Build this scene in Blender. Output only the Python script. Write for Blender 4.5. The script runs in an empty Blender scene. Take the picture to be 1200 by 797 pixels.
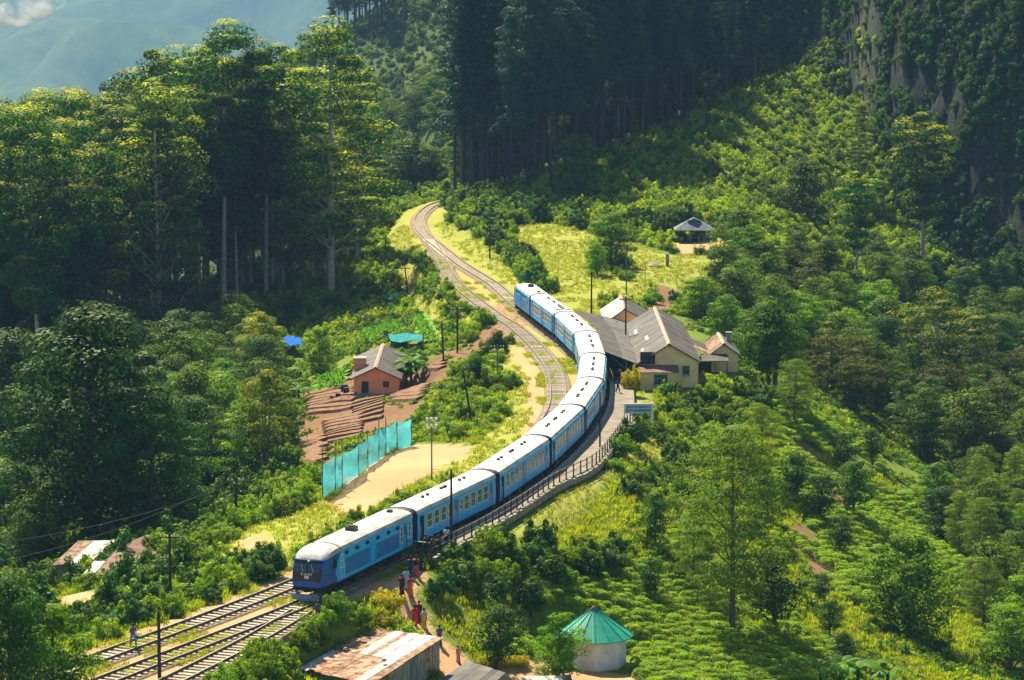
import bpy, bmesh, math, random
import numpy as np
from mathutils import Vector, Matrix, noise as mnoise
R = math.radians
S = bpy.context.scene
COL = S.collection

# ------------------------------------------------------------------ camera
W0, H0, F = 1200.0, 797.0, 3500.0            # photograph size and focal length in its pixels
PITCH, CH = R(7.5), 50.0                     # camera looks 7.5 degrees down from 50 m above the rails
cam_d = bpy.data.cameras.new('camera'); cam = bpy.data.objects.new('camera', cam_d); COL.objects.link(cam)
cam.location = (0, 0, CH); cam.rotation_euler = (math.pi/2 - PITCH, 0, 0)
cam_d.sensor_width = 36; cam_d.lens = 36*F/W0; cam_d.clip_start = 1; cam_d.clip_end = 30000
S.camera = cam
# ------------------------------------------------------------------ sky and sun
SUN_EL, SUN_AZ = 48.0, -22.0                 # azimuth from +Y (view direction), negative = to the left
S.world = bpy.data.worlds.new('World'); S.world.use_nodes = True
nt = S.world.node_tree; bg = nt.nodes['Background']
sky = nt.nodes.new('ShaderNodeTexSky'); sky.sky_type = 'NISHITA'; sky.sun_disc = False
sky.sun_elevation = R(SUN_EL); sky.sun_rotation = R(SUN_AZ)
nt.links.new(sky.outputs[0], bg.inputs[0]); bg.inputs[1].default_value = 0.052
sd = bpy.data.lights.new('sun', 'SUN'); sd.energy = 5.0; sd.angle = R(0.5); sd.color = (1, 0.86, 0.58)
sun = bpy.data.objects.new('sun', sd); COL.objects.link(sun)
_sv = Vector((math.sin(R(SUN_AZ))*math.cos(R(SUN_EL)), math.cos(R(SUN_AZ))*math.cos(R(SUN_EL)), math.sin(R(SUN_EL))))
sun.rotation_euler = _sv.to_track_quat('Z', 'Y').to_euler(); sun.location = (-60, 100, 120)
S.view_settings.view_transform = 'Standard'; S.view_settings.look = 'None'
S.view_settings.exposure = 1.5; S.view_settings.gamma = 1

# ------------------------------------------------------------------ projection helpers
CP, SP = math.cos(PITCH), math.sin(PITCH)
def ray(px, py):
    x = (px-W0/2)/F; y = -(py-H0/2)/F
    return np.array([x, CP+y*SP, -SP+y*CP])
def atz(px, py, z=0.0):
    d = ray(px, py); t = (z-CH)/d[2]; return (d[0]*t, d[1]*t)
def aty(px, py, Y):
    d = ray(px, py); t = Y/d[1]; return (d[0]*t, Y, CH+d[2]*t)
def proj(x, y, z):
    x = np.asarray(x, float); y = np.asarray(y, float); z = np.asarray(z, float)-CH
    dep = y*CP - z*SP; up = y*SP + z*CP
    dep = np.maximum(dep, 1e-3)
    return W0/2 + F*x/dep, H0/2 - F*up/dep

def smooth_path(pts, step=1.0):
    """Catmull-Rom through pts, resampled at an even step."""
    P = [np.array(p, float) for p in pts]; P = [2*P[0]-P[1]]+P+[2*P[-1]-P[-2]]
    out = []
    for i in range(1, len(P)-2):
        for t in np.linspace(0, 1, 24, endpoint=False):
            a, b, c, d = P[i-1:i+3]
            out.append(.5*((2*b)+(-a+c)*t+(2*a-5*b+4*c-d)*t*t+(-a+3*b-3*c+d)*t**3))
    out.append(P[-2]); out = np.array(out)
    s = np.r_[0, np.cumsum(np.linalg.norm(np.diff(out, axis=0), axis=1))]
    n = max(2, int(s[-1]/step)); q = np.linspace(0, s[-1], n+1)
    return np.stack([np.interp(q, s, out[:, k]) for k in range(out.shape[1])], 1)
def offs(path, d):
    """Path shifted to its left by d in plan."""
    t = np.gradient(path[:, :2], axis=0); t /= np.linalg.norm(t, axis=1)[:, None]
    q = path.copy(); q[:, 0] -= t[:, 1]*d; q[:, 1] += t[:, 0]*d; return q
def pdist(x, y, path):
    """Distance from points (arrays) to a polyline's vertices, in chunks."""
    x = np.ravel(x); y = np.ravel(y); out = np.full(x.shape, 1e9)
    for a, b in zip(path[:-1], path[1:]):
        dx, dy = b[0]-a[0], b[1]-a[1]; L = dx*dx+dy*dy
        t = np.clip(((x-a[0])*dx+(y-a[1])*dy)/L, 0, 1)
        out = np.minimum(out, np.hypot(x-a[0]-t*dx, y-a[1]-t*dy))
    return out
def inpoly(x, y, poly):
    x = np.asarray(x); y = np.asarray(y); c = np.zeros(x.shape, bool); n = len(poly)
    for i in range(n):
        x1, y1 = poly[i]; x2, y2 = poly[i-1]
        if y1 == y2: continue
        c ^= ((y1 > y) != (y2 > y)) & (x < (x2-x1)*(y-y1)/(y2-y1)+x1)
    return c

# ------------------------------------------------------------------ railway alignment (plan, metres)
MAIN = smooth_path([(-44, 165), (-35.6, 183), (-27.8, 199.4), (-21.3, 212.5), (-15.3, 225), (-9.2, 241.8), (-2.7, 259.5), (2.4, 279.2), (6.0, 298.1), (8.4, 317),
    (9.25, 336.4), (8.9, 356.3), (6.9, 374), (4.2, 391.6), (0.6, 416), (-2.9, 442.3), (-7.7, 468.2), (-12.1, 497.2), (-13.9, 509),
    (-15.9, 526), (-17.1, 546.3), (-16.4, 568.4), (-14.2, 584), (-8, 600), (4, 616), (22, 630)])
LOOP = smooth_path([(-52, 165), (-41.5, 184), (-30.6, 203.3), (-17.6, 229.8), (-12.8, 243.8), (-6.5, 260.9), (-1.6, 280.3), (2.0, 298.7), (4.5, 317.5), (5.2, 333), (5.0, 348.5),
    (4.2, 360), (2.6, 375.4), (0.2, 392), (-1.9, 402), (-5.6, 423.7), (-8.8, 445.7), (-10.6, 466.3), (-12.0, 485), (-13.2, 500), (-14.2, 511)])
SIDING = smooth_path([(-32, 176), (-27, 189), (-23.2, 199.4), (-18.6, 212), (-15.0, 224)])
TRACKS = [MAIN, LOOP, SIDING]

# ------------------------------------------------------------------ terrain: control heights joined by a radial basis surface
def D(px, py, Y): return aty(px, py, Y)
def Z(px, py, z): x, y = atz(px, py, z); return (x, y, z)
ctrl = []
for p in MAIN[::14]: ctrl.append((p[0], p[1], 0))
for p in LOOP[::20]: ctrl.append((p[0], p[1], 0))
ctrl += [Z(*a) for a in [(0,797,-3),(120,750,-.8),(0,740,-5),(60,700,-5),(130,692,-5),(200,672,-4),(250,650,-1.2),(300,630,-1),(380,600,-1.2),
    (330,660,-.8),(420,560,-1.2),(520,530,-1),(560,520,-.8),(480,590,-.8),(365,590,-2.4),(486,518,-2),(545,500,-1.5),(580,480,-.6),
    (360,560,-5),(300,590,-5),(250,620,-6),(200,640,-7.5),(130,650,-8.5),(0,650,-14),(370,520,-6),(430,510,-5),(480,490,-4),(430,480,-5),
    (440,465,-5),(500,455,-3.5),(360,480,-7),(400,440,-6),(330,500,-9),(300,540,-10),(520,430,-2.5),(560,410,-1.5),(590,440,-.5),
    (560,450,-1.2),(600,470,-.2),(480,380,-5),(430,400,-6),(500,350,-4),(540,370,-1.5),(500,320,-2),(440,360,-7),(380,400,-8),(340,420,-9),
    (300,420,-11),(300,360,-9),(265,365,-10),(350,330,-7),(400,300,-6),(440,280,-4),(460,250,-2),(470,300,-2.5),(250,500,-14),(200,580,-14),
    (150,540,-18),(100,600,-20),(100,500,-24),(50,450,-28),(0,550,-26),(0,450,-34),
    (600,272,1.5),(640,300,1.5),(600,330,.8),(700,340,1.4),(730,310,2),(640,268,2.5),(700,290,2.5),(780,320,1.8),(813,285,3),(850,298,2),
    (780,285,3),(740,385,.4),(690,352,.6),(580,290,2.2),(562,262,2.6),(545,232,4),(800,400,.2),(850,440,-.2),(760,460,0),(820,460,-.3),
    (640,640,-1.1),(640,610,-.5),(700,560,-.3),(700,590,-.8),(700,640,-2.3),(700,680,-3.8),(700,720,-5.2),(700,760,-6.5),(760,600,-1.8),(600,650,-.8),(500,760,-3),(520,700,-.8),(560,680,-1.2),(600,700,-2.6),(600,750,-4.2),(600,797,-5.5),(480,690,-.2),
    (480,735,-2.6),(300,790,-1),(440,715,-.4),(780,480,-.6),(430,800,-4.4),(370,790,-4.2)]]
ctrl += [D(*a) for a in [(560,235,560),(640,240,545),(700,190,575),(760,155,600),(830,120,625),(905,85,650),(700,250,520),(760,230,540),
    (800,190,565),(860,150,590),(850,230,525),(900,200,560),(950,180,590),(920,92,625),(960,125,640),(1000,180,640),(880,270,470),(930,250,500),
    (960,60,690),(1000,170,640),(1035,280,575),(1095,335,545),(1160,385,520),(1225,425,500),(985,30,705),(1060,150,610),(1105,210,582),(1160,260,556),(1225,300,538),(980,-10,730),(1040,0,662),(1100,0,625),(1160,0,600),(1225,0,584),(1300,0,575),(1300,320,520),(1300,430,480),
    (1000,300,545),(960,300,530),(1060,400,480),(980,400,450),(900,330,455),(850,370,410),
    (900,400,400),(900,450,365),(1000,480,400),(1100,480,430),(1200,480,440),(1000,560,340),(1100,560,370),(1200,560,380),(1050,620,330),
    (1150,620,340),(1200,700,300),(1100,700,300),(1000,700,275),(1000,797,245),(1200,797,262),(900,700,262),(900,797,235),(800,797,232),
    (800,700,255),(700,790,235),(850,600,290),(800,560,290),(760,520,300),(880,520,320),(940,480,360),
    (480,200,650),(400,190,900),(430,100,1050),(440,40,1150),(345,60,1100),(370,170,940),(505,30,1150),(480,150,960),
    (0,100,8000),(150,100,8200),(300,100,8400),(0,0,10200),(150,0,10600),(300,0,10600)]]
ctrl += [(-60,560,-14),(-90,560,-25),(-50,640,-20),(-110,450,-42),(-150,520,-62),(-120,700,-60),(-60,750,-38),(-30,790,-42),(-130,1000,-70),
    (-5,650,3),(30,700,9),(60,745,14),(90,780,20),(120,820,32),(-30,720,-10),(60,950,8),(150,1150,50),(20,1150,34),(-50,1350,0),(100,1500,30),
    (60,712,62),(58,735,100),(54,760,125),(48,795,150),(64,775,145),(76,765,155),(90,742,155),(105,722,155),(120,705,155),(142,695,160),(60,805,175),(200,690,190),(100,800,200),(150,800,150),(250,700,150),(300,900,200),(200,570,60),(200,520,10),(150,400,-8),(200,300,-14),(130,330,-20),(120,490,-17),(160,620,95),  # unseen crest behind the pines, raised above the view to shade the mountain face
    (-60,150,-10),(0,150,-12),(60,150,-20),(-80,220,-22),(-110,300,-34),(-140,380,-46),(120,220,-26),(-300,500,-110),(-400,900,-160),(-200,1300,-120),
    (-300,1800,-220),(0,1900,-180),(-700,2200,-200),(300,1800,40),(-600,1200,-200),(-300,250,-80),(-200,120,-50),(300,200,-30),(500,500,80),
    (600,1000,200),(-500,3200,-420),(-900,5600,-450),(300,3000,-250),(-900,13000,700),(900,9000,420),(-3400,8000,200),(0,5500,-420),(1500,3000,350),(-2000,2000,-250),(0,9000,700),(0,0,-40),(-300,0,-90),(300,0,-50),
    (1200,1200,200),(-900,700,-180)]
ctrl = np.array(ctrl, float)
def _k(ax, ay, bx, by): return np.hypot(ax[:, None]-bx[None], ay[:, None]-by[None])
K = _k(ctrl[:, 0], ctrl[:, 1], ctrl[:, 0], ctrl[:, 1]) - np.eye(len(ctrl))*1.5
wts = np.linalg.solve(K, ctrl[:, 2])
def vnoise(x, y, sc, seed):
    """Smooth value noise on arrays, -1..1."""
    u = x/sc; v = y/sc; i = np.floor(u).astype(int); j = np.floor(v).astype(int); fu = u-i; fv = v-j
    fu = fu*fu*(3-2*fu); fv = fv*fv*(3-2*fv)
    def h(a, b):
        n = (a*374761393 + b*668265263 + seed*974634777) & 0x7fffffff
        n = ((n ^ (n >> 13))*1274126177) & 0x7fffffff
        return ((n ^ (n >> 16)) & 0xffff)/32767.5-1
    return (h(i, j)*(1-fu)+h(i+1, j)*fu)*(1-fv)+(h(i, j+1)*(1-fu)+h(i+1, j+1)*fu)*fv
def axis(segs):
    out = [segs[0][0]]
    for a, b, s in segs:
        n = max(1, int(round((b-a)/s))); out += list(np.linspace(a, b, n+1)[1:])
    return np.array(out)
GX = axis([(-3600,-1200,150),(-1200,-400,50),(-400,-140,16),(-140,-60,3.5),(-60,60,1.0),(60,190,2.6),(190,460,16),(460,1200,50),(1200,3600,150)])
GY = axis([(-300,100,50),(100,190,9),(190,290,0.8),(290,420,1.2),(420,600,1.8),(600,900,3.5),(900,1300,9),(1300,2400,45),(2400,14000,170)])
XX, YY = np.meshgrid(GX, GY)
hx, hy = XX.ravel(), YY.ravel()
GZ = np.empty(hx.shape)
for a in range(0, len(hx), 40000):
    GZ[a:a+40000] = _k(hx[a:a+40000], hy[a:a+40000], ctrl[:, 0], ctrl[:, 1]) @ wts
def sstep(v, a, b): t = np.clip((v-a)/(b-a), 0, 1); return t*t*(3-2*t)
# relief: small unevenness everywhere, gullied rock on the mountain to the right
foot = np.interp(hx, [55, 64, 73, 76, 86, 96, 110, 200], [760, 690, 640, 575, 545, 520, 500, 480])
mt = sstep(hy-foot, -18, 14)*sstep(hx, 54, 66)
mt *= 1-sstep(hy, 1100, 1500)
rx_ = hx+.75*hy+7*vnoise(hx, hy, 38, 2)
_d = hy-foot; GZ += (.85*np.clip(_d-12, 0, 130)-.2*np.clip(_d-150, 0, 400))*sstep(hx, 60, 78)*(1-sstep(hy, 900, 1300))  # added steepness so the mountain keeps the sun off its own face
gul = 1-np.abs(vnoise(rx_, hy*.16, 21, 3))                     # ribs running down the slope
gul2 = np.abs(vnoise(rx_*1.0, hy*.3+hx*.2, 9, 7))
_u = hx+.75*GZ; _rib = 1-np.abs(vnoise(_u+3*vnoise(hx, GZ.ravel() if GZ.ndim > 1 else GZ, 18, 51), GZ*.12, 13, 52))
GZ += mt*(7*(_rib**2-.4)+11*(gul**3-.45) + 3.2*(.5-gul2) + 2.4*vnoise(hx, hy, 8, 5) + 1.8*np.round(vnoise(hx, hy, 13, 15)*2)/2 + 1.4*vnoise(hx, hy, 3.6, 6))
far = sstep(hy, 900, 1500)
GZ += far*(60*np.abs(vnoise(hx, hy, 620, 11)) + 45*vnoise(hx, hy, 210, 12) - 20)*(1+2*sstep(hy, 3000, 7000))
GZ += .35*vnoise(hx, hy, 11, 21) + .12*vnoise(hx, hy, 3.1, 22)
# level strip under the tracks and platform, level pads under buildings
dt = np.full(hx.shape, 1e9)
near = (hx > -90) & (hx < 60) & (hy < 700)
for t in TRACKS: dt[near] = np.minimum(dt[near], pdist(hx[near], hy[near], t[::4]))
w = 1-sstep(dt, 2.6, 5.5); GZ = GZ*(1-w)
FENCE = smooth_path([atz(px, py, 1.2) for px, py in [(505,648),(560,621),(606,594),(652,564),(698,541),(728,504),(744,488)]])
PLAT_R = np.vstack([FENCE, smooth_path([tuple(FENCE[-1]), (13.7, 334), (13.8, 350), (13.2, 380)])[1:]])
dp = np.full(hx.shape, 1e9); dp[near] = pdist(hx[near], hy[near], PLAT_R[::3])
w = 1-sstep(dp, 1.2, 3.2); GZ = GZ*(1-w)
PADS = [(18.6, 341, 6, 0), (18, 358, 6.5, 0), (15, 380, 6, .2), (25.3, 352, 3, -.2), (-16, 368, 4, -5), (-16.5, 380, 4.5, -5), (6.6, 235.5, 4, -7.4),
        (30.0, 489, 5, 2.6), (-9.6, 214.2, 3.3, -4.4), (-14.6, 211.6, .8, -4.0), (-8.6, 209.5, 3.0, -4.5)]
for x, y, r, z in PADS:
    d = np.hypot(hx-x, hy-y); w = 1-sstep(d, r, r+3.5); GZ = GZ*(1-w)+z*w
GZ = GZ.reshape(XX.shape)
def hgt(x, y):
    """Terrain height at arrays x, y (bilinear on the mesh's own grid)."""
    x = np.asarray(x, float); y = np.asarray(y, float)
    i = np.clip(np.searchsorted(GX, x)-1, 0, len(GX)-2); j = np.clip(np.searchsorted(GY, y)-1, 0, len(GY)-2)
    u = np.clip((x-GX[i])/(GX[i+1]-GX[i]), 0, 1); v = np.clip((y-GY[j])/(GY[j+1]-GY[j]), 0, 1)
    return (GZ[j, i]*(1-u)+GZ[j, i+1]*u)*(1-v)+(GZ[j+1, i]*(1-u)+GZ[j+1, i+1]*u)*v
_yy = np.concatenate([np.arange(150, 700, .8), np.arange(700, 1400, 4), np.arange(1400, 13800, 40)])
def at(px, py, off=0.0):
    """Where the line of sight through a photograph pixel meets the ground."""
    d = ray(px, py); t = _yy/d[1]; x = d[0]*t; z = CH+d[2]*t; g = hgt(x, _yy)
    k = np.argmax(z < g)
    if not (z < g).any(): k = len(_yy)-1
    if k > 0:
        a = (z-g)[k-1]; b = (z-g)[k]; f = a/(a-b) if a != b else 0
        y = _yy[k-1]+(_yy[k]-_yy[k-1])*f
    else: y = _yy[k]
    x = d[0]*y/d[1]
    return Vector((x, y, float(hgt(x, y))+off))
def gpoly(pts):
    """Polygon of photograph pixels -> polygon on the ground plan."""
    return [tuple(at(*p))[:2] for p in pts]

# ------------------------------------------------------------------ object helpers
def tag(o, label=None, cat=None, group=None, kind=None):
    for k, v in (('label', label), ('category', cat), ('group', group), ('kind', kind)):
        if v: o[k] = v
    return o
def empty(name, loc=(0, 0, 0), rz=0.0, **kw):
    o = bpy.data.objects.new(name, None); COL.objects.link(o); o.location = loc; o.rotation_euler = (0, 0, rz); o.empty_display_size = .3
    return tag(o, **kw)
def mk(name, verts, faces, mats, parent=None, smooth=False, midx=None, loc=None, link=True, attrs=None):
    me = bpy.data.meshes.new(name)
    verts = np.asarray(verts, np.float32)
    if isinstance(faces, np.ndarray):
        k = faces.shape[1]; n = len(faces)
        me.vertices.add(len(verts)); me.vertices.foreach_set('co', verts.ravel())
        me.loops.add(n*k); me.loops.foreach_set('vertex_index', faces.ravel().astype(np.int32))
        me.polygons.add(n); me.polygons.foreach_set('loop_start', np.arange(0, n*k, k, dtype=np.int32))
        me.polygons.foreach_set('loop_total', np.full(n, k, np.int32)); me.update(calc_edges=True)
    else:
        me.from_pydata([tuple(map(float, v)) for v in verts], [], faces); me.update()
    for m in (mats if isinstance(mats, (list, tuple)) else [mats]): me.materials.append(m)
    if midx is not None: me.polygons.foreach_set('material_index', np.asarray(midx, np.int32))
    if smooth: me.polygons.foreach_set('use_smooth', np.ones(len(me.polygons), bool))
    if attrs:
        for an, (dom, vals) in attrs.items():
            a = me.attributes.new(an, 'FLOAT', dom); a.data.foreach_set('value', np.asarray(vals, np.float32))
    o = bpy.data.objects.new(name, me)
    if link: COL.objects.link(o)
    if parent: o.parent = parent
    if loc is not None: o.location = loc
    return o
def copy_tree(o, parent=None):
    c = o.copy(); COL.objects.link(c)
    if parent is not None: c.parent = parent
    for ch in o.children: copy_tree(ch, c)
    return c
class MB:
    """Collects simple solids into one mesh."""
    def __init__(s): s.v = []; s.f = []; s.m = []; s.cur = 0
    def add(s, V, Fs):
        b = len(s.v); s.v += [tuple(map(float, p)) for p in V]; s.f += [tuple(b+i for i in f) for f in Fs]; s.m += [s.cur]*len(Fs)
    def box(s, c, d, rz=0.0, ry=0.0, rx=0.0):
        M = Matrix.Translation(Vector(c)) @ Matrix.Rotation(rz, 4, 'Z') @ Matrix.Rotation(ry, 4, 'Y') @ Matrix.Rotation(rx, 4, 'X')
        V = [M @ Vector((x*d[0]/2, y*d[1]/2, z*d[2]/2)) for x in (-1, 1) for y in (-1, 1) for z in (-1, 1)]
        s.add(V, [(0,1,3,2),(4,6,7,5),(0,4,5,1),(2,3,7,6),(0,2,6,4),(1,5,7,3)])
    def prism(s, quad, h):
        """Slab under a planar polygon, thickness h along its normal (downwards)."""
        q = [Vector(p) for p in quad]; n = (q[1]-q[0]).cross(q[2]-q[0]).normalized()
        if n.z < 0: n = -n
        k = len(q); s.add(q+[p-n*h for p in q], [tuple(range(k)), tuple(range(2*k-1, k-1, -1))]+[(i, (i+1) % k, (i+1) % k+k, i+k)[::-1] for i in range(k)])
    def tube(s, pts, rad, n=6, cap=True):
        pts = [Vector(p) for p in pts]; rad = rad if isinstance(rad, (list, tuple, np.ndarray)) else [rad]*len(pts)
        V = []; ref = Vector((0, 0, 1))
        for i, p in enumerate(pts):
            t = (pts[min(i+1, len(pts)-1)]-pts[max(i-1, 0)]).normalized()
            a = t.cross(ref if abs(t.z) < .9 else Vector((1, 0, 0))).normalized(); b = t.cross(a)
            V += [p+(a*math.cos(2*math.pi*k/n)+b*math.sin(2*math.pi*k/n))*rad[i] for k in range(n)]
        Fs = [(i*n+k, i*n+(k+1) % n, (i+1)*n+(k+1) % n, (i+1)*n+k) for i in range(len(pts)-1) for k in range(n)]
        if cap: Fs += [tuple(range(n))[::-1], tuple((len(pts)-1)*n+k for k in range(n))]
        s.add(V, Fs)
    def lathe(s, prof, n=12, c=(0, 0, 0), axis='z', ang0=0.0):
        V = []
        for r_, z_ in prof:
            for k in range(n):
                a = 2*math.pi*k/n+ang0; x, y = r_*math.cos(a), r_*math.sin(a)
                V.append((c[0]+x, c[1]+y, c[2]+z_) if axis == 'z' else ((c[0]+x, c[1]+z_, c[2]+y) if axis == 'y' else (c[0]+z_, c[1]+x, c[2]+y)))
        m = len(prof)
        s.add(V, [(i*n+k, i*n+(k+1) % n, (i+1)*n+(k+1) % n, (i+1)*n+k) for i in range(m-1) for k in range(n)]+[tuple(range(n))[::-1], tuple((m-1)*n+k for k in range(n))])
    def loft(s, rings, cap=True, closed=True):
        n = len(rings[0]); V = [p for r_ in rings for p in r_]; K = n if closed else n-1
        Fs = [(i*n+k, i*n+(k+1) % n, (i+1)*n+(k+1) % n, (i+1)*n+k) for i in range(len(rings)-1) for k in range(K)]
        if cap and closed: Fs += [tuple(range(n))[::-1], tuple((len(rings)-1)*n+k for k in range(n))]
        s.add(V, Fs)
    def build(s, name, mats, parent=None, smooth=False, loc=None, fix=True):
        o = mk(name, s.v, s.f, mats, parent, smooth, s.m, loc)
        if fix:
            b = bmesh.new(); b.from_mesh(o.data); bmesh.ops.recalc_face_normals(b, faces=b.faces); b.to_mesh(o.data); b.free()
        if smooth:
            o.data.set_sharp_from_angle(angle=R(40))
        return o

# ------------------------------------------------------------------ materials
def newmat(name):
    m = bpy.data.materials.new(name); m.use_nodes = True
    n = m.node_tree.nodes; return m, n, m.node_tree.links, n['Principled BSDF']
def mat(name, col, rough=.7, var=.18, scale=3.0, bump=0.0, metal=0.0, col2=None, spec=.3, rnd=0.0, bscale=None, stretch=None):
    """Plain surface with uneven tone (noise in object space), fine relief and optional second colour for wear."""
    m, n, l, b = newmat(name)
    tc = n.new('ShaderNodeTexCoord'); src = tc.outputs['Object']
    if stretch:
        mp = n.new('ShaderNodeMapping'); mp.inputs['Scale'].default_value = stretch; l.new(src, mp.inputs[0]); src = mp.outputs[0]
    nz = n.new('ShaderNodeTexNoise'); nz.inputs['Scale'].default_value = scale; nz.inputs['Detail'].default_value = 6; l.new(src, nz.inputs['Vector'])
    cr = n.new('ShaderNodeValToRGB'); c = cr.color_ramp
    a = [max(0, k*(1-var)) for k in col]; d = [k*(1+var) for k in col]
    c.elements[0].position = .3; c.elements[1].position = .7
    c.elements[0].color = (*(col2 if col2 else a), 1); c.elements[1].color = (*d, 1)
    l.new(nz.outputs['Fac'], cr.inputs[0]); out = cr.outputs[0]
    if rnd:
        oi = n.new('ShaderNodeObjectInfo'); mr = n.new('ShaderNodeMapRange'); mr.inputs[3].default_value = 1-rnd; mr.inputs[4].default_value = 1+rnd
        hs = n.new('ShaderNodeHueSaturation'); l.new(oi.outputs['Random'], mr.inputs[0]); l.new(mr.outputs[0], hs.inputs['Value']); l.new(out, hs.inputs['Color']); out = hs.outputs[0]
    l.new(out, b.inputs['Base Color']); b.inputs['Roughness'].default_value = rough; b.inputs['Metallic'].default_value = metal
    b.inputs['Specular IOR Level'].default_value = spec
    if bump:
        bz = n.new('ShaderNodeTexNoise'); bz.inputs['Scale'].default_value = bscale or scale*6; bz.inputs['Detail'].default_value = 4; l.new(src, bz.inputs['Vector'])
        bp = n.new('ShaderNodeBump'); bp.inputs['Strength'].default_value = bump; bp.inputs['Distance'].default_value = .05
        l.new(bz.outputs['Fac'], bp.inputs['Height']); l.new(bp.outputs[0], b.inputs['Normal'])
    return m
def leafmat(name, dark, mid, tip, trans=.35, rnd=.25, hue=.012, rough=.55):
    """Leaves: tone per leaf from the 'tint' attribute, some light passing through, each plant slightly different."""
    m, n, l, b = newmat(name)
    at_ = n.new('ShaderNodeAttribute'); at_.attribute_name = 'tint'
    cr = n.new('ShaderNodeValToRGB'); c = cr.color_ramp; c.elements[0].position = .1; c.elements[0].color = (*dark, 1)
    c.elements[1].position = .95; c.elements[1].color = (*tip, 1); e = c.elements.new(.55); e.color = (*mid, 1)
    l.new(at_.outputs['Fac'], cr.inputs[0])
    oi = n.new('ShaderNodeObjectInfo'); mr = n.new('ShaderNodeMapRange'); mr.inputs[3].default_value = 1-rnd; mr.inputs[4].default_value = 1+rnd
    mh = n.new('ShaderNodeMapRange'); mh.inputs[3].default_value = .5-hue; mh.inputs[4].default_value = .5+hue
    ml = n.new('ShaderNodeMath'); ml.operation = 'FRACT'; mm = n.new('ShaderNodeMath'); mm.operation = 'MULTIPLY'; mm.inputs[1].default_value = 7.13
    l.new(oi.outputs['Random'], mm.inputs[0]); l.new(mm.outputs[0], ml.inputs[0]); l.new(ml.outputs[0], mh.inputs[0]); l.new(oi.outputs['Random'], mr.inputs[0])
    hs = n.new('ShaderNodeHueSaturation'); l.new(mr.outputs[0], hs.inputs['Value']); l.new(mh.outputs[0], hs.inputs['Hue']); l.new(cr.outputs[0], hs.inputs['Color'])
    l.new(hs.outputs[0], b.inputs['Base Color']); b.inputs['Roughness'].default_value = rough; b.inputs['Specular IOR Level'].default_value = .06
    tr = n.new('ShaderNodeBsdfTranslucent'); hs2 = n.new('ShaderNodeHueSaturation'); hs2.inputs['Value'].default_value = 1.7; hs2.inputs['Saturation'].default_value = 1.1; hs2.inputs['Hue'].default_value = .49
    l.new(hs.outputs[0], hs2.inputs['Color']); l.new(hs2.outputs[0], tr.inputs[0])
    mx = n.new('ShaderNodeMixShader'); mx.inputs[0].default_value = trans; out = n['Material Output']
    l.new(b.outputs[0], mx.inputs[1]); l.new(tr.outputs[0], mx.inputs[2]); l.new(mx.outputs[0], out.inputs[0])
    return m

M = {}
M['eucalyptus_leaf'] = leafmat('eucalyptus_leaf', (.012,.04,.010), (.04,.11,.012), (.42,.44,.025), .42, .28, .014)  # pale golden tip colour stands for new growth and sunlit crown tops
M['rain_leaf'] = leafmat('dark_broad_leaf', (.012,.045,.010), (.045,.12,.018), (.18,.26,.03), .3, .28, .014)
M['olive_leaf'] = leafmat('olive_broad_leaf', (.022,.065,.010), (.080,.15,.015), (.30,.31,.03), .35, .25, .014)
M['bright_leaf'] = leafmat('bright_broad_leaf', (.04,.12,.008), (.14,.27,.015), (.34,.42,.03), .42, .22, .012)
M['pine_leaf'] = leafmat('pine_needles', (.010,.036,.026), (.030,.080,.050), (.10,.18,.07), .2, .25, .012)
M['spur_leaf'] = leafmat('sunny_scrub_leaf', (.09,.18,.008), (.26,.37,.018), (.46,.52,.035), .45, .25, .014)  # brighter, yellower copy of the scrub leaf: sunlight on the spur put into colour
M['feather_leaf'] = leafmat('feathery_leaf', (.05,.11,.010), (.13,.21,.02), (.32,.37,.05), .42, .15, .012)
M['rust_leaf'] = leafmat('russet_leaf', (.06,.05,.012), (.07,.10,.016), (.20,.19,.025), .35, .2, .012)
M['shrub_leaf'] = leafmat('shrub_leaf', (.03,.09,.006), (.12,.23,.012), (.30,.38,.025), .42, .28, .016)
M['dark_shrub_leaf'] = leafmat('dark_shrub_leaf', (.015,.055,.010), (.045,.12,.018), (.14,.24,.025), .3, .25, .014)
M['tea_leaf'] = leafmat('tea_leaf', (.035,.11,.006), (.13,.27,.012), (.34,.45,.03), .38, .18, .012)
M['grass_leaf'] = leafmat('grass_blade', (.10,.18,.010), (.24,.32,.018), (.42,.42,.05), .42, .22, .014)
M['dry_leaf'] = leafmat('dry_grass_blade', (.16,.14,.02), (.25,.29,.035), (.44,.42,.08), .35, .2, .01)
M['yellow_leaf'] = leafmat('yellow_hedge_leaf', (.12,.14,.005), (.38,.37,.012), (.65,.52,.02), .42, .12, .01)
M['banana_leaf'] = leafmat('banana_leaf', (.03,.10,.012), (.08,.21,.02), (.18,.32,.04), .4, .2, .01)
M['bark_pale'] = mat('pale_bark', (.36,.33,.27), .8, .3, 2, .3, rnd=.2)
M['bark'] = mat('brown_bark', (.13,.10,.075), .9, .3, 3, .4, rnd=.2)
M['bark_pine'] = mat('pine_bark', (.05,.045,.043), .9, .3, 3, .4, rnd=.25)
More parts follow.
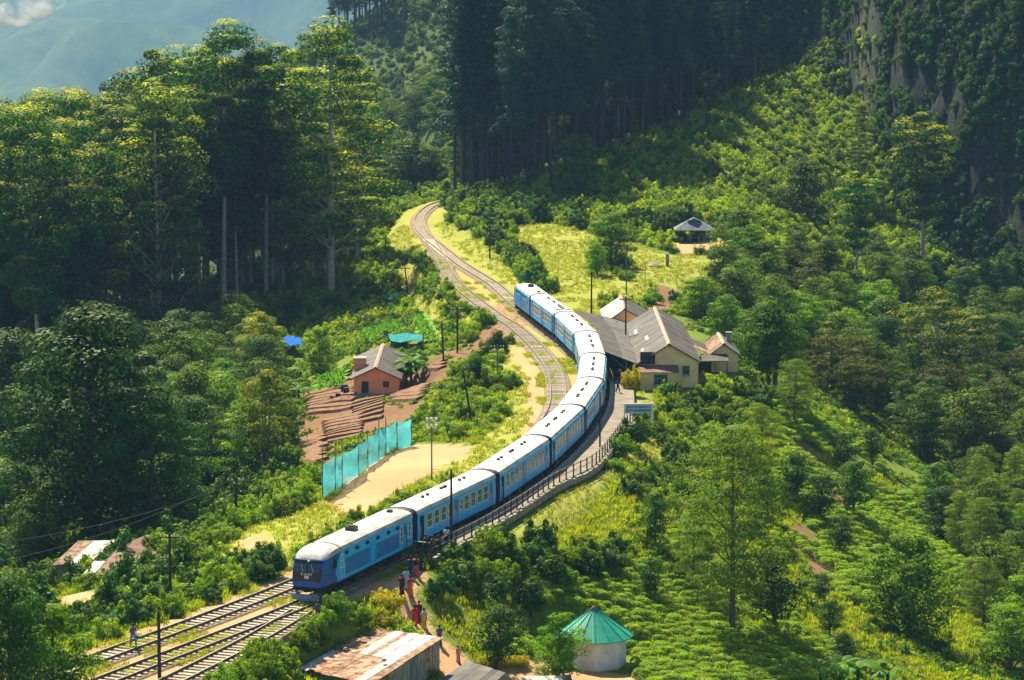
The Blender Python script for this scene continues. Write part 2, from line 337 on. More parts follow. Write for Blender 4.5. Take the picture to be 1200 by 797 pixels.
# ------------------------------------------------------------------ the ground
def ground_mask(polys, soft=0.0):
    m = np.zeros(hx.shape)
    for p in polys: m[inpoly(hx, hy, p)] = 1
    return m
clay = ground_mask([gpoly(p) for p in [
    [(384,592),(400,566),(432,543),(487,520),(556,522),(548,536),(500,560),(462,578),(428,600),(400,604)],
    [(440,706),(452,690),(480,668),(500,672),(492,700),(500,735),(540,765),(560,797),(600,830),(520,830),(505,790),(488,750),(470,715)],
    [(786,296),(790,284),(850,280),(858,288),(820,296)], [(560,790),(680,778),(760,800),(700,830),(560,830)],
    [(612,520),(622,480),(612,440),(590,410),(600,404),(628,440),(640,470),(630,510),(606,540)], [(60,700),(118,694),(124,712),(100,722),(60,720)],
    [(270,640),(300,626),(330,640),(300,660)]]])
d2 = np.full(hx.shape, 1e9); d2[near] = np.minimum(pdist(hx[near], hy[near], MAIN[::4]), pdist(hx[near], hy[near], LOOP[::4]))
clay = np.maximum(clay, (d2 < 2.9)*(hy < 245)*.9)
clay = np.maximum(clay, (d2 < 2.6)*.48)
soil = ground_mask([gpoly(p) for p in [
    [(350,470),(372,440),(420,440),(500,430),(560,395),(580,400),(520,450),(490,480),(470,510),(400,520),(372,560),(345,540)],
    [(915,505),(950,520),(1000,590),(985,600),(930,545)], [(925,600),(965,640),(975,690),(955,690),(925,640)], [(620,380),(590,350),(560,380),(540,420),(580,430)],
    [(748,372),(770,330),(800,345),(770,380)], [(470,300),(500,330),(510,350),(480,340)]]])
dry = ground_mask([gpoly(p) for p in [
    [(575,268),(650,262),(700,280),(790,300),(850,300),(830,335),(760,350),(720,356),(690,380),(650,345),(600,330),(560,290)],
    [(240,650),(300,610),(380,585),(440,600),(400,640),(330,672),(290,690)], [(500,560),(600,520),(640,420),(600,370),(560,340),(620,350),(680,420),(660,480),(620,520),(540,560)],
    [(100,760),(340,680),(350,700),(120,797)], [(760,500),(850,480),(880,520),(800,560),(740,540)]]])
dry = np.maximum(dry, (d2 < 6.5)*(hy > 240)*.9)
_G = GZ; _sx = np.zeros_like(_G); _sx[:, 1:-1] = (_G[:, 2:]-_G[:, :-2])/(GX[2:]-GX[:-2])[None]; _sy = np.zeros_like(_G); _sy[1:-1] = (_G[2:]-_G[:-2])/(GY[2:]-GY[:-2])[:, None]
_z = _G.ravel(); _uu = hx+.5*_z
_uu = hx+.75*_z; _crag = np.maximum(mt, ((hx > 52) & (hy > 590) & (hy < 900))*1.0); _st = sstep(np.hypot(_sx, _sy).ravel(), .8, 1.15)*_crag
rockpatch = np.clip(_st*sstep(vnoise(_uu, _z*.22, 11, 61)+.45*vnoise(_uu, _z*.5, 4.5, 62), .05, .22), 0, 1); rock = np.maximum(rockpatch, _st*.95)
def box_blur(a, k=1):
    a = a.reshape(XX.shape)
    for _ in range(k):
        a = (np.roll(a, 1, 0)+a*2+np.roll(a, -1, 0))/4; a = (np.roll(a, 1, 1)+a*2+np.roll(a, -1, 1))/4
    return a.ravel()
ny, nx = XX.shape
ii = (np.arange(ny-1)[:, None]*nx+np.arange(nx-1)[None]).ravel()
tf = np.stack([ii, ii+1, ii+nx+1, ii+nx], 1)
gm, n, l, b = newmat('ground_soil_and_turf')
tc = n.new('ShaderNodeTexCoord')
def NZ(scale, detail=5, rough=.6):
    z = n.new('ShaderNodeTexNoise'); z.inputs['Scale'].default_value = scale; z.inputs['Detail'].default_value = detail; z.inputs['Roughness'].default_value = rough
    l.new(tc.outputs['Object'], z.inputs['Vector']); return z.outputs['Fac']
def RAMP(fac, stops):
    r = n.new('ShaderNodeValToRGB'); c = r.color_ramp
    while len(c.elements) > len(stops): c.elements.remove(c.elements[-1])
    while len(c.elements) < len(stops): c.elements.new(.5)
    for e, (p, k) in zip(c.elements, stops): e.position = p; e.color = (*k, 1)
    l.new(fac, r.inputs[0]); return r.outputs[0]
def MIX(f, a, c):
    m = n.new('ShaderNodeMix'); m.data_type = 'RGBA'; l.new(f, m.inputs[0]); l.new(a, m.inputs[6]); l.new(c, m.inputs[7]); return m.outputs[2]
n1, n2, n3 = NZ(.12), NZ(1.3), NZ(7)
def EDGE(attr):
    a = n.new('ShaderNodeAttribute'); a.attribute_name = attr
    s = n.new('ShaderNodeMath'); s.operation = 'SUBTRACT'; l.new(n2, s.inputs[0]); s.inputs[1].default_value = .5
    m = n.new('ShaderNodeMath'); m.operation = 'MULTIPLY_ADD'; l.new(s.outputs[0], m.inputs[0]); m.inputs[1].default_value = 1.4; l.new(a.outputs['Fac'], m.inputs[2])
    q = n.new('ShaderNodeMapRange'); q.inputs[1].default_value = .35; q.inputs[2].default_value = .65; l.new(m.outputs[0], q.inputs[0]); return q.outputs[0]
green = MIX(n1, RAMP(n2, [(.3, (.05,.10,.010)), (.7, (.12,.18,.018))]), RAMP(n3, [(.3, (.10,.16,.015)), (.7, (.20,.25,.025))]))
dryc = MIX(n2, RAMP(n3, [(.3, (.20,.23,.04)), (.7, (.36,.34,.08))]), RAMP(n1, [(.3, (.18,.25,.03)), (.7, (.30,.33,.05))]))
clayc = MIX(n2, RAMP(n3, [(.3, (.36,.21,.11)), (.7, (.50,.31,.17))]), RAMP(n1, [(.3, (.42,.26,.14)), (.7, (.52,.35,.20))]))
soilc = MIX(n2, RAMP(n3, [(.3, (.10,.05,.028)), (.7, (.22,.12,.07))]), RAMP(n1, [(.3, (.15,.08,.045)), (.7, (.26,.15,.09))]))
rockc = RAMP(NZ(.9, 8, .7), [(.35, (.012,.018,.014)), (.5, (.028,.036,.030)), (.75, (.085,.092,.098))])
woodc = RAMP(NZ(.02, 6, .65), [(.35, (.018,.045,.012)), (.65, (.06,.10,.02))]); aw = n.new('ShaderNodeAttribute'); aw.attribute_name = 'woods'; green = MIX(aw.outputs['Fac'], green, woodc)
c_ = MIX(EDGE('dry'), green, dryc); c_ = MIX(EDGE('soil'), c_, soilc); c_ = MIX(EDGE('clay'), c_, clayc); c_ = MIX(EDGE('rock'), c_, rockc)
l.new(c_, b.inputs['Base Color']); b.inputs['Roughness'].default_value = .95; b.inputs['Specular IOR Level'].default_value = .15
bp = n.new('ShaderNodeBump'); bp.inputs['Strength'].default_value = .8; bp.inputs['Distance'].default_value = .15; l.new(NZ(4, 8, .7), bp.inputs['Height']); l.new(bp.outputs[0], b.inputs['Normal'])
# terraces worked into the slopes: brown beds below the pink house
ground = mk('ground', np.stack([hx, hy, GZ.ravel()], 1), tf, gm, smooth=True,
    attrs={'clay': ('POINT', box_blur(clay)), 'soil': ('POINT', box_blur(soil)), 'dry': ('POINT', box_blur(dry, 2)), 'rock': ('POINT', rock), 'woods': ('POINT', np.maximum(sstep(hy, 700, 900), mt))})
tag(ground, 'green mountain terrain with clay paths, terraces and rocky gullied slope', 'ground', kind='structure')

# ------------------------------------------------------------------ railway
M['ballast'] = mat('ballast', (.19,.14,.09), .95, .5, 2.2, col2=(.10,.085,.05), bump=.9, bscale=26) if True else mat('b', (.17,.135,.10), .95, .45, 5, .9, bscale=30)
M['rail'] = mat('rusty_rail', (.10,.065,.045), .6, .3, 4, .3, metal=.2)
M['rail_top'] = mat('worn_rail_top', (.42,.40,.38), .35, .1, 4, 0, metal=.8)
M['sleeper'] = mat('weathered_sleeper', (.42,.36,.29), .9, .35, 2, .5, rnd=.3)
RT = .40     # rail top
def sweep(path, prof, z0=0.0):
    t = np.gradient(path[:, :2], axis=0); t /= np.linalg.norm(t, axis=1)[:, None]
    V = [(p[0]-tt[1]*a, p[1]+tt[0]*a, z0+h) for p, tt in zip(path, t) for a, h in prof]
    k = len(prof); Fs = [(i*k+j, i*k+(j+1) % k, (i+1)*k+(j+1) % k, (i+1)*k+j) for i in range(len(path)-1) for j in range(k)]
    Fs += [tuple(range(k))[::-1], tuple((len(path)-1)*k+j for j in range(k))]
    return V, Fs
bal = MB()
for q, t in enumerate(TRACKS):
    w_ = 1.9 if q == 2 else 2.7; V, Fs = sweep(t[::2], [(-w_, -.9), (w_, -.9), (1.45, .12+.004*q), (-1.45, .12+.004*q)]); bal.add(V, Fs)
ballast = bal.build('track_ballast', M['ballast']); tag(ballast, 'grey brown ballast bed under the railway tracks', 'ballast', kind='structure')
def sleeper_mesh():
    m = MB(); m.box((0, 0, 0), (2.5, .30, .14)); m.box((-.84, 0, .08), (.30, .2, .03)); m.box((.84, 0, .08), (.30, .2, .03)); o = m.build('sleeper', M['sleeper']); me = o.data; bpy.data.objects.remove(o); return me
SLP = sleeper_mesh()
def rail_track(path, label, limit=300, s0=0.0, spacing=.78):
    root = empty('railway_track', (0, 0, 0)); tag(root, label, kind='structure')
    rng = random.Random(len(path))
    for sgn in (-1, 1):
        rp = offs(path, sgn*.84); m = MB()
        V, Fs = sweep(rp, [(-.075, .205), (.075, .205), (.03, .25), (.035, RT-.03), (-.035, RT-.03), (-.03, .25)]); m.add(V, Fs)
        m.cur = 1; V, Fs = sweep(rp, [(-.037, RT-.03), (.037, RT-.03), (.03, RT), (-.03, RT)]); m.add(V, Fs)
        m.build('rail', [M['rail'], M['rail_top']], root)
    s = np.r_[0, np.cumsum(np.linalg.norm(np.diff(path[:, :2], axis=0), axis=1))]
    q = np.arange(s0, s[-1], spacing); x = np.interp(q, s, path[:, 0]); y = np.interp(q, s, path[:, 1])
    vis = (y > 195); x, y = x[vis], y[vis]
    rest = MB()
    for i in range(len(x)):
        a = math.atan2(y[min(i+1, len(x)-1)]-y[max(i-1, 0)], x[min(i+1, len(x)-1)]-x[max(i-1, 0)])-math.pi/2+rng.uniform(-.02, .02)
        if i < limit:
            o = bpy.data.objects.new('sleeper', SLP); COL.objects.link(o); o.parent = root; o.location = (x[i], y[i], .135+rng.uniform(-.012, .012)); o.rotation_euler = (0, 0, a)
        else: rest.box((x[i], y[i], .13), (2.5, .30, .14), a)
    if rest.v: tag(rest.build('sleepers', M['sleeper'], root), kind='stuff')
    return root
rail_track(MAIN, 'curved railway track that the blue train stands on')
rail_track(LOOP, 'parallel railway track on the far side of the blue train')
rail_track(SIDING[:-3], 'short side track joining the line just ahead of the locomotive')

# platform on the right of the train
M['platform'] = mat('worn_platform', (.19,.165,.14), .9, .3, .8, .6, bscale=12)
M['stone'] = mat('pale_kerb_stone', (.27,.25,.22), .85, .35, 2.5, .5)
s_ = [i for i, p in enumerate(MAIN) if 243.5 < p[1] < 378 and p[0] > -12]
mp_ = MAIN[s_[0]:s_[-1]:2]; inner = offs(mp_, -1.85)
outer = []
for p in inner:
    k = np.argmin(np.hypot(PLAT_R[:, 0]-p[0], PLAT_R[:, 1]-p[1]+.0)); outer.append(PLAT_R[k])
outer = np.array(outer)
pm = MB(); V = []; 
for a, c in zip(inner, outer): V += [(a[0], a[1], .95), (c[0], c[1], .95), (c[0], c[1], -.6), (a[0], a[1], -.6)]
pm.add(V, [(i*4+j, i*4+(j+1) % 4, (i+1)*4+(j+1) % 4, (i+1)*4+j) for i in range(len(inner)-1) for j in range(4)]+[(3,2,1,0), tuple((len(inner)-1)*4+j for j in range(4))])
plat = pm.build('platform', M['platform']); tag(plat, 'grey curved station platform along the right side of the train', 'platform', kind='structure')
rng = random.Random(5)
for a, c in zip(offs(mp_, -2.02)[:-1], offs(mp_, -2.02)[1:]):
    m = MB(); d_ = math.atan2(c[1]-a[1], c[0]-a[0]); L_ = math.hypot(c[0]-a[0], c[1]-a[1])
    m.box(((a[0]+c[0])/2, (a[1]+c[1])/2, .955+rng.uniform(0, .015)), (L_-.04, .42, .10), d_); m.build('kerb_stone', M['stone'], plat)
# railing on the outer edge: posts with rails, pale stones at its foot
M['post_dark'] = mat('dark_fence_post', (.055,.05,.045), .8, .3, 3, .2)
M['rail_pipe'] = mat('grey_pipe_rail', (.22,.19,.16), .6, .25, 3)
fr = empty('platform_fence', (float(FENCE[0][0]), float(FENCE[0][1]), 0)); tag(fr, 'railing of dark posts along the outer edge of the platform', 'fence')
fp = smooth_path([tuple(p) for p in PLAT_R[:78]], 1.75)
inv = Vector(fr.location)
for i, p in enumerate(fp):
    m = MB(); m.box((p[0]-inv.x, p[1]-inv.y, 1.25), (.13, .13, 1.75)); m.build('post', M['post_dark'], fr)
    if i and i < len(fp)-6:
        q = fp[i-1]; m = MB()
        m.tube([(q[0]-inv.x, q[1]-inv.y, 2.02), (p[0]-inv.x, p[1]-inv.y, 2.02)], .05, 5); m.build('handrail', M['rail_pipe'], fr)
        m = MB(); m.tube([(q[0]-inv.x, q[1]-inv.y, 1.5), (p[0]-inv.x, p[1]-inv.y, 1.5)], .035, 5); m.build('handrail', M['rail_pipe'], fr)
e0 = FENCE[0]; m = MB()
m.tube([(0, 0, 2.02), (-2.6, 1.2, 2.02)], .05, 5); m.build('handrail', M['rail_pipe'], fr)
for k in (0, 1): m = MB(); m.box((-1.3-1.3*k, .6+.6*k, 1.0), (.12, .12, 2.0)); m.build('post', M['post_dark'], fr)
for i in range(len(fp)-1):
    a, c = fp[i], fp[i+1]
    for k in range(2):
        t = (k+.5)/2; m = MB(); x_, y_ = a[0]+(c[0]-a[0])*t+.22, a[1]+(c[1]-a[1])*t-.1
        m.box((x_, y_, .62+rng.uniform(-.05, .05)), (.75, .3, .55+rng.uniform(-.1, .15)), math.atan2(c[1]-a[1], c[0]-a[0])+rng.uniform(-.08, .08)); m.build('stone', M['stone'], plat)

# ------------------------------------------------------------------ the train
M['blue'] = mat('sky_blue_paint', (.018,.46,.96), .36, .06, 1.6, .05, spec=.4, col2=(.018,.37,.80), stretch=(1.6, 1, .22), rnd=.05)
M['panel_blue'] = mat('mid_blue_paint', (.010,.17,.50), .35, .12, 1.5, .05, spec=.5)
M['royal'] = mat('royal_blue_paint', (.004,.075,.36), .28, .10, 1.2, spec=.5)
M['navy'] = mat('navy_bellows', (.006,.010,.06), .7, .2, 5)
M['roof_white'] = mat('pale_train_roof', (.58,.61,.62), .6, .12, .9, .1, col2=(.36,.37,.37), stretch=(.5, 2.2, 1), rnd=.08)
M['roof_grey'] = mat('sooty_white_roof', (.44,.47,.49), .6, .2, .9, .1, col2=(.24,.24,.24), stretch=(.6, 2.0, 1))
M['black'] = mat('black_paint', (.012,.012,.014), .35, .2, 3, spec=.5)
M['under'] = mat('dark_underframe', (.022,.022,.025), .8, .4, 3, .3)
M['wheel'] = mat('steel_wheel', (.05,.045,.04), .6, .3, 5)
M['plough'] = mat('grey_blue_plough', (.16,.21,.27), .5, .2, 2)
M['cream'] = mat('cream_window_frame', (.66,.66,.58), .5, .12, 3)
M['glass'] = mat('dark_window_glass', (.012,.02,.022), .12, .5, 1.5, spec=.7)
M['glass_front'] = mat('windscreen_glass', (.02,.05,.075), .08, .4, 1.2, spec=.8)
M['seam'] = mat('dark_roof_seam', (.10,.10,.10), .8, .2, 4)
M['white'] = mat('white_paint', (.78,.78,.78), .6, .08, 3)
M['door_blue'] = mat('door_blue_paint', (.012,.20,.58), .35, .12, 1.5, spec=.5)
M['dark_in'] = mat('dark_doorway', (.010,.014,.016), .8, .2, 2)
HW, ZB, ZE, ZT = 1.43, 1.02, 3.35, 3.92          # half width, floor edge, eaves, roof top above the rails
def side_prof(hw=HW, zb=ZB, ze=ZE): return [(-hw, zb), (hw, zb), (hw+.03, 1.6), (hw+.02, 2.6), (hw-.02, ze), (-hw+.02, ze), (-hw-.02, 2.6), (-hw-.03, 1.6)]
def roof_prof(hw=HW, ze=ZE, zt=ZT, n=9):
    top = [(math.cos(math.pi*k/(n-1))*(hw+.03), ze+(zt-ze)*math.sin(math.pi*k/(n-1))**.75) for k in range(n)]
    return top+[(-hw-.03, ze-.05), (hw+.03, ze-.05)]
def bogie(root, x):
    bo = MB(); bo.box((x, -1.05, .62), (2.6, .16, .26)); bo.box((x, 1.05, .62), (2.6, .16, .26)); bo.box((x, 0, .72), (.5, 2.1, .3))
    for s in (-1, 1):
        for k in (-.95, .95): bo.box((x+k, s*1.08, .48), (.34, .22, .36)); bo.tube([(x+k*.45, s*1.12, .5), (x+k*.45, s*1.12, .95)], .11, 6)
    o = bo.build('bogie', M['under'], root)
    for k in (-.95, .95):
        for s in (-1, 1):
            w_ = MB(); w_.lathe([(.10, -.02), (.42, 0), (.46, .03), (.46, .12), (.12, .14)], 14, (x+k, s*.80, .46), 'y'); w_.build('wheel', M['wheel'], o, smooth=True)
    return o
def window(root, x, s, w_=.95, h_=1.05, zc=2.42, bars=1, open_=0, fm='cream'):
    y = s*(HW+.035); f = MB(); t = .075
    for dx in (-w_/2, w_/2): f.box((x+dx, y, zc), (t, .05, h_+t))
    for dz in (-h_/2, h_/2): f.box((x, y, zc+dz), (w_-t, .05, t))
    for k in range(bars): f.box((x, y, zc+h_*(k+1)/(bars+1)-h_/2), (w_-t, .045, t*.7))
    o = f.build('window', M[fm], root)
    g = MB(); g.box((x, y-s*.012, zc), (w_-t, .03, h_-t)); g.build('pane', M['glass'], o)
    return o
def flat_door(root, x, s, w_=.8, mt_='dark_in', zb=1.08, zt=3.05, pane=True, fm=None):
    y = s*(HW+.03); d = MB(); d.box((x, y, (zb+zt)/2), (w_, .05, zt-zb)); o = d.build('door', M[mt_], root)
    if pane: g = MB(); g.box((x, y+s*.02, zt-.55), (w_*.5, .04, .75)); g.build('pane', M['glass'], o)
    if True:
        h_ = MB()
        for dx in (-w_/2-.07, w_/2+.07): h_.tube([(x+dx, y+s*.08, 1.3), (x+dx, y+s*.08, 2.3)], .02, 4)
        h_.build('handrail', M['cream'], o)
    return o
def gangway(root, x0, x1):
    g = MB(); P_ = [(y, z) for y, z in roof_prof(HW-.02, ZE-.02, ZT-.02)][:9]+[(-HW, 1.0), (HW, 1.0)]
    rings = []; n_ = 6
    for k in range(n_+1):
        sc = 1.0 if k % 2 == 0 else .955; x = x0+(x1-x0)*k/n_
        rings.append([(x, y*sc, 2.2+(z-2.2)*sc) for y, z in P_])
    g.loft(rings); g.build('gangway_bellows', M['navy'], root)
def steps(root, x, s):
    m = MB()
    for k in range(3): m.box((x, s*(1.28+.05*k), .92-.22*k), (.8, .22, .04))
    for dx in (-.4, .4): m.box((x+dx, s*1.33, .72), (.04, .2, .55))
    m.build('steps', M['under'], root)
def coach(L=18.3):
    root = empty('railway_coach')
    b_ = MB(); b_.loft([[(x, y, z) for y, z in side_prof()] for x in (0, L)]); b_.build('body', M['blue'], root)
    r_ = MB(); r_.loft([[(x, y, z) for y, z in roof_prof()] for x in (-.04, .5, L/2, L-.5, L+.04)])
    rf = r_.build('roof', M['roof_white'], root, smooth=True)
    for s in (-1, 1):
        g = MB(); g.box((L/2, s*(HW+.045), ZE-.02), (L, .05, .07)); g.build('gutter', M['blue'], root)
        for x in (2.6, 4.2, 5.8, 7.4, 11.1, 12.7, 14.3, 15.8): window(root, x, s, 1.05, 1.22, 2.42)
        window(root, 9.95, s, .5, .95, 2.45); 
        flat_door(root, .95, s, .75, 'dark_in', pane=False); flat_door(root, 8.75, s, .95, 'door_blue'); flat_door(root, 17.2, s, .75, 'door_blue')
        for x in (.95, 8.75, 17.2): steps(root, x, s)
        sk = MB(); sk.box((L/2, s*1.36, .98), (L-.3, .08, .16)); sk.build('sole_bar', M['under'], root)
    for x in (4.4, 5.5, 8.6, 9.2, 9.6, 12.9, 14.0):
        v = MB(); v.lathe([(.16, 0), (.17, .14), (.10, .19)], 8, (x, -.12, ZT-.01)); v.build('roof_vent', M['black'], rf)
    c = MB(); c.tube([(7.2, -1.15, ZE+.33), (7.2, -.5, ZT-.03), (7.2, .5, ZT-.03), (7.25, 1.15, ZE+.33)], .03, 4); c.tube([(7.2, -1.15, ZE+.33), (8.4, -1.2, ZE+.30)], .03, 4); c.build('roof_conduit', M['seam'], rf)
    for x in (3.0, 6.1, 12.2, 15.3):
        k = [(x, y*1.004, z+.006) for y, z in roof_prof()[:9]]; c = MB(); c.tube(k, .012, 4); c.build('roof_seam', M['seam'], rf)
    bogie(root, 2.9); bogie(root, L-2.9)
    u = MB(); u.box((6.6, -.85, .72), (1.6, .8, .5)); u.box((8.9, .8, .72), (2.0, .8, .5)); u.box((11.5, -.8, .70), (1.7, .9, .55)); u.box((L/2, 0, .95), (L-.4, .5, .2))
    u.tube([(10.0, -1.0, .6), (12.6, -1.0, .6)], .2, 8); u.build('underframe', M['under'], root)
    gangway(root, L, L+1.12)
    return root
def lettering(txt, parent, loc, rot, size, m, name='lettering', sx=1.0):
    c = bpy.data.curves.new(name, 'FONT'); c.body = txt; c.size = size; c.extrude = .006; c.align_x = 'CENTER'; c.align_y = 'CENTER'; c.offset = size*.012
    c.materials.append(m); t_ = bpy.data.objects.new(name, c); me = bpy.data.meshes.new_from_object(t_); bpy.data.objects.remove(t_)
    o = bpy.data.objects.new(name, me); COL.objects.link(o); o.parent = parent; o.location = loc; o.rotation_euler = rot; o.scale = (sx, 1, 1); return o
def power_car(L=18.0):
    """Driving car: x = 0 is the nose, the body runs towards +x."""
    root = empty('power_car')
    def ring(x, f, zb, ze, zt):
        return [(x, y, z) for y, z in ([(-HW*f, zb), (HW*f, zb), ((HW+.03)*f, zb+.55), ((HW+.02)*f, 2.6), ((HW-.02)*f, ze), (-(HW-.02)*f, ze), (-(HW+.02)*f, 2.6), (-(HW+.03)*f, zb+.55)])]
    b_ = MB(); b_.loft([ring(3.0, 1, ZB, ZE, ZT), ring(L, 1, ZB, ZE, ZT)]); b_.build('body', M['blue'], root)
    # cab: rounded nose in royal blue
    c = MB(); stn = [(0.0, .80, .98, 2.75, 0), (.10, .88, .95, 2.95, 0), (.35, .95, .93, 3.10, 0), (.8, .985, .93, 3.24, 0), (1.4, 1, .93, 3.33, 0), (2.2, 1, .95, ZE, 0)]
    def cab_ring(x, f, zb, ze):
        P_ = [(-1.0, zb+.15), (-.85, zb), (.85, zb), (1.0, zb+.15), (1.02, zb+.6), (1.0, 2.6), (.97, ze-.12), (.86, ze), (-.86, ze), (-.97, ze-.12), (-1.0, 2.6), (-1.02, zb+.6)]
        lean = lambda z: .55*max(0, (z-1.9)/1.4)**1.6*max(0, 1-x/1.4)
        return [(x+lean(z), y*HW*f, z) for y, z in P_]
    c.loft([cab_ring(x, f, zb, ze) for x, f, zb, ze, _ in stn]); cabo = c.build('cab', M['royal'], root, smooth=True)
    c = MB()
    for s in (-1, 1):   # pale blue sweep behind the royal nose
        pass
    c.loft([[(x, y, z) for y, z in side_prof()] for x in (2.2, 3.0)]); c.build('cab_side', M['blue'], root)
    for s in (-1, 1):
        c = MB(); y = s*(HW+.034)
        c.add([(2.15, y, ZB), (2.55, y, ZB), (2.42, y+s*.003, 1.9), (2.62, y, 2.7), (3.3, y-s*.03, ZE-.03), (2.15, y-s*.03, ZE-.03)], [(0, 1, 2, 3, 4, 5)]); c.build('nose_stripe', M['royal'], root, fix=False)
    # black mask with two windscreens, brow lamp, number
    def face(x, y, z): # point on the nose front
        e = max(0, (z-1.9)/1.4)**1.6*.55; return (x+e+.10*(abs(y)/1.2)**3, y, z)
    def facegrid(y0, y1, z0, z1, off, nu=8, nv=8, round_=.0):
        V = []; 
        for j in range(nv+1):
            for i in range(nu+1):
                y = y0+(y1-y0)*i/nu; z = z0+(z1-z0)*j/nv
                V.append(face(off, y, z))
        return V, [(j*(nu+1)+i, j*(nu+1)+i+1, (j+1)*(nu+1)+i+1, (j+1)*(nu+1)+i) for j in range(nv) for i in range(nu)]
    def panel(y0, y1, z0, z1, off, m, name, par):
        g = MB(); V, Fs = facegrid(y0, y1, z0, z1, off); k = len(V); g.add(V, Fs); V2 = [(x+.05, y, z) for x, y, z in V]; g.add(V2, [f[::-1] for f in Fs])
        return g.build(name, m, par, smooth=True)
    mask = panel(-1.22, 1.22, 1.50, 3.06, -.035, M['black'], 'front_mask', root)
    for y0, y1 in ((-1.0, -.05), (.05, 1.0)): panel(y0, y1, 2.20, 2.84, -.055, M['glass_front'], 'windscreen', mask)
    for y in (-.55, .3): m_ = MB(); m_.tube([face(-.08, y, 2.2), face(-.08, y+.25, 2.72)], .018, 4); m_.build('wiper', M['cream'], mask)
    hl = MB(); hl.lathe([(.11, -.03), (.12, .05), (.02, .06)], 10, face(-.02, 0, 2.96), 'x'); hl.build('headlight', M['white'], mask)
    for y in (-.95, .95): hl = MB(); hl.lathe([(.09, -.03), (.10, .05)], 10, face(-.02, y, 1.45), 'x'); hl.build('headlight', M['black'], root)
    rx = (math.pi/2, 0, -math.pi/2)
    lettering('S 12 917', mask, (-.06, 0, 2.02), rx, .27, M['white']); 
    q = MB(); q.box((-.05, 0, 1.80), (.03, .34, .22)); q.build('number_plate', M['white'], mask); lettering('12', mask, (-.07, 0, 1.80), rx, .2, M['black'])
    bf = MB(); bf.box((.35, 0, .88), (.9, 2.3, .28)); bf.box((-.12, 0, .82), (.35, .3, .3))
    for y in (-.75, .75): bf.tube([(-.3, y, .82), (.1, y, .82)], .12, 8)
    bf.build('buffer_beam', M['under'], root)
    pl = MB(); pl.loft([[(-.35, -1.15, .12), (-.35, -1.15, .55), (-.28, -1.15, .55), (-.28, -1.15, .12)], [(-.62, -.4, .10), (-.50, -.4, .58), (-.43, -.4, .58), (-.55, -.4, .10)],
        [(-.62, .4, .10), (-.50, .4, .58), (-.43, .4, .58), (-.55, .4, .10)], [(-.35, 1.15, .12), (-.35, 1.15, .55), (-.28, 1.15, .55), (-.28, 1.15, .12)]])
    pl.box((-.2, -.7, .5), (.6, .1, .3)); pl.box((-.2, .7, .5), (.6, .1, .3)); pl.build('snow_plough', M['plough'], root)
    # roof, nose end falling to the brow
    r_ = MB(); rr = []
    for x, f, ze, zt in [(.62, .80, 3.02, 3.10), (.85, .90, 3.12, 3.34), (1.3, .97, 3.24, 3.62), (1.9, 1, 3.32, 3.80), (2.6, 1, ZE, ZT-.04), (3.4, 1, ZE, ZT), (L/2, 1, ZE, ZT), (L+.03, 1, ZE, ZT)]:
        rr.append([(x, y*f, z) for y, z in roof_prof(HW, ze, zt)])
    r_.loft(rr); rf = r_.build('roof', M['roof_grey'], root, smooth=True)
    k = [(3.2, y*1.004, z+.01) for y, z in roof_prof()[:9]]; c = MB(); c.tube(k, .03, 4); c.build('roof_seam', M['seam'], rf)
    c = MB(); c.box((8.6, -.05, ZT+.12), (.9, .75, .34)); c.lathe([(.3, 0), (.3, .1)], 10, (8.6, -.05, ZT+.28)); c.build('exhaust_box', M['black'], rf)
    c = MB(); c.box((16.6, .0, ZT+.08), (.5, .35, .2)); c.build('exhaust_box', M['black'], rf)
    for xx in (5.2, 11.4, 13.6):
        c = MB()
        for a_, b2 in (((xx, -.75), (xx+1.5, -.75)), ((xx, .6), (xx+1.5, .6)), ((xx, -.75), (xx, .6)), ((xx+1.5, -.75), (xx+1.5, .6))):
            zt_ = lambda y: ZT-.02-.13*abs(y)**2
            c.tube([(a_[0], a_[1], zt_(a_[1])), (b2[0], b2[1], zt_(b2[1]))], .035, 4)
        c.build('roof_hatch', M['black'], rf)
    for s in (-1, 1):
        y = s*(HW+.032)
        for x0, x1 in ((4.1, 7.3), (7.42, 8.9), (10.3, 15.0)):
            c = MB(); c.box(((x0+x1)/2, y-s*.002, 1.95), (x1-x0, .035, 1.25)); c.build('side_panel', M['panel_blue'], root)
        c = MB()
        for x in (9.15, 10.0): c.box((x, y, 2.05), (.05, .05, 1.75))
        c.build('door_rail', M['panel_blue'], root)
        for x in (4.35, 6.4, 8.45, 10.6, 12.8, 14.7):
            f = MB(); f.lathe([(.33, 0), (.30, .05)], 12, (x, y-s*.01, 3.0), 'y'); 
            f.v = [(x+(a-x)*1.0, b1 if s > 0 else y-(b1-y), 3.0+(c1-3.0)*.48) for a, b1, c1 in f.v]; w_ = f.build('vent_window', M['under'], root)
            g = MB(); g.box((x, y+s*.03, 3.0), (.36, .04, .16)); g.build('pane', M['glass'], w_)
        o = flat_door(root, 3.35, s, .62, 'blue', pane=False)
        window(o, 3.35, s, .5, 1.05, 2.55)
        sw = MB(); sw.add([(1.55, s*(HW+.02), 2.25), (2.35, s*(HW+.045), 2.2), (2.35, s*(HW+.03), 2.95), (1.9, s*(HW+.0), 2.95)], [(0,1,2,3)]); sw.build('side_window', M['glass'], root, fix=False)
        window(root, 15.55, s, .42, 1.35, 2.35, 2); window(root, 17.25, s, .42, 1.25, 2.5, 2); flat_door(root, 16.4, s, .62, 'door_blue')
        sk = MB(); sk.box((L/2+.8, s*1.36, .97), (L-2.2, .08, .2)); sk.build('sole_bar', M['under'], root)
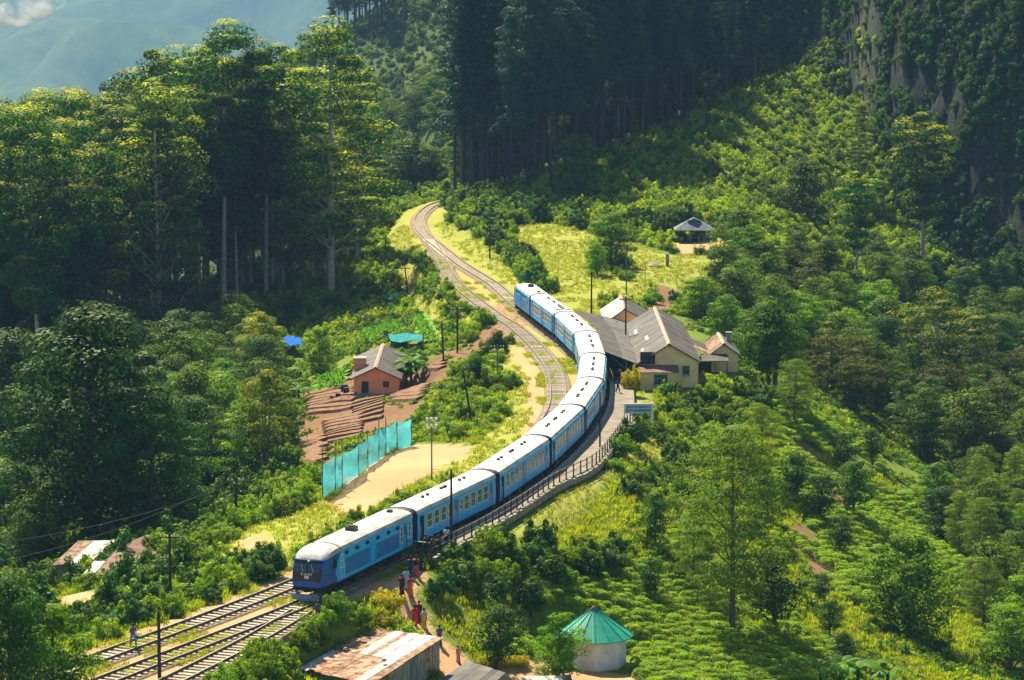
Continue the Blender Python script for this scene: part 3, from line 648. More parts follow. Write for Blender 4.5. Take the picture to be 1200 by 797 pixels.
        gt = MB(); gt.box((L/2+1.2, s*(HW+.045), ZE-.02), (L-2.6, .05, .08)); gt.build('gutter', M['blue'], root)
        steps(root, 3.35, s)
    bogie(root, 3.6); bogie(root, L-3.0)
    u = MB(); u.box((7.4, 0, .62), (2.0, 2.5, .72)); u.box((9.8, 0, .66), (1.8, 2.4, .6)); u.box((12.2, 0, .72), (1.4, 2.3, .5)); u.box((L/2, 0, .95), (L-.6, 1.6, .2)); u.box((2.0, 0, .8), (1.2, 2.4, .3))
    u.build('underframe', M['under'], root)
    return root
ms = np.r_[0, np.cumsum(np.linalg.norm(np.diff(MAIN[:, :2], axis=0), axis=1))]
def on_main(s): return np.array([np.interp(s, ms, MAIN[:, 0]), np.interp(s, ms, MAIN[:, 1])])
s_g1 = ms[np.argmin(np.hypot(MAIN[:, 0]+9.2, MAIN[:, 1]-241.8))]
def place(root, s0, L, flip=False):
    a, c = on_main(s0), on_main(s0+L)
    ang = math.atan2(c[1]-a[1], c[0]-a[0])
    if flip: root.location = (c[0], c[1], RT); root.rotation_euler = (0, 0, ang+math.pi)
    else: root.location = (a[0], a[1], RT); root.rotation_euler = (0, 0, ang)
G = 'carriages of the blue train'
pc = power_car(); tag(pc, 'leading power car with black windscreen mask and royal blue rounded nose', 'railway power car', G); place(pc, s_g1-18.5, 18.0)
c0 = MB(); gx = gangway(pc, 18.0, 19.1)
tail = copy_tree(pc)
ck = coach(); PIT = 19.42
labs = ['blue passenger coach coupled directly behind the leading power car', 'blue passenger coach second behind the leading power car', 'blue passenger coach third behind the leading power car, nearing the platform bend',
    'blue passenger coach fourth behind the leading power car, beside the white station name sign', 'blue coach under the tip of the grey station canopy, on the curve',
    'white-roofed coach alongside the middle of the grey station canopy', 'white-roofed coach at the far end of the station canopy, pale blue side showing', 'pale blue coach coupled next to the rear power car, with dark roof equipment']
for i, lb in enumerate(labs):
    o = ck if i == 0 else copy_tree(ck)
    tag(o, lb, 'railway coach', G); place(o, s_g1+.6+PIT*i, 18.3)
    if i == 7:
        rf = [c for c in o.children if c.name.startswith('roof')][0]
        m_ = MB(); m_.box((2.6, 0, ZT+.02), (3.0, 1.7, .14)); m_.build('roof_unit', M['roof_grey'], rf); m_ = MB(); m_.box((2.6, 0, ZT+.10), (2.4, .5, .08)); m_.build('roof_grille', M['black'], rf)
tag(tail, 'rear power car at the far tail end of the blue train with dark side panels', 'railway power car', G); place(tail, s_g1+.6+PIT*8, 14.8, flip=True); tail.scale = (.82, 1, 1)
for c in list(tail.children):
    if c.name.startswith('gangway'): bpy.data.objects.remove(c)
# ------------------------------------------------------------------ buildings
def corr(name, c1, c2, rough=.6, var=.5, scale=1.2, rnd=.15, metal=.0, wave=9.0, axis_='X'):
    """Corrugated sheet: ribs as relief, patchy second tone (rust, soot)."""
    m, n, l, b = newmat(name)
    tc = n.new('ShaderNodeTexCoord'); nz = n.new('ShaderNodeTexNoise'); nz.inputs['Scale'].default_value = scale; nz.inputs['Detail'].default_value = 8; nz.inputs['Roughness'].default_value = .65
    l.new(tc.outputs['Object'], nz.inputs['Vector'])
    cr = n.new('ShaderNodeValToRGB'); cr.color_ramp.elements[0].position = .5-var*.3; cr.color_ramp.elements[1].position = .5+var*.3
    cr.color_ramp.elements[0].color = (*c1, 1); cr.color_ramp.elements[1].color = (*c2, 1); l.new(nz.outputs['Fac'], cr.inputs[0])
    oi = n.new('ShaderNodeObjectInfo'); mr = n.new('ShaderNodeMapRange'); mr.inputs[3].default_value = 1-rnd; mr.inputs[4].default_value = 1+rnd
    hs = n.new('ShaderNodeHueSaturation'); l.new(oi.outputs['Random'], mr.inputs[0]); l.new(mr.outputs[0], hs.inputs['Value']); l.new(cr.outputs[0], hs.inputs['Color'])
    l.new(hs.outputs[0], b.inputs['Base Color']); b.inputs['Roughness'].default_value = rough; b.inputs['Metallic'].default_value = metal; b.inputs['Specular IOR Level'].default_value = .12
    wv = n.new('ShaderNodeTexWave'); wv.bands_direction = axis_; wv.inputs['Scale'].default_value = wave/6.28; l.new(tc.outputs['Object'], wv.inputs['Vector'])
    bp = n.new('ShaderNodeBump'); bp.inputs['Strength'].default_value = .35; bp.inputs['Distance'].default_value = .02; l.new(wv.outputs['Fac'], bp.inputs['Height']); l.new(bp.outputs[0], b.inputs['Normal'])
    return m
M['tin_grey'] = corr('weathered_grey_sheet', (.08,.08,.085), (.15,.148,.148), .8, .5, .6, .12, axis_='Y')
M['tin_dark'] = corr('dark_grey_sheet', (.05,.05,.055), (.105,.10,.10), .8, .5, .8, .12, axis_='Y')
M['tin_pale'] = corr('bright_zinc_sheet', (.24,.24,.24), (.56,.57,.58), .55, .5, 1.0, .12, .0)
M['tin_rust'] = corr('rusty_sheet', (.17,.07,.035), (.36,.27,.21), .8, .3, 1.6, .25)
M['tin_brown'] = corr('red_brown_sheet', (.13,.065,.055), (.22,.13,.11), .7, .5, 1.0, .12)
M['tin_teal'] = corr('teal_painted_sheet', (.015,.22,.17), (.03,.34,.26), .5, .5, 1.0, .06)
M['ridge_tile'] = mat('worn_red_white_ridge', (.46,.38,.34), .8, .15, 2.2, .3, col2=(.33,.13,.09))
M['wall_cream'] = mat('cream_plaster', (.86,.62,.30), .9, .12, .8, .15, col2=(.72,.50,.25))
M['wall_orange'] = mat('warm_orange_plaster', (.82,.55,.25), .9, .12, .8, .15, col2=(.68,.46,.22))
M['wall_pink'] = mat('salmon_plaster', (.95,.36,.18), .9, .10, .9, .15, col2=(.80,.29,.15))
M['wall_white'] = mat('whitewash', (.66,.66,.66), .9, .10, .9, .15, col2=(.48,.48,.46))
M['wall_dark'] = mat('dark_timber_wall', (.05,.042,.036), .9, .3, 2, .3)
M['wall_board'] = mat('grey_board_wall', (.22,.20,.18), .9, .4, 3, .4, rnd=.3, stretch=(1, 1, .3))
M['wall_violet'] = mat('violet_plaster', (.09,.08,.20), .9, .15, 1)
M['frame_blue'] = mat('turquoise_frame', (.10,.36,.40), .6, .12, 3)
M['concrete'] = mat('grey_concrete', (.26,.25,.23), .9, .25, 2, .4)
def gable_house(name, x0, x1, y0, y1, zb, ze_l, zp, xr, ze_r, wall, sheetm, over=.35, label=None, cat='house', th=.09, sheet_w=1.2, back_ze=None, ridgecap=None, group=None, base_off=1.0):
    """House with the gable facing -Y, ridge along Y at xr. Walls one mesh, roof split into lapped sheets."""
    root = empty(name, ((x0+x1)/2, y0, zb)); tag(root, label, cat, group); ox, oy, oz = (x0+x1)/2, y0, zb
    P_ = lambda x, y, z: (x-ox, y-oy, z-oz)
    w = MB(); prof = [(x0, zb-base_off), (x1, zb-base_off), (x1, ze_r), (xr, zp), (x0, ze_l)]
    w.loft([[P_(x, y, z) for x, z in prof] for y in (y0, y1)]); w.build('wall', wall, root)
    rf = empty('roof', (0, 0, 0)); rf.parent = root
    rng = random.Random(int(abs(x0*100+y0)))
    for side in (0, 1):
        xe, ze = ((x0, ze_l), (x1, ze_r))[side]; dx = (xe-xr); L_ = math.hypot(dx, ze-zp); ux, uz = dx/L_, (ze-zp)/L_
        ex, ez = xe+ux*over, ze+uz*over+.02
        y = y0-over; n_ = max(1, round((y1-y0+2*over)/sheet_w)); st = (y1-y0+2*over)/n_
        for k in range(n_):
            dz = .10+.02*(k % 2)+rng.uniform(0, .012); m = MB()
            m.prism([P_(xr, y+k*st-.03, zp+dz), P_(ex, y+k*st-.03, ez+dz), P_(ex, y+(k+1)*st+.03, ez+dz), P_(xr, y+(k+1)*st+.03, zp+dz)], th); m.build('roof_sheet', sheetm if not isinstance(sheetm, list) else rng.choice(sheetm[side] if isinstance(sheetm[side], list) else [sheetm[side]]), rf)
    for k in range(int((y1-y0+2*over)/1.0)):
        m = MB(); yy = y0-over+k*1.0; m.loft([[P_(xr-.24, q, zp+.07), P_(xr, q, zp+.25), P_(xr+.24, q, zp+.07)] for q in (yy, yy+.97)]); m.build('ridge_tile', ridgecap or sheetm if not isinstance(sheetm, list) or ridgecap else M['tin_grey'], rf)
    # barge boards on the near gable
    for xe, ze in ((x0, ze_l), (x1, ze_r)):
        dx = xe-xr; L_ = math.hypot(dx, ze-zp); m = MB(); ux, uz = dx/L_, (ze-zp)/L_
        m.loft([[P_(xr, q, zp-.02), P_(xr, q, zp+.12), P_(xe+ux*over, q, ze+uz*over+.12), P_(xe+ux*over, q, ze+uz*over-.02)] for q in (y0-over-.04, y0-over)]); m.build('barge_board', M['wall_dark'], rf)
    return root, P_
def house_window(root, P_, x, y, z, w, h, fm, face='-y', nb=2, name='window'):
    f = MB(); t = .07; g = MB()
    if face == '-y': bx = lambda cx, cz, dx, dz, dp, off: ((P_(x+cx, y-off, z+cz)), (dx, dp, dz))
    else: bx = lambda cx, cz, dx, dz, dp, off: ((P_(x+off*(1 if face == '+x' else -1), y+cx, z+cz)), (dp, dx, dz))
    for dx in (-w/2, w/2): f.box(*bx(dx, 0, t, h+t, .10, .04))
    for dz in (-h/2, h/2): f.box(*bx(0, dz, w-t, t, .10, .04))
    for k in range(1, nb): f.box(*bx(-w/2+w*k/nb, 0, t*.7, h-t, .08, .04))
    f.box(*bx(0, .12*h, w-t, t*.7, .07, .04)); f.box(*bx(0, -h/2-.1, w+.25, .08, .2, .08))
    o = f.build(name, fm, root); g.box(*bx(0, 0, w-t, h-t, .04, .02)); g.build('pane', M['glass'], o); return o

# main station building, ridge running away from the viewer
st, P_ = gable_house('station_building', 14.6, 21.3, 338.2, 373, 0, 2.9, 4.95, 17.95, 3.05, M['wall_cream'], [M['tin_grey'], M['tin_dark']], .4,
    'cream station building with long grey gabled roof beside the platform', 'station', sheet_w=2.9, ridgecap=M['ridge_tile'])
house_window(st, P_, 19.9, 338.2, 2.0, .75, 1.0, M['frame_blue'])
m = MB(); m.box(P_(15.5, 338.15, 3.4), (1.7, .10, 1.4)); m.build('vent_boards', M['wall_dark'], st)
# lean-to with the reddish roof on the near gable
le = MB(); le.box(P_(16.6, 337.0, .6), (4.1, 2.3, 3.0)); lo = le.build('lean_to_wall', M['wall_orange'], st)
for k in range(3):
    m = MB(); xa = 14.35+k*1.53; m.prism([P_(xa, 335.55, 2.12+.015*(k % 2)), P_(xa+1.56, 335.55, 2.12+.015*(k % 2)), P_(xa+1.56, 338.1, 2.62+.015*(k % 2)), P_(xa, 338.1, 2.62+.015*(k % 2))], .08); m.build('lean_to_sheet', M['tin_brown'], st)
house_window(st, P_, 16.9, 335.85, 1.25, 1.5, 1.15, M['frame_blue'], nb=4)
for y_ in (345, 352, 359): m = MB(); m.box(P_(21.33, y_, 1.5), (.06, .9, 1.1)); m.build('shutter', M['frame_blue'], st)
m = MB(); m.box(P_(14.55, 350, 1.1), (.06, 1.1, 2.1)); m.build('door', M['frame_blue'], st)
# white patches left where sheets were replaced
for x_, y_, ww, hh in ((16.0, 352, .35, 3.6), (15.2, 345, .3, 2.6), (15.1, 362, .35, 3.4)):
    z_ = 2.9+(x_-14.6)/(17.95-14.6)*2.05+.155; m = MB(); m.prism([P_(x_-ww/2, y_-hh/2, z_-ww*.3), P_(x_+ww/2, y_-hh/2, z_+ww*.3), P_(x_+ww/2, y_+hh/2, z_+ww*.3), P_(x_-ww/2, y_+hh/2, z_-ww*.3)], .02); m.build('patch', M['tin_pale'], st)
# platform canopy: separate low roof on brackets
cn = empty('platform_canopy', (12, 337, 0)); tag(cn, 'grey tin canopy on blue brackets over the platform, touching the train roofs', 'canopy')
cp = []
for y_ in np.linspace(337.0, 376.5, 14):
    xm = np.interp(y_, MAIN[:, 1], MAIN[:, 0]); cp.append((xm+1.25, y_))
for i in range(len(cp)-1):
    (xa, ya), (xb, yb) = cp[i], cp[i+1]; dz = .015*(i % 2); ip = 14.35
    for q, (f0, f1, mm) in enumerate(((0, .55, 'tin_dark'), (.55, 1, 'tin_grey'))):
        m = MB(); A = (xa+(ip-xa)*f0, ya); B = (xb+(ip-xb)*f0, yb+.05); C_ = (xb+(ip-xb)*f1, yb+.05); D_ = (xa+(ip-xa)*f1, ya)
        z0_, z1_ = 4.35-1.5*f0+dz+.02*q, 4.35-1.5*f1+dz+.02*q
        m.prism([(A[0]-12, A[1]-337, z0_), (D_[0]-12, D_[1]-337, z1_), (C_[0]-12, C_[1]-337, z1_), (B[0]-12, B[1]-337, z0_)], .07); m.build('canopy_sheet', M[mm], cn)
for y_ in (338.5, 345, 352, 359, 366, 373):
    m = MB(); m.tube([(1.1, y_-337, .9), (1.1, y_-337, 3.3)], .10, 8); m.tube([(1.1, y_-337, 2.0), (-.8, y_-337, 3.75)], .06, 6); m.tube([(1.1, y_-337, 2.0), (2.3, y_-337, 2.95)], .06, 6); m.build('bracket_post', M['frame_blue'], cn)
# small store behind, next to the line
bs, Pb = gable_house('store_house', 11.9, 17.4, 376.5, 390, .2, 2.7, 4.35, 14.3, 2.7, M['wall_orange'], [M['tin_pale'], M['tin_dark']], .35,
    'small store behind the station with one bright and one dark roof slope', 'store', sheet_w=3.2, ridgecap=M['ridge_tile'])
m = MB(); m.box(Pb(11.85, 380, 1.5), (.06, 1.2, 1.6)); m.build('door', M['wall_dark'], bs)
# station keeper's house with chimney and porch, right
kh, Pk = gable_house('keeper_house', 23.75, 26.9, 352, 361.5, -.2, 2.05, 3.15, 25.2, 2.0, M['wall_cream'], [[M['tin_rust'], M['tin_brown']], M['tin_grey']], .35,
    'small cream house with chimney to the right of the station', 'house', sheet_w=2.4, ridgecap=M['ridge_tile'])
m = MB(); m.box(Pk(26.2, 358, 2.9), (.6, .6, 1.7)); ch = m.build('chimney', M['concrete'], kh); m = MB(); m.box(Pk(26.2, 358, 3.8), (.75, .75, .12)); m.build('chimney_cap', M['concrete'], ch)
for k in range(3):
    m = MB(); xa = 22.4+k*1.05; m.prism([Pk(xa, 349.0, 1.55+.015*(k % 2)), Pk(xa+1.08, 349.0, 1.55+.015*(k % 2)), Pk(xa+1.08, 351.9, 2.0+.015*(k % 2)), Pk(xa, 351.9, 2.0+.015*(k % 2))], .07); m.build('porch_sheet', M['tin_dark'], kh)
for x_ in (22.5, 24, 25.4): m = MB(); m.tube([Pk(x_, 349.2, -.6), Pk(x_, 349.2, 1.5)], .06, 6); m.build('porch_post', M['wall_dark'], kh)
m = MB(); m.box(Pk(23.0, 351.8, .7), (1.4, .1, 2.2)); m.build('porch_wall', M['wall_dark'], kh)
for k in range(3):
    m = MB(); m.prism([Pk(21.35, 352+3*k, 2.95+.01*k), Pk(23.6, 352+3*k, 1.95+.01*k), Pk(23.6, 355.05+3*k, 1.95+.01*k), Pk(21.35, 355.05+3*k, 2.95+.01*k)], .07); m.build('link_sheet', M['tin_rust'] if k == 0 else M['tin_dark'], kh)

# pink farmhouse on the terraces
ph, Pp = gable_house('farmhouse', -19.6, -14.1, 366, 387, -5, -2.9, -1.65, -16.9, -2.9, M['wall_pink'], [M['tin_grey'], M['tin_dark']], .5,
    'salmon pink farmhouse with grey gabled roof on the brown terraces', 'house', sheet_w=3.0, ridgecap=M['ridge_tile'])
m = MB(); m.box(Pp(-19.1, 372, -2.1), (1.5, 2.0, 1.7)); ch = m.build('chimney', M['wall_pink'], ph); m = MB(); m.box(Pp(-19.1, 372, -1.2), (1.7, 2.2, .12)); m.build('chimney_cap', M['concrete'], ch)
m = MB(); m.box(Pp(-18.2, 365.95, -4.2), (.85, .08, 1.7)); m.build('door', M['wall_dark'], ph)
m = MB(); m.box(Pp(-15.6, 365.93, -3.7), (.7, .07, .7)); m.build('window', M['wall_dark'], ph)
m = MB(); m.box(Pp(-16.9, 366-.35, -5.1), (6.4, .7, .5)); m.build('plinth', M['concrete'], ph)
# dark clutter stacked by its left wall
for i, (dx, dy, s_) in enumerate([(-20.6, 367, .9), (-21.6, 366.5, .7), (-20.9, 368.6, 1.1), (-22.4, 367.4, .6)]):
    x_, y_ = dx, dy; z_ = float(hgt(x_, y_)); m = MB(); m.lathe([(.30*s_, 0), (.42*s_, .15*s_), (.42*s_, .8*s_), (.36*s_, .95*s_)], 10, (0, 0, 0)); o = m.build('water_barrel', M['black'], None, smooth=True, loc=(x_, y_, z_))
    tag(o, 'dark water barrel standing by the left wall of the pink farmhouse', 'barrel', 'barrels beside the farmhouse')

# white octagonal hut with the teal cone roof
hc = (6.6, 235.6, -7.45); hut = empty('octagonal_hut', hc); tag(hut, 'white octagonal hut with teal conical roof below the tea field', 'hut')
for k in range(8):
    a0, a1 = math.pi*(k/4+.02), math.pi*((k+1)/4+.02); r_ = 2.62; m = MB()
    m.add([(r_*math.cos(a), r_*math.sin(a), z) for a in (a0, a1) for z in (-.8, 2.65)]+[((r_-.12)*math.cos(a), (r_-.12)*math.sin(a), z) for a in (a0, a1) for z in (-.8, 2.65)], [(0,1,3,2),(4,6,7,5),(0,2,6,4),(1,5,7,3),(0,4,5,1),(2,3,7,6)])
    m.build('wall_panel', M['wall_white'], hut)
N_ = 16
for k in range(N_):
    a0, a1 = 2*math.pi*k/N_, 2*math.pi*(k+1)/N_; ro = 3.2; m = MB(); ap = Vector((0, 0, 4.7))
    p0 = Vector((ro*math.cos(a0), ro*math.sin(a0), 2.5)); p1 = Vector((ro*math.cos(a1), ro*math.sin(a1), 2.5))
    m.add([ap, p0, p1, ap-Vector((0, 0, .08)), p0-Vector((0, 0, .07)), p1-Vector((0, 0, .07))], [(0,1,2),(3,5,4),(0,3,4,1),(1,4,5,2),(2,5,3,0)]); o = m.build('roof_sheet', M['tin_teal'], hut)
    m = MB(); m.tube([ap+Vector((0, 0, .01)), p0+Vector((0, 0, .02))], .035, 4); m.build('roof_rib', M['tin_teal'], hut)
m = MB(); m.lathe([(.28, 0), (.20, .12), (.03, .28)], 8, (0, 0, 4.62)); m.build('roof_cap', M['tin_brown'], hut)

# helper: roof quad in plan with sheets across it
def sheet_roof(root, A, B, C_, D_, n_, mats, name='roof_sheet', rng=None, rows=1, th=.05):
    """A-B is the upper edge, D-C the lower edge; n_ strips run from A-B down to D-C."""
    A, B, C_, D_ = map(Vector, (A, B, C_, D_)); rng = rng or random.Random(4)
    for r_ in range(rows):
        for k in range(n_):
            f0, f1 = k/n_-.01, (k+1)/n_+.01; g0, g1 = r_/rows, (r_+1)/rows+(.04 if r_ < rows-1 else rng.uniform(-.02, .03))
            T = lambda f, g: (A+(B-A)*f)*(1-g)+(D_+(C_-D_)*f)*g
            up = Vector((0, 0, .02*(k % 2)+.03*(rows-r_)+rng.uniform(0, .015)))
            m = MB(); m.prism([T(f0, g0)+up, T(f1, g0)+up, T(f1, g1)+up+Vector((0, 0, rng.uniform(-.02, .03))), T(f0, g1)+up], th); m.build(name, rng.choice(mats), root)
# rusty shack at the bottom of the picture
def px3(px, py, z): x, y = atz(px, py, z); return Vector((x, y, z))
A, B, C_, D_ = px3(437, 737, -1.5), px3(519, 748, -1.6), px3(433, 803, -2.3), px3(352, 783, -2.2)
c0_ = (A+B+C_+D_)/4; sh = empty('tin_shack', (c0_.x, c0_.y, -4.4)); tag(sh, 'shack with patched rusty and silver sheets on its low roof', 'shack')
o_ = Vector((c0_.x, c0_.y, -4.4)); rng = random.Random(8)
sheet_roof(sh, A-o_, B-o_, C_-o_, D_-o_, 9, [M['tin_rust'], M['tin_rust'], M['tin_pale'], M['tin_pale'], M['tin_rust']], rng=rng, rows=2)
w = MB(); ins = lambda p, q=.06: p+(c0_-p)*q
tops = [ins(p)-o_-Vector((0, 0, .06)) for p in (A, B, C_, D_)]; bots = [Vector((p.x, p.y, -.6)) for p in tops]
w.add(tops+bots, [(0,1,2,3),(7,6,5,4),(0,4,5,1),(1,5,6,2),(2,6,7,3),(3,7,4,0)]); w.build('wall', M['wall_board'], sh)
for k in range(9):   # boards and a door frame on the near right wall
    f = (k+.5)/9; p = tops[1]+(tops[2]-tops[1])*f; d_ = (tops[2]-tops[1]); an = math.atan2(d_.y, d_.x); m = MB()
    hh = p.z+.6; m.box((p.x+math.sin(an)*.05*-1, p.y+math.cos(an)*.05, (p.z-.6)/2-.03), (d_.length/9-.05, .07, hh-.05), an); m.build('wall_board', M['wall_board'] if k not in (1, 6) else M['tin_rust'], sh)
for i, (px_, py_) in enumerate([(405, 762), (470, 742), (500, 748), (450, 775)]):
    p = px3(px_, py_, -1.75); m = MB(); m.lathe([(.16, 0), (.2, .1), (.12, .2)], 7, (0, 0, 0)); o = m.build('stone', M['concrete'], None, loc=p); tag(o, 'stone weighing down the patched roof of the tin shack', 'stone', 'stones on the shack roof')
# lower grey roofs at the picture's bottom edge
def low_roof(name, pts, z, n_, mats, label, zb):
    P4 = [px3(a, b_, z_) for (a, b_), z_ in zip(pts, z)]; c = sum(P4, Vector())/4; root = empty(name, (c.x, c.y, zb)); tag(root, label, 'shed'); o = Vector((c.x, c.y, zb))
    sheet_roof(root, *[p-o for p in P4], n_, mats, rng=random.Random(len(label)))
    tp = [p+(c-p)*.1-o-Vector((0, 0, .05)) for p in P4]; bt = [Vector((p.x, p.y, -.5)) for p in tp]
    w = MB(); w.add(tp+bt, [(0,1,2,3),(7,6,5,4),(0,4,5,1),(1,5,6,2),(2,6,7,3),(3,7,4,0)]); w.build('wall', M['wall_board'], root); return root
low_roof('shed', [(549, 775), (592, 789), (556, 822), (512, 800)], [-3.6, -3.7, -4.3, -4.2], 6, [M['tin_dark'], M['tin_grey']], 'low shed with dark grey tin roof right of the rusty shack', -6.2)
low_roof('shed', [(612, 793), (668, 792), (676, 815), (606, 815)], [-5.2, -5.2, -5.7, -5.7], 6, [M['tin_pale'], M['tin_grey']], 'pale tin roofed shed edge at the bottom, left of the white hut', -7.6)
low_roof('shed', [(348, 770), (392, 772), (352, 800), (318, 792)], [-2.3, -2.4, -2.8, -2.8], 5, [M['tin_dark'], M['tin_grey']], 'little lean-to shed with grey sheets left of the rusty shack', -4.4)
# brown roofed house bottom left
def hip(name, base, pk, zb, mat_, label, n_=5):
    root = empty(name, (sum(p.x for p in base)/4, sum(p.y for p in base)/4, zb)); tag(root, label, 'house'); o = Vector(root.location)
    (a, b_, c, d_), (p, q) = [v-o for v in base], [v-o for v in pk]
    for k, f in enumerate([(p, q, c, d_), (q, p, a, b_)]): sheet_roof(root, *f, n_, mat_[k], rng=random.Random(k+n_))
    for f in [(p, d_, a), (q, b_, c)]: m = MB(); m.prism(list(f), .06); m.build('hip_sheet', mat_[0][0], root)
    tp = [v*.9-Vector((0, 0, .1-v.z*.1)) for v in (a, b_, c, d_)]; bt = [Vector((v.x, v.y, -.6)) for v in tp]
    w = MB(); w.add(tp+bt, [(3,2,1,0),(4,5,6,7),(0,1,5,4),(1,2,6,5),(2,3,7,6),(3,0,4,7)]); w.build('wall', M['wall_dark'], root); return root
hb = [px3(80, 668, -4.6), px3(104, 653, -4.6), px3(222, 646, -4.6), px3(186, 678, -4.9)]
hh_ = hip('village_house', [px3(96, 690, -4.7), px3(126, 650, -4.7), px3(226, 648, -4.7), px3(196, 690, -4.8)], [px3(138, 642, -3.3), px3(172, 627, -3.2)], -7.5, [[M['tin_brown']], [M['tin_grey'], M['tin_pale']]], 'house with brown hipped tin roof among trees at lower left', 5)
low_roof('shed', [(111, 658), (166, 659), (148, 673), (98, 673)], [-4.1, -4.1, -4.5, -4.5], 5, [M['tin_pale']], 'lean-to with flat pale grey roof in front of the brown roofed house', -7.4)
low_roof('shed', [(92, 634), (136, 634), (104, 660), (62, 662)], [-4.6, -4.6, -5.6, -5.6], 5, [M['tin_rust'], M['tin_grey'], M['tin_pale']], 'long grey and rusty roofed shed left of the brown roofed house', -8.5)
# half hidden houses in the dark trees
low_roof('shed', [(139, 516), (180, 512), (172, 540), (132, 545)], [-10.6, -10.6, -12.4, -12.4], 5, [M['tin_teal']], 'shed with turquoise roof half hidden by the dark trees on the left', -16)
low_roof('shed', [(180, 514), (206, 520), (200, 545), (176, 540)], [-10.9, -10.9, -12.2, -12.2], 4, [M['tin_pale'], M['tin_rust']], 'pale roofed shed glimpsed through branches beside the turquoise roof', -16)
vh = low_roof('village_hut', [(228, 528), (254, 528), (262, 546), (222, 546)], [-9.6, -9.6, -10.8, -10.8], 4, [M['tin_grey']], 'small violet walled hut under the trees left of the crossed wires', -14)
for w_ in vh.children:
    if w_.name.startswith('wall'): w_.data.materials[0] = M['wall_violet']
# blue tarpaulin shelters and nets by the garden
M['tarp'] = mat('blue_tarpaulin', (.015,.10,.45), .95, .25, 1.5, .3, spec=.03)
M['tarp_aqua'] = mat('aqua_plastic', (.03,.20,.23), .95, .3, 1.5, .3, spec=.03)
def tarp(pts, z, m_, label, sag=.3):
    P4 = [at(*p)+Vector((0, 0, z)) for p in pts]; c = sum(P4, Vector())/4; V = []; n_ = 6
    for j in range(n_+1):
        for i in range(n_+1):
            f, g = i/n_, j/n_; p = (P4[0]*(1-f)+P4[1]*f)*(1-g)+(P4[3]*(1-f)+P4[2]*f)*g; V.append(p-c-Vector((0, 0, sag*math.sin(f*9+g*5)*.5+sag*.5)))
    V2 = [v-Vector((0, 0, .03)) for v in V]; Fs = [(j*(n_+1)+i, j*(n_+1)+i+1, (j+1)*(n_+1)+i+1, (j+1)*(n_+1)+i) for j in range(n_) for i in range(n_)]
    k = len(V); g = MB(); g.add(V+V2, Fs+[tuple(k+q for q in f[::-1]) for f in Fs]); root = empty('shelter', tuple(c-Vector((0, 0, z)))); tag(root, label, 'shelter')
    o = g.build('tarpaulin', m_, root, smooth=True); o.location = (0, 0, z)
    for p in P4: m = MB(); m.tube([p-c+Vector((0, 0, -.6)), p-c+Vector((0, 0, z-.05))], .06, 5); m.build('post', M['wall_dark'], root)
    return root
tarp([(296, 411), (318, 409), (322, 420), (300, 424)], 2.2, M['tarp'], 'blue tarpaulin shelter left of the farmhouse behind the yellow tree')
tarp([(328, 409), (350, 409), (356, 419), (332, 420)], 2.0, M['tarp'], 'small blue tarpaulin right of the larger one, left of the farmhouse')
tarp([(452, 352), (478, 350), (476, 357), (455, 360)], 1.2, M['tarp_aqua'], 'aqua plastic cover at the top end of the vegetable garden', .5)
tarp([(455, 403), (496, 404), (494, 412), (458, 413)], 1.6, M['tarp_aqua'], 'aqua plastic roof strip behind the farmhouse')

# gazebo on the knoll
gz = at(813, 281); gb = empty('gazebo', gz); tag(gb, 'open gazebo with faded blue roof and benches on the clay terrace', 'gazebo')
M['gaz_roof'] = mat('faded_blue_roof', (.13,.155,.19), .9, .4, 1.5, .4, col2=(.07,.08,.10))
for k in range(6):
    a = math.pi/3*k+.3; m = MB(); m.tube([(2.5*math.cos(a), 1.9*math.sin(a), -.5), (2.5*math.cos(a), 1.9*math.sin(a), 1.85)], .13, 8); m.build('post', M['wall_board'], gb)
for k in range(4):
    c = [(-3.2, -2.5), (3.2, -2.5), (3.2, 2.5), (-3.2, 2.5)]; a, c2 = c[k], c[(k+1) % 4]; rgd = [(-.9, 0), (.9, 0)]
    q = {0: [(*a, 1.75), (*c2, 1.75), (.9, 0, 3.25), (-.9, 0, 3.25)], 1: [(*a, 1.75), (*c2, 1.75), (.9, 0, 3.25)], 2: [(*a, 1.75), (*c2, 1.75), (-.9, 0, 3.25), (.9, 0, 3.25)], 3: [(*a, 1.75), (*c2, 1.75), (-.9, 0, 3.25)]}[k]
    m = MB(); m.prism(q, .14); m.build('roof_slope', M['gaz_roof'], gb)
m = MB(); m.loft([[(-1.1, -.7, 3.05), (0, -.75, 3.6), (1.1, -.7, 3.05)], [(-1.1, .7, 3.05), (0, .75, 3.6), (1.1, .7, 3.05)]]); m.build('roof_lantern', M['gaz_roof'], gb)
for (x_, y_, l_, rz) in [(-2.9, -2.0, 2.4, 0), (2.2, -1.6, 1.8, .2), (0, -1.2, 2.2, 0), (0, 1.4, 3.5, 0)]:
    m = MB(); m.box((x_, y_, .5), (l_, .45, .1), rz); m.box((x_-l_*.35, y_, .2), (.25, .35, .5), rz); m.box((x_+l_*.35, y_, .2), (.25, .35, .5), rz); o = m.build('bench', M['concrete'], gb)
# marker stone and pillar on the terrace
p = at(782, 312); m = MB(); m.box((0, 0, .9), (.5, .4, 2.0)); o = m.build('pillar', M['stone'], None, loc=p); tag(o, 'short pale pillar standing in the yellow grass below the gazebo', 'pillar')
p = at(767, 313); m = MB(); m.lathe([(.9, -.1), (1.0, .25), (.6, .6), (.1, .7)], 9, (0, 0, 0)); o = m.build('boulder', M['concrete'], None, smooth=True, loc=p); tag(o, 'grey boulder beside the short pillar in the yellow grass', 'boulder')

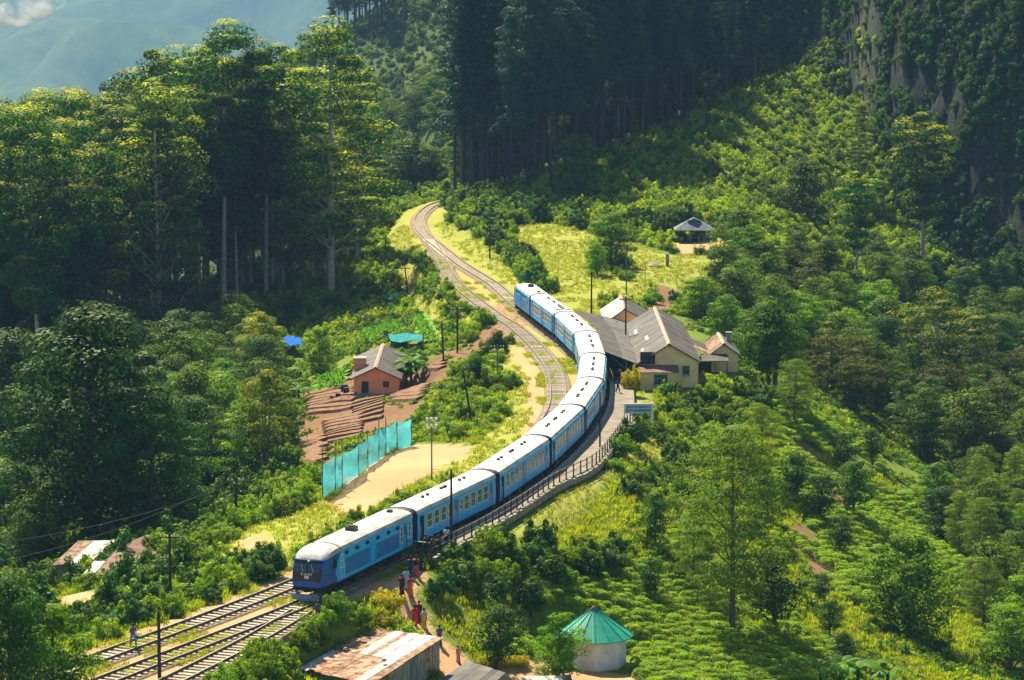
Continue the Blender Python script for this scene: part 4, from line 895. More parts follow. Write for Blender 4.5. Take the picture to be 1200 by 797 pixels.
# station name board
sx, sy = atz(748, 507, .3); sb = empty('station_sign', (sx, sy, .3), .06); tag(sb, 'white framed blue lettered station name board on posts by the platform end', 'sign')
for dx in (-1.45, 1.45): m = MB(); m.box((dx, 0, 1.35), (.14, .14, 3.3)); m.build('post', M['white'], sb)
m = MB(); m.box((0, 0, 2.45), (2.75, .07, .95)); M['sign_blue'] = mat('pale_sign_blue', (.42,.55,.66), .6, .08, 2); bd = m.build('board', M['sign_blue'], sb)
m = MB(); m.box((0, -.0, 3.0), (3.1, .16, .14)); m.build('board_frame', M['white'], sb)
M['letter'] = mat('dark_blue_lettering', (.015,.03,.10), .6, .05, 2)
lettering('இதல்கஸ்ஹின்ன', bd, (0, -.05, 2.70), (math.pi/2, 0, 0), .26, M['letter']); lettering('IDALGASHINNA', bd, (0, -.05, 2.32), (math.pi/2, 0, 0), .36, M['letter'])

# ------------------------------------------------------------------ poles and wires
M['pole'] = mat('tarred_pole', (.035,.03,.027), .9, .3, 3, .2)
M['pole_grey'] = mat('grey_steel_pole', (.16,.15,.14), .7, .3, 3, .2)
def pole(pxb, pyb, pyt, label, r=.11, mt_='pole', arms=0, lean=0.0, kind='utility pole', lamp=False, base=None, group=None, cat='pole'):
    b_ = at(pxb, pyb) if base is None else Vector(base); h = (pyb-pyt)*b_.y/F/CP
    root = empty('utility_pole' if kind == 'utility pole' else kind, b_); tag(root, label, cat, group)
    m = MB(); top = Vector((lean*h, 0, h)); m.tube([(0, 0, -.6), top*.5, top], [r*1.15, r, r*.8], 8); m.build('shaft', M[mt_], root, smooth=True)
    for k in range(arms):
        z = h-.35-.55*k; m = MB(); m.box((lean*z, 0, z), (1.6, .09, .10)); a = m.build('crossarm', M['pole'], root)
        for dx in (-.7, -.35, .35, .7): m = MB(); m.lathe([(.05, 0), (.07, .1), (.03, .2)], 6, (lean*z+dx, 0, z+.05)); m.build('insulator', M['cream'], a)
    if lamp:
        m = MB()
        for dx in (-.6, .6): m.box((dx, 0, h-.5), (.06, .08, 1.3))
        for dz in (0, -.6, -1.1): m.box((0, 0, h+dz), (1.3, .08, .06))
        o = m.build('lamp_rack', M['pole_grey'], root)
        for dx in (-.45, 0, .45):
            for dz in (-.12, -.75): m = MB(); m.lathe([(.08, .1), (.17, -.06), (.15, -.12)], 8, (dx, -.05, h+dz), 'y'); m.build('flood_lamp', M['white'], o)
    return root, b_, h
pole(529, 648, 555, 'tall black pole in front of the second coach, at the platform', .10, base=(*atz(529, 641, .95), .95))
pole(506, 562, 488, 'pole with a rack of flood lamps beside the clay pitch', .07, 'pole_grey', lamp=True, cat='lamp pole', kind='lamp_pole')
p1 = pole(200, 711, 622, 'dark pole with crossarm standing in the bushes behind the loop track', .11, arms=1)
pole(187, 797, 713, 'bare dark pole between the tracks at the bottom left', .12)
p3 = pole(277, 620, 558, 'dark pole on the grass edge by the wires, far left of the clay pitch', .11, arms=1)
pole(703, 524, 458, 'thin black pole on the platform beside the fourth coach', .08, base=(*atz(703, 524, .95), .95))
pole(693, 369, 318, 'dark pole in the yellow grass behind the station canopy', .11)
pole(574, 303, 264, 'dark pole on the bush covered bank right of the empty track', .11, arms=1)
pole(452, 302, 275, 'short dark pole in the thicket left of the track junction', .10)
pole(479, 350, 312, 'leaning pole with crossarm above the vegetable garden', .11, arms=1, lean=-.12)
pole(536, 414, 359, 'pole with crossarm on the slope left of the loop track bend', .11, arms=1)
pole(520, 424, 378, 'pole below and left of the slope pole, above the farmhouse', .11, lean=-.05)
pole(553, 497, 433, 'leaning dark pole in the green bushes above the clay pitch', .11, lean=-.16)
pole(583, 453, 403, 'slender grey pole with crossarm next to the round dark bushes', .08, 'pole_grey', arms=2)
pole(734, 345, 287, 'tall thin pole in the grass directly behind the store roof', .09, 'pole_grey')
pole(756, 338, 306, 'faint thin pole in the yellow grass below the gazebo', .05, 'pole_grey')
pole(906, 470, 448, 'short stake in the scrub below the keeper house', .08)
b_ = Vector((13.4, 345.0, .9)); pole(0, 0, 0, '', base=b_) if False else None
root, b_, h = pole(733, 405, 340, 'dark mast rising through the station roof', .10, base=(13.9, 362, .9), arms=1)
# railway semaphore near the top of the line
b_ = at(446, 268); sm = empty('semaphore_signal', b_); tag(sm, 'old semaphore signal post with one raised arm beside the distant track', 'signal')
hs_ = (268-232)*b_.y/F; m = MB(); m.tube([(0, 0, -.5), (0, 0, hs_)], [.16, .11], 8); m.build('shaft', M['pole'], sm)
m = MB(); m.box((-.75, -.12, hs_-.9), (1.5, .06, .28), 0, -.7); m.build('signal_arm', M['wall_dark'], sm)
# wires strung across the dark wood
def wire(a, c, sag, label, r=.022, group='overhead wires'):
    n_ = 24; pts = [a+(c-a)*(i/n_)-Vector((0, 0, sag*4*(i/n_)*(1-i/n_))) for i in range(n_+1)]; m = MB(); o = pts[0]; m.tube([p-o for p in pts], r, 4); w = m.build('overhead_wire', M['pole_grey'], None, loc=o)
    tag(w, label, 'wire', group)
t3 = p3[1]+Vector((0, 0, p3[2]-.3)); far_l = Vector(aty(-60, 668, 250)); far_l2 = Vector(aty(-60, 660, 250))
wire(t3+Vector((-.7, 0, 0)), far_l, 1.2, 'lower of two wires running from the pole to the lower left'); wire(t3+Vector((.7, 0, 0)), far_l2+Vector((0, 0, 1.3)), 1.0, 'upper of two wires running from the pole to the lower left')

# ------------------------------------------------------------------ net around the clay pitch
mn, n, l, b = newmat('turquoise_shade_net'); b.inputs['Base Color'].default_value = (.05,.40,.55,1); b.inputs['Roughness'].default_value = .8
tr = n.new('ShaderNodeBsdfTranslucent'); tr.inputs[0].default_value = (.10,.58,.74,1); tp = n.new('ShaderNodeBsdfTransparent')
m1 = n.new('ShaderNodeMixShader'); m1.inputs[0].default_value = .5; m2 = n.new('ShaderNodeMixShader'); out = n['Material Output']
tc = n.new('ShaderNodeTexCoord'); nz = n.new('ShaderNodeTexNoise'); nz.inputs['Scale'].default_value = 1.3; l.new(tc.outputs['Object'], nz.inputs['Vector']); mr = n.new('ShaderNodeMapRange'); mr.inputs[1].default_value = .35; mr.inputs[2].default_value = .7; mr.inputs[3].default_value = .10; mr.inputs[4].default_value = .36
l.new(nz.outputs['Fac'], mr.inputs[0]); l.new(mr.outputs[0], m2.inputs[0]); l.new(b.outputs[0], m1.inputs[1]); l.new(tr.outputs[0], m1.inputs[2]); l.new(m1.outputs[0], m2.inputs[1]); l.new(tp.outputs[0], m2.inputs[2]); l.new(m2.outputs[0], out.inputs[0])
NB = [(378, 585, 543), (393, 577, 533), (401, 571, 530), (420, 558, 520), (431, 549, 511), (444, 540, 502), (452, 533, 499), (465, 527, 493), (482, 523, 490)]
TP = [519, 514, 513, 508, 506, 488, 488, 492, 487]
nf = empty('net_fence', at(378, 585)); tag(nf, 'turquoise shade net fence on poles around the clay pitch', 'fence'); o0 = Vector(nf.location)
cols = []
for (px_, pb, pt), tp_ in zip(NB, TP):
    g_ = at(px_, pb)-o0; k_ = (g_.y+o0.y)/F; cols.append((g_, (pb-pt)*k_)); m = MB(); m.tube([g_+Vector((0, .05, -.4)), g_+Vector((.02, .05, (pb-tp_)*k_))], .05, 5); m.build('post', M['pole_grey'], nf)
for i in range(len(cols)-1):
    (a, ha), (c, hc_) = cols[i], cols[i+1]; V = []; nu, nv = 8, 6
    for j in range(nv+1):
        for k in range(nu+1):
            f, g = k/nu, j/nv; p = a.lerp(c, f); h_ = ha+(hc_-ha)*f; sag = -.25*math.sin(math.pi*f)*g
            V.append(p+Vector((.10*math.sin(9*g+f*4+i), -.16*math.sin(math.pi*f)-.08*math.sin(7*g+i), .05+h_*g+sag)))
    Fs = [(j*(nu+1)+k, j*(nu+1)+k+1, (j+1)*(nu+1)+k+1, (j+1)*(nu+1)+k) for j in range(nv) for k in range(nu)]; g = MB(); g.add(V, Fs); g.build('net_panel', mn, nf, smooth=True, fix=False)

# ------------------------------------------------------------------ vegetable beds
M['bed_soil'] = mat('tilled_soil', (.19,.105,.06), .95, .3, 2.0, .6, col2=(.11,.06,.035))
M['bed_green'] = mat('leafy_bed', (.10,.24,.02), .95, .3, 3.0, .9, bscale=9)
def bed_field(quad, n_, across, m_, label, cat, name, w=.55, h=.22, rngs=1):
    """Rows of raised beds inside a four sided plot, each row following the ground."""
    q = [at(*p) for p in quad]; root = empty(name, q[0]); tag(root, label, cat); o0 = Vector(root.location); rng = random.Random(rngs)
    for k in range(n_):
        f = (k+.5)/n_; a, c = (q[0].lerp(q[3], f), q[1].lerp(q[2], f)) if across else (q[0].lerp(q[1], f), q[3].lerp(q[2], f))
        L_ = (c-a).length; ns = max(2, int(L_/1.2)); d_ = (c-a).normalized(); s = Vector((-d_.y, d_.x, 0)).normalized(); rings = []
        gap = ((q[0]-q[3]).length if across else (q[0]-q[1]).length)/n_; ww = gap*w*.5
        for i in range(ns+1):
            p = a.lerp(c, i/ns); j = rng.uniform(-.04, .04); g_ = lambda u: float(hgt(p.x+s.x*u, p.y+s.y*u))
            rings.append([Vector((p.x+s.x*(u+j), p.y+s.y*(u+j), g_(u)+z_))-o0 for u, z_ in ((-ww, -.15), (-ww*.7, h), (ww*.7, h+rng.uniform(-.03, .03)), (ww, -.15))])
        m = MB(); m.loft(rings); m.build('bed', m_, root)
    return root
bed_field([(362, 462), (415, 452), (414, 480), (360, 488)], 8, True, M['bed_soil'], 'brown tilled terrace of parallel rows directly left below the farmhouse', 'vegetable plot', 'terrace_plot', rngs=2, h=.35)
bed_field([(415, 470), (450, 466), (448, 492), (412, 500)], 7, True, M['bed_soil'], 'brown tilled rows directly in front of the farmhouse gable', 'vegetable plot', 'terrace_plot', rngs=3, h=.35)
bed_field([(382, 492), (422, 486), (424, 512), (384, 522)], 8, True, M['bed_soil'], 'brown tilled rows just above the turquoise net', 'vegetable plot', 'terrace_plot', rngs=4, h=.35)
bed_field([(350, 515), (378, 512), (376, 545), (352, 540)], 7, True, M['bed_soil'], 'lowest brown tilled rows left of the turquoise net', 'vegetable plot', 'terrace_plot', rngs=5, h=.35)
bed_field([(462, 456), (500, 452), (492, 470), (462, 472)], 6, True, M['bed_soil'], 'brown tilled rows right of the farmhouse', 'vegetable plot', 'terrace_plot', rngs=6, h=.35)
bed_field([(503, 424), (522, 420), (518, 434), (502, 436)], 4, True, M['bed_soil'], 'small brown bed on the slope right of the banana plants', 'vegetable plot', 'terrace_plot', rngs=7, h=.3)
bed_field([(373, 444), (408, 434), (400, 456), (374, 459)], 4, True, M['bed_green'], 'bright green vegetable beds left of the farmhouse', 'vegetable plot', 'vegetable_plot', .85, .4, 8)
bed_field([(480, 374), (494, 372), (514, 400), (496, 402)], 3, False, M['bed_green'], 'narrow bright green beds running down towards the slope poles', 'vegetable plot', 'vegetable_plot', .8, .4, 9)
bed_field([(448, 378), (476, 377), (470, 392), (442, 392)], 4, True, M['bed_green'], 'bright green beds below the aqua plastic cover', 'vegetable plot', 'vegetable_plot', .8, .4, 10)
bed_field([(422, 390), (446, 386), (444, 402), (424, 404)], 3, True, M['bed_green'], 'green beds furthest left in the garden behind the farmhouse', 'vegetable plot', 'vegetable_plot', .85, .4, 11)
bed_field([(456, 362), (474, 361), (472, 368), (454, 369)], 3, True, M['bed_green'], 'small green beds nearest the aqua plastic cover', 'vegetable plot', 'vegetable_plot', .8, .4, 12)

# ------------------------------------------------------------------ people
M['skin'] = mat('brown_skin', (.17,.09,.055), .6, .1, 3); M['hair'] = mat('black_hair', (.012,.010,.009), .6, .2, 5)
_cl = {}
def cloth(c):
    if c not in _cl: _cl[c] = mat('cloth_%d' % len(_cl), c, .85, .2, 6, .2)
    return _cl[c]
def skin_body(joints, edges, rad, parent):
    me = bpy.data.meshes.new('body'); me.from_pydata(joints, edges, []); o = bpy.data.objects.new('body', me); COL.objects.link(o)
    md = o.modifiers.new('s', 'SKIN'); md.use_smooth_shade = True; sv = me.skin_vertices[0].data if me.skin_vertices else None
    if sv is None: me.attributes.new('skin', 'FLOAT', 'POINT')
    for i, r_ in enumerate(rad): me.skin_vertices[0].data[i].radius = (r_, r_)
    me.skin_vertices[0].data[0].use_root = True
    sub = o.modifiers.new('u', 'SUBSURF'); sub.levels = 1
    dg = bpy.context.evaluated_depsgraph_get(); m2 = bpy.data.meshes.new_from_object(o.evaluated_get(dg)); o.modifiers.clear(); o.data = m2; m2.materials.clear(); m2.materials.append(M['skin'])
    o.parent = parent; return o
def person(loc, rz, h, top, low, label, style='sari', group=None, arm=(.35, .35), stride=.12, hairc='hair', carry=None, sit=False):
    root = empty('person', loc, rz); tag(root, label, 'person', group); k = h/1.65; s_ = stride
    J = []; E = []; Rr = []
    def add(p, r_, par=None):
        J.append(tuple(c*k for c in p)); Rr.append(r_*k)
        if par is not None: E.append((par, len(J)-1))
        return len(J)-1
    pel = add((0, 0, .92), .12); sp = add((0, .01, 1.10), .11, pel); chs = add((0, .01, 1.30), .13, sp); nk = add((0, .0, 1.42), .055, chs); hd = add((0, -.01, 1.50), .08, nk); h2 = add((0, -.01, 1.60), .085, hd)
    for sx_ in (-1, 1):
        hip_ = add((sx_*.09, 0, .84), .085, pel); kn = add((sx_*.10, -sx_*s_-.02, .47), .06, hip_); an = add((sx_*.10, -sx_*s_*1.6+.02, .08), .04, kn); add((sx_*.11, -sx_*s_*1.6-.14, .03), .035, an)
        shd = add((sx_*.17, .01, 1.36), .055, chs); a_ = arm[0 if sx_ < 0 else 1]
        el = add((sx_*.23, .02-.15*a_, 1.10), .042, shd); wr = add((sx_*(.24-.08*a_), -.22*a_, .88+.22*a_), .028, el); pm_ = add((sx_*(.24-.09*a_), -.26*a_-.02, .81+.24*a_), .030, wr)
        for q, (dx, ln) in enumerate(((-.03, .07), (-.012, .085), (.008, .08), (.027, .065))):
            f1 = add((sx_*(.24-.09*a_)+dx, -.26*a_-.03, .775+.24*a_), .010, pm_); add((sx_*(.24-.09*a_)+dx, -.26*a_-.045, .775+.24*a_-ln*.6), .008, f1)
        t1 = add((sx_*(.24-.09*a_)-sx_*.035, -.26*a_-.05, .80+.24*a_), .011, pm_)
    skin_body(J, E, Rr, root)
    def ringz(z, rx, ry, cx=0, cy=0, n_=14): return [((cx+rx*math.cos(2*math.pi*i/n_))*k, (cy+ry*math.sin(2*math.pi*i/n_))*k, z*k) for i in range(n_)]
    # head cover of hair, face details
    m = MB(); m.loft([ringz(1.53, .098, .075, 0, .035), ringz(1.60, .108, .11, 0, .012), ringz(1.66, .10, .11, 0, .008), ringz(1.71, .06, .07, 0, .005)]); 
    if style == 'sari': m.lathe([(.03*k, -.05*k), (.05*k, 0), (.02*k, .05*k)], 8, (0, .13*k, 1.58*k))
    m.build('hair', M[hairc], root, smooth=True)
    m = MB(); m.lathe([(.005, 0), (.014*k, -.015*k), (.004, -.03*k)], 6, (0, -.095*k, 1.57*k)); m.build('nose', M['skin'], root)
    for sx_ in (-1, 1): m = MB(); m.box((sx_*.035*k, -.088*k, 1.595*k), (.022*k, .012, .010*k)); m.build('eye', M['hair'], root); m = MB(); m.box((sx_*.098*k, .0, 1.58*k), (.02*k, .035*k, .055*k)); m.build('ear', M['skin'], root)
    m = MB(); m.box((0, -.092*k, 1.535*k), (.045*k, .01, .010*k)); m.build('mouth', M['wall_pink'], root)
    t = MB(); t.loft([ringz(.90, .165, .13), ringz(1.05, .15, .125), ringz(1.2, .165, .14), ringz(1.33, .185, .13), ringz(1.405, .11, .085), ringz(1.43, .07, .065)]); t.build('blouse' if style == 'sari' else 'shirt', cloth(top), root, smooth=True)
    for sx_ in (-1, 1):
        a_ = arm[0 if sx_ < 0 else 1]; t = MB(); t.tube([Vector((sx_*.16, .01, 1.37))*k, Vector((sx_*.20, -.02, 1.25))*k, Vector((sx_*.235, .02-.15*a_, 1.12))*k], [.07*k, .068*k, .06*k], 8); t.build('sleeve', cloth(top), root, smooth=True)
    if style == 'sari':
        t = MB(); t.loft([ringz(.06, .23, .26+s_*.5), ringz(.35, .20, .20+s_*.4), ringz(.65, .19, .165), ringz(.85, .185, .155), ringz(.98, .155, .13)]); t.build('skirt', cloth(low), root, smooth=True)
        t = MB(); t.add([Vector(p)*k for p in [(-.20, -.10, .80), (-.06, -.16, .85), (.16, -.12, 1.40), (.22, -.02, 1.42), (.22, .16, 1.36), (.10, .20, .70), (.22, .18, .68), (.05, .15, 1.30)]], [(0,1,2,3), (3,2,7,4), (4,7,5,6)])
        o = t.build('sari_drape', cloth(low), root, fix=False); sd_ = o.modifiers.new('t', 'SOLIDIFY'); sd_.thickness = .02; sd_.offset = 0
    else:
        for sx_ in (-1, 1):
            t = MB(); t.tube([Vector((sx_*.085, 0, .93))*k, Vector((sx_*.10, -sx_*s_-.02, .48))*k, Vector((sx_*.10, -sx_*s_*1.6+.02, .10))*k], [.11*k, .085*k, .07*k], 8); t.build('trouser_leg', cloth(low), root, smooth=True)
        t = MB(); t.loft([ringz(.82, .15, .12), ringz(.95, .165, .13)]); t.build('waistband', cloth(low), root, smooth=True)
    if carry: 
        c_, nm = carry; m = MB(); 
        m.loft([ringz(.92, .16, .09, 0, .2, 10), ringz(1.1, .18, .12, 0, .22, 10), ringz(1.32, .15, .10, 0, .2, 10), ringz(1.38, .08, .05, 0, .2, 10)]) if nm == 'backpack' else m.lathe([(.10*k, 0), (.15*k, .26*k), (.16*k, .27*k)], 10, (.30*k, -.1*k, .52*k))
        o = m.build(nm, cloth(c_), root, smooth=True) if nm == 'backpack' else None
        if nm == 'bucket':
            m.tube([(.30*k-.15*k, -.1*k, .78*k), (.30*k, -.1*k, .92*k), (.30*k+.15*k, -.1*k, .78*k)], .008, 4); o = m.build('bucket', cloth(c_), None, smooth=True); o.matrix_world = root.matrix_basis @ Matrix(); o.location = root.location; o.rotation_euler = root.rotation_euler
            tag(o, 'blue bucket carried at the side of the person on the loop track', 'bucket')
    return root
def gp(px, py, z=None):
    if z is None: return at(px, py)
    x, y = atz(px, py, z); return Vector((x, y, z))
Gp = 'passengers walking down from the platform end'
person(gp(488, 675), 2.9, 1.65, (.50,.06,.10), (.62,.08,.12), 'woman in a pink red sari with a dark bag at the platform railing', 'sari', Gp, (.6, .5), carry=((.03,.03,.05), 'backpack'))
person(gp(481, 676), .2, 1.65, (.02,.04,.12), (.02,.04,.10), 'person in dark blue clothes left of the pink sari at the railing', 'sari', Gp)
person(gp(476, 690), .1, 1.62, (.32,.52,.58), (.38,.58,.62), 'person in long pale turquoise dress walking on the path', 'sari', Gp)
person(gp(471, 697), -.2, 1.6, (.10,.03,.05), (.06,.02,.03), 'person in dark maroon clothes walking left of the turquoise dress', 'sari', Gp)
person(gp(481, 698), .3, 1.6, (.42,.05,.03), (.62,.16,.02), 'woman in orange and red sari walking on the path', 'sari', Gp)
person(gp(486, 733), .1, 1.6, (.50,.03,.03), (.52,.035,.03), 'woman in bright red sari at the left of the lower group', 'sari', Gp)
person(gp(491, 729), 0, 1.65, (.14,.02,.04), (.16,.02,.04), 'person in dark crimson in the middle of the lower group', 'sari', Gp)
person(gp(497, 737), -.1, 1.6, (.45,.42,.55), (.70,.45,.03), 'woman in yellow skirt with a white shawl at the right of the lower group', 'sari', Gp)
person(gp(515, 756), .3, 1.55, (.12,.08,.25), (.08,.06,.18), 'person in violet blue clothes on the clay yard beside the shack', 'sari')
person(gp(537, 776), .4, 1.25, (.62,.14,.24), (.62,.16,.26), 'child in a pink dress on the clay yard below the lollipop tree', 'sari')
person(gp(523, 641, .95), 2.8, 1.7, (.55,.62,.72), (.03,.03,.05), 'person in a white shirt on the platform next to the second coach', 'trousers')
person(gp(372.5, 727), .3, 1.45, (.12,.09,.08), (.10,.07,.06), 'person in dark brown clothes standing by the track ahead of the train', 'trousers')
pb_ = gp(156, 757, .3); person(pb_, .6, 1.6, (.10,.06,.28), (.16,.22,.25), 'person in a violet shirt walking on the loop track with a bucket', 'trousers', carry=((.01,.14,.65), 'bucket'), stride=.18)
for i, (px_, py_, c1, c2, lb) in enumerate([(499, 650, (.04,.04,.05), (.03,.03,.04), 'person in black crouched by the platform edge behind the railing'), (507, 651, (.10,.09,.08), (.03,.03,.05), 'person in grey with dark trousers right of the one in black on the platform'),
    (514, 646, (.06,.03,.03), (.03,.03,.04), 'person in dark maroon shirt near the white shirt on the platform'), (724, 460, (.02,.08,.30), (.02,.04,.14), 'person in deep blue under the station canopy'), (729, 452, (.25,.08,.06), (.05,.05,.06), 'person in a reddish shirt further back under the station canopy'),
    (726, 446, (.3,.3,.3), (.03,.03,.05), 'person in grey shirt furthest back under the station canopy')]):
    person(gp(px_, py_, .95), .5*i, 1.6, c1, c2, lb, 'trousers')
# ------------------------------------------------------------------ vegetation: prototypes
NR = np.random.RandomState
M['crop_leaf'] = leafmat('crop_leaf', (.08,.22,.008), (.16,.38,.015), (.30,.50,.03), .42, .15, .01)
def leaves(centres, radii, n_, size, rng, dome=0.0, aspect=.6, shell=.66, jit=.42, tip=0.0, tbase=.40, droop=0.0):
    """n_ leaf quads over each clump's ellipsoid; returns verts, quads and a tone per leaf."""
    C_ = np.repeat(np.asarray(centres, float), n_, 0); Rr = np.repeat(np.asarray(radii, float), n_, 0); N = len(C_)
    d = rng.normal(size=(N, 3)); 
    if dome: d[:, 2] = np.where(d[:, 2] < 0, d[:, 2]*(1-dome), d[:, 2])
    d /= np.linalg.norm(d, axis=1)[:, None]
    p = C_+d*Rr*(shell+(1-shell)*rng.rand(N, 1)**.5)
    nrm = d/np.maximum(Rr, .05)*Rr.mean()+rng.normal(size=(N, 3))*jit*.6; nrm[:, 2] += .25; nrm /= np.linalg.norm(nrm, axis=1)[:, None]
    t = np.cross(nrm, rng.normal(size=(N, 3))); t[:, 2] -= droop; t /= np.linalg.norm(t, axis=1)[:, None]+1e-9; s = np.cross(nrm, t)
    a = size*(.65+.7*rng.rand(N, 1)); b_ = a*aspect
    V = np.stack([p-t*a*.5, p+s*b_*.5, p+t*a*.5+nrm*a*.08, p-s*b_*.5], 1).reshape(-1, 3)
    tint = tbase+.30*(rng.rand(N)-.5)+np.repeat(.16*(rng.rand(len(centres))-.5), n_)+tip*np.clip(d[:, 2], 0, 1)**1.5*(rng.rand(N)*.35+.75)  # tip: upward leaves lighter and yellower, sun on crown tops put into the tint
    return V, np.arange(4*N).reshape(-1, 4), np.clip(tint, 0, 1)
def crown_mesh(name, parts, m_):
    V = np.concatenate([p[0] for p in parts]); off = np.cumsum([0]+[len(p[0]) for p in parts[:-1]]); Fq = np.concatenate([p[1]+o for p, o in zip(parts, off)]); T = np.concatenate([p[2] for p in parts])
    o = mk(name, V, Fq, m_, link=False, attrs={'tint': ('FACE', T)}); me = o.data; bpy.data.objects.remove(o); return me
def trunk_mesh(name, limbs, m_, n_=6):
    m = MB()
    for pts, rad in limbs: m.tube(pts, rad, n_)
    o = mk(name, m.v, m.f, m_, smooth=True, link=False); me = o.data; bpy.data.objects.remove(o); return me
PROTO = {}; _np = None
def bend(a, c, rng, k=.12, n_=4):
    a, c = Vector(a), Vector(c); L_ = (c-a).length; return [a]+[a.lerp(c, i/n_)+Vector([rng.uniform(-k, k)*L_*.5 for _ in range(3)]) for i in range(1, n_)]+[c]
def make_tree(kind, var, leafm, barkm, H, Rc, z0, ncl, cr, nl, ls, shape='round', flat=.6, tip=.0, lean=.03, tbase=.4, trunk_r=None, limb_from=.35, droop=0, aspect=.55, stems=1, fillc=0):
    rng = random.Random(hash((kind, var)) % 99991 if False else sum(map(ord, kind))*7+var*131); nr = NR(rng.randrange(1 << 30))
    cen = []; tr = trunk_r or H*.014
    ph = rng.uniform(0, 6.28)
    for i in range(ncl):
        f = (i+rng.random())/ncl; a = i*2.399+ph+rng.uniform(-.4, .4); z = z0+(H-z0)*f
        u = (z-z0)/(H-z0)
        if shape == 'round': rr = Rc*math.sqrt(max(0, 1-(2*u-.85)**2*.75))*(.55+.45*rng.random()) if u < .93 else Rc*.3*rng.random()
        elif shape == 'umbrella': rr = Rc*(.35+.75*u if u < .65 else 1.15*math.sqrt(max(0.0, 1-((u-.55)/.46)**2)))*(.5+.5*rng.random())
        elif shape == 'cone': rr = Rc*(1.05-u*.85)*(.5+.5*rng.random())
        elif shape == 'column': rr = Rc*(.75+.35*math.sin(u*9+ph))*(1-.6*u*u)*(.35+.65*rng.random())
        rr = max(rr-cr*.5, 0)
        cen.append((rr*math.cos(a)+lean*z*math.cos(ph), rr*math.sin(a)+lean*z*math.sin(ph), z-cr*flat*.7))
    asx, asy = rng.uniform(.82, 1.2), rng.uniform(.82, 1.2); cen = [((c[0]+rng.uniform(-.5, .5)*cr)*asx, (c[1]+rng.uniform(-.5, .5)*cr)*asy, c[2]+rng.uniform(-.5, .5)*cr) for c in cen]
    rad = [(cr*s_*rng.uniform(.8, 1.3), cr*s_*rng.uniform(.8, 1.3), cr*s_*flat*rng.uniform(.75, 1.25)) for s_ in [rng.uniform(.5, 1.35) for _ in cen]]
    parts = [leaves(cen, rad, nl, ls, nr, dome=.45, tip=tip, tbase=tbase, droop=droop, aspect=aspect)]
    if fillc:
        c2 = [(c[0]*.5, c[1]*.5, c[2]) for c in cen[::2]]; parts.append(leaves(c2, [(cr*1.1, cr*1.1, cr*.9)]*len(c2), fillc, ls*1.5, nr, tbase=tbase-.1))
    limbs = []
    for s_ in range(stems):
        bx, by = (rng.uniform(-.5, .5)*(stems > 1), rng.uniform(-.3, .3)*(stems > 1)); top = Vector((lean*H*math.cos(ph)+bx*2, lean*H*math.sin(ph)+by, H*.93))
        tp = [Vector((bx, by, -1.0)), Vector((bx, by, .15)), Vector((bx*1.3+top.x*.3, by+top.y*.3, H*.33)), Vector((top.x*.65+bx, top.y*.65, H*.64)), top]
        limbs.append((tp, [tr*1.5, tr*1.15, tr*.85, tr*.55, tr*.15]))
    for i, c in enumerate(cen):
        if ncl > 50 and i % 2: continue
        zb = max(limb_from*H, c[2]-(math.hypot(c[0], c[1])*rng.uniform(.5, 1.1)+.5)); zb = min(zb, H*.9); f = zb/H
        p0 = Vector((lean*zb*math.cos(ph), lean*zb*math.sin(ph), zb)); limbs.append((bend(p0, c, rng, .10, 3), [tr*.42*(1.1-f), tr*.30*(1.1-f), tr*.2*(1.1-f), tr*.08]))
    PROTO.setdefault(kind, []).append((crown_mesh('crown', parts, M[leafm]), trunk_mesh('trunk', limbs, M[barkm]), H))
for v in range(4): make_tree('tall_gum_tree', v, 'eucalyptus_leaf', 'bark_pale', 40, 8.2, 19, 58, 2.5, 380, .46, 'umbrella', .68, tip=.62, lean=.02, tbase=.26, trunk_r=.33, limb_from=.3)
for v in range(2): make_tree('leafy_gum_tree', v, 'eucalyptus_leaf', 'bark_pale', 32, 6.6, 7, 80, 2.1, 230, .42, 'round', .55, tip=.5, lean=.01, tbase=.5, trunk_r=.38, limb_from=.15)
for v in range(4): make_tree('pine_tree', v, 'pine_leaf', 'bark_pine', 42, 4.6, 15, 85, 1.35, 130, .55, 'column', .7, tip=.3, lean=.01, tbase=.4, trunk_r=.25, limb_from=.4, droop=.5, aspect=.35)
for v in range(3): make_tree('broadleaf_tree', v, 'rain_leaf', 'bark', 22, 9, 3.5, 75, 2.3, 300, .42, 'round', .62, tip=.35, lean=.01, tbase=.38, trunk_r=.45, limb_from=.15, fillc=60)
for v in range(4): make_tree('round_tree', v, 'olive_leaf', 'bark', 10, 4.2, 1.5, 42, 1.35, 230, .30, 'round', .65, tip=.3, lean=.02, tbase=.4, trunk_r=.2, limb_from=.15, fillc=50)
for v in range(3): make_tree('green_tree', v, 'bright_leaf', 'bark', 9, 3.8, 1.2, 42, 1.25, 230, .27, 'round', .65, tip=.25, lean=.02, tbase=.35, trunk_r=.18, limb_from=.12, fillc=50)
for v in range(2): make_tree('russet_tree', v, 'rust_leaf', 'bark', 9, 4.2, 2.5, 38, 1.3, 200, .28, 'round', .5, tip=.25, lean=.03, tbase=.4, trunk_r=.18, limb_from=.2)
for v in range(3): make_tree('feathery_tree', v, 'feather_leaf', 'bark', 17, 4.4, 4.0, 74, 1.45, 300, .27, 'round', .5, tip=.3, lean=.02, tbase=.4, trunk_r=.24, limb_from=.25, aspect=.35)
for v in range(2): make_tree('spreading_gum_tree', v, 'eucalyptus_leaf', 'bark_pale', 16, 8.0, 4, 50, 1.9, 230, .34, 'umbrella', .5, tip=.6, lean=.05, tbase=.45, trunk_r=.3, limb_from=.1)
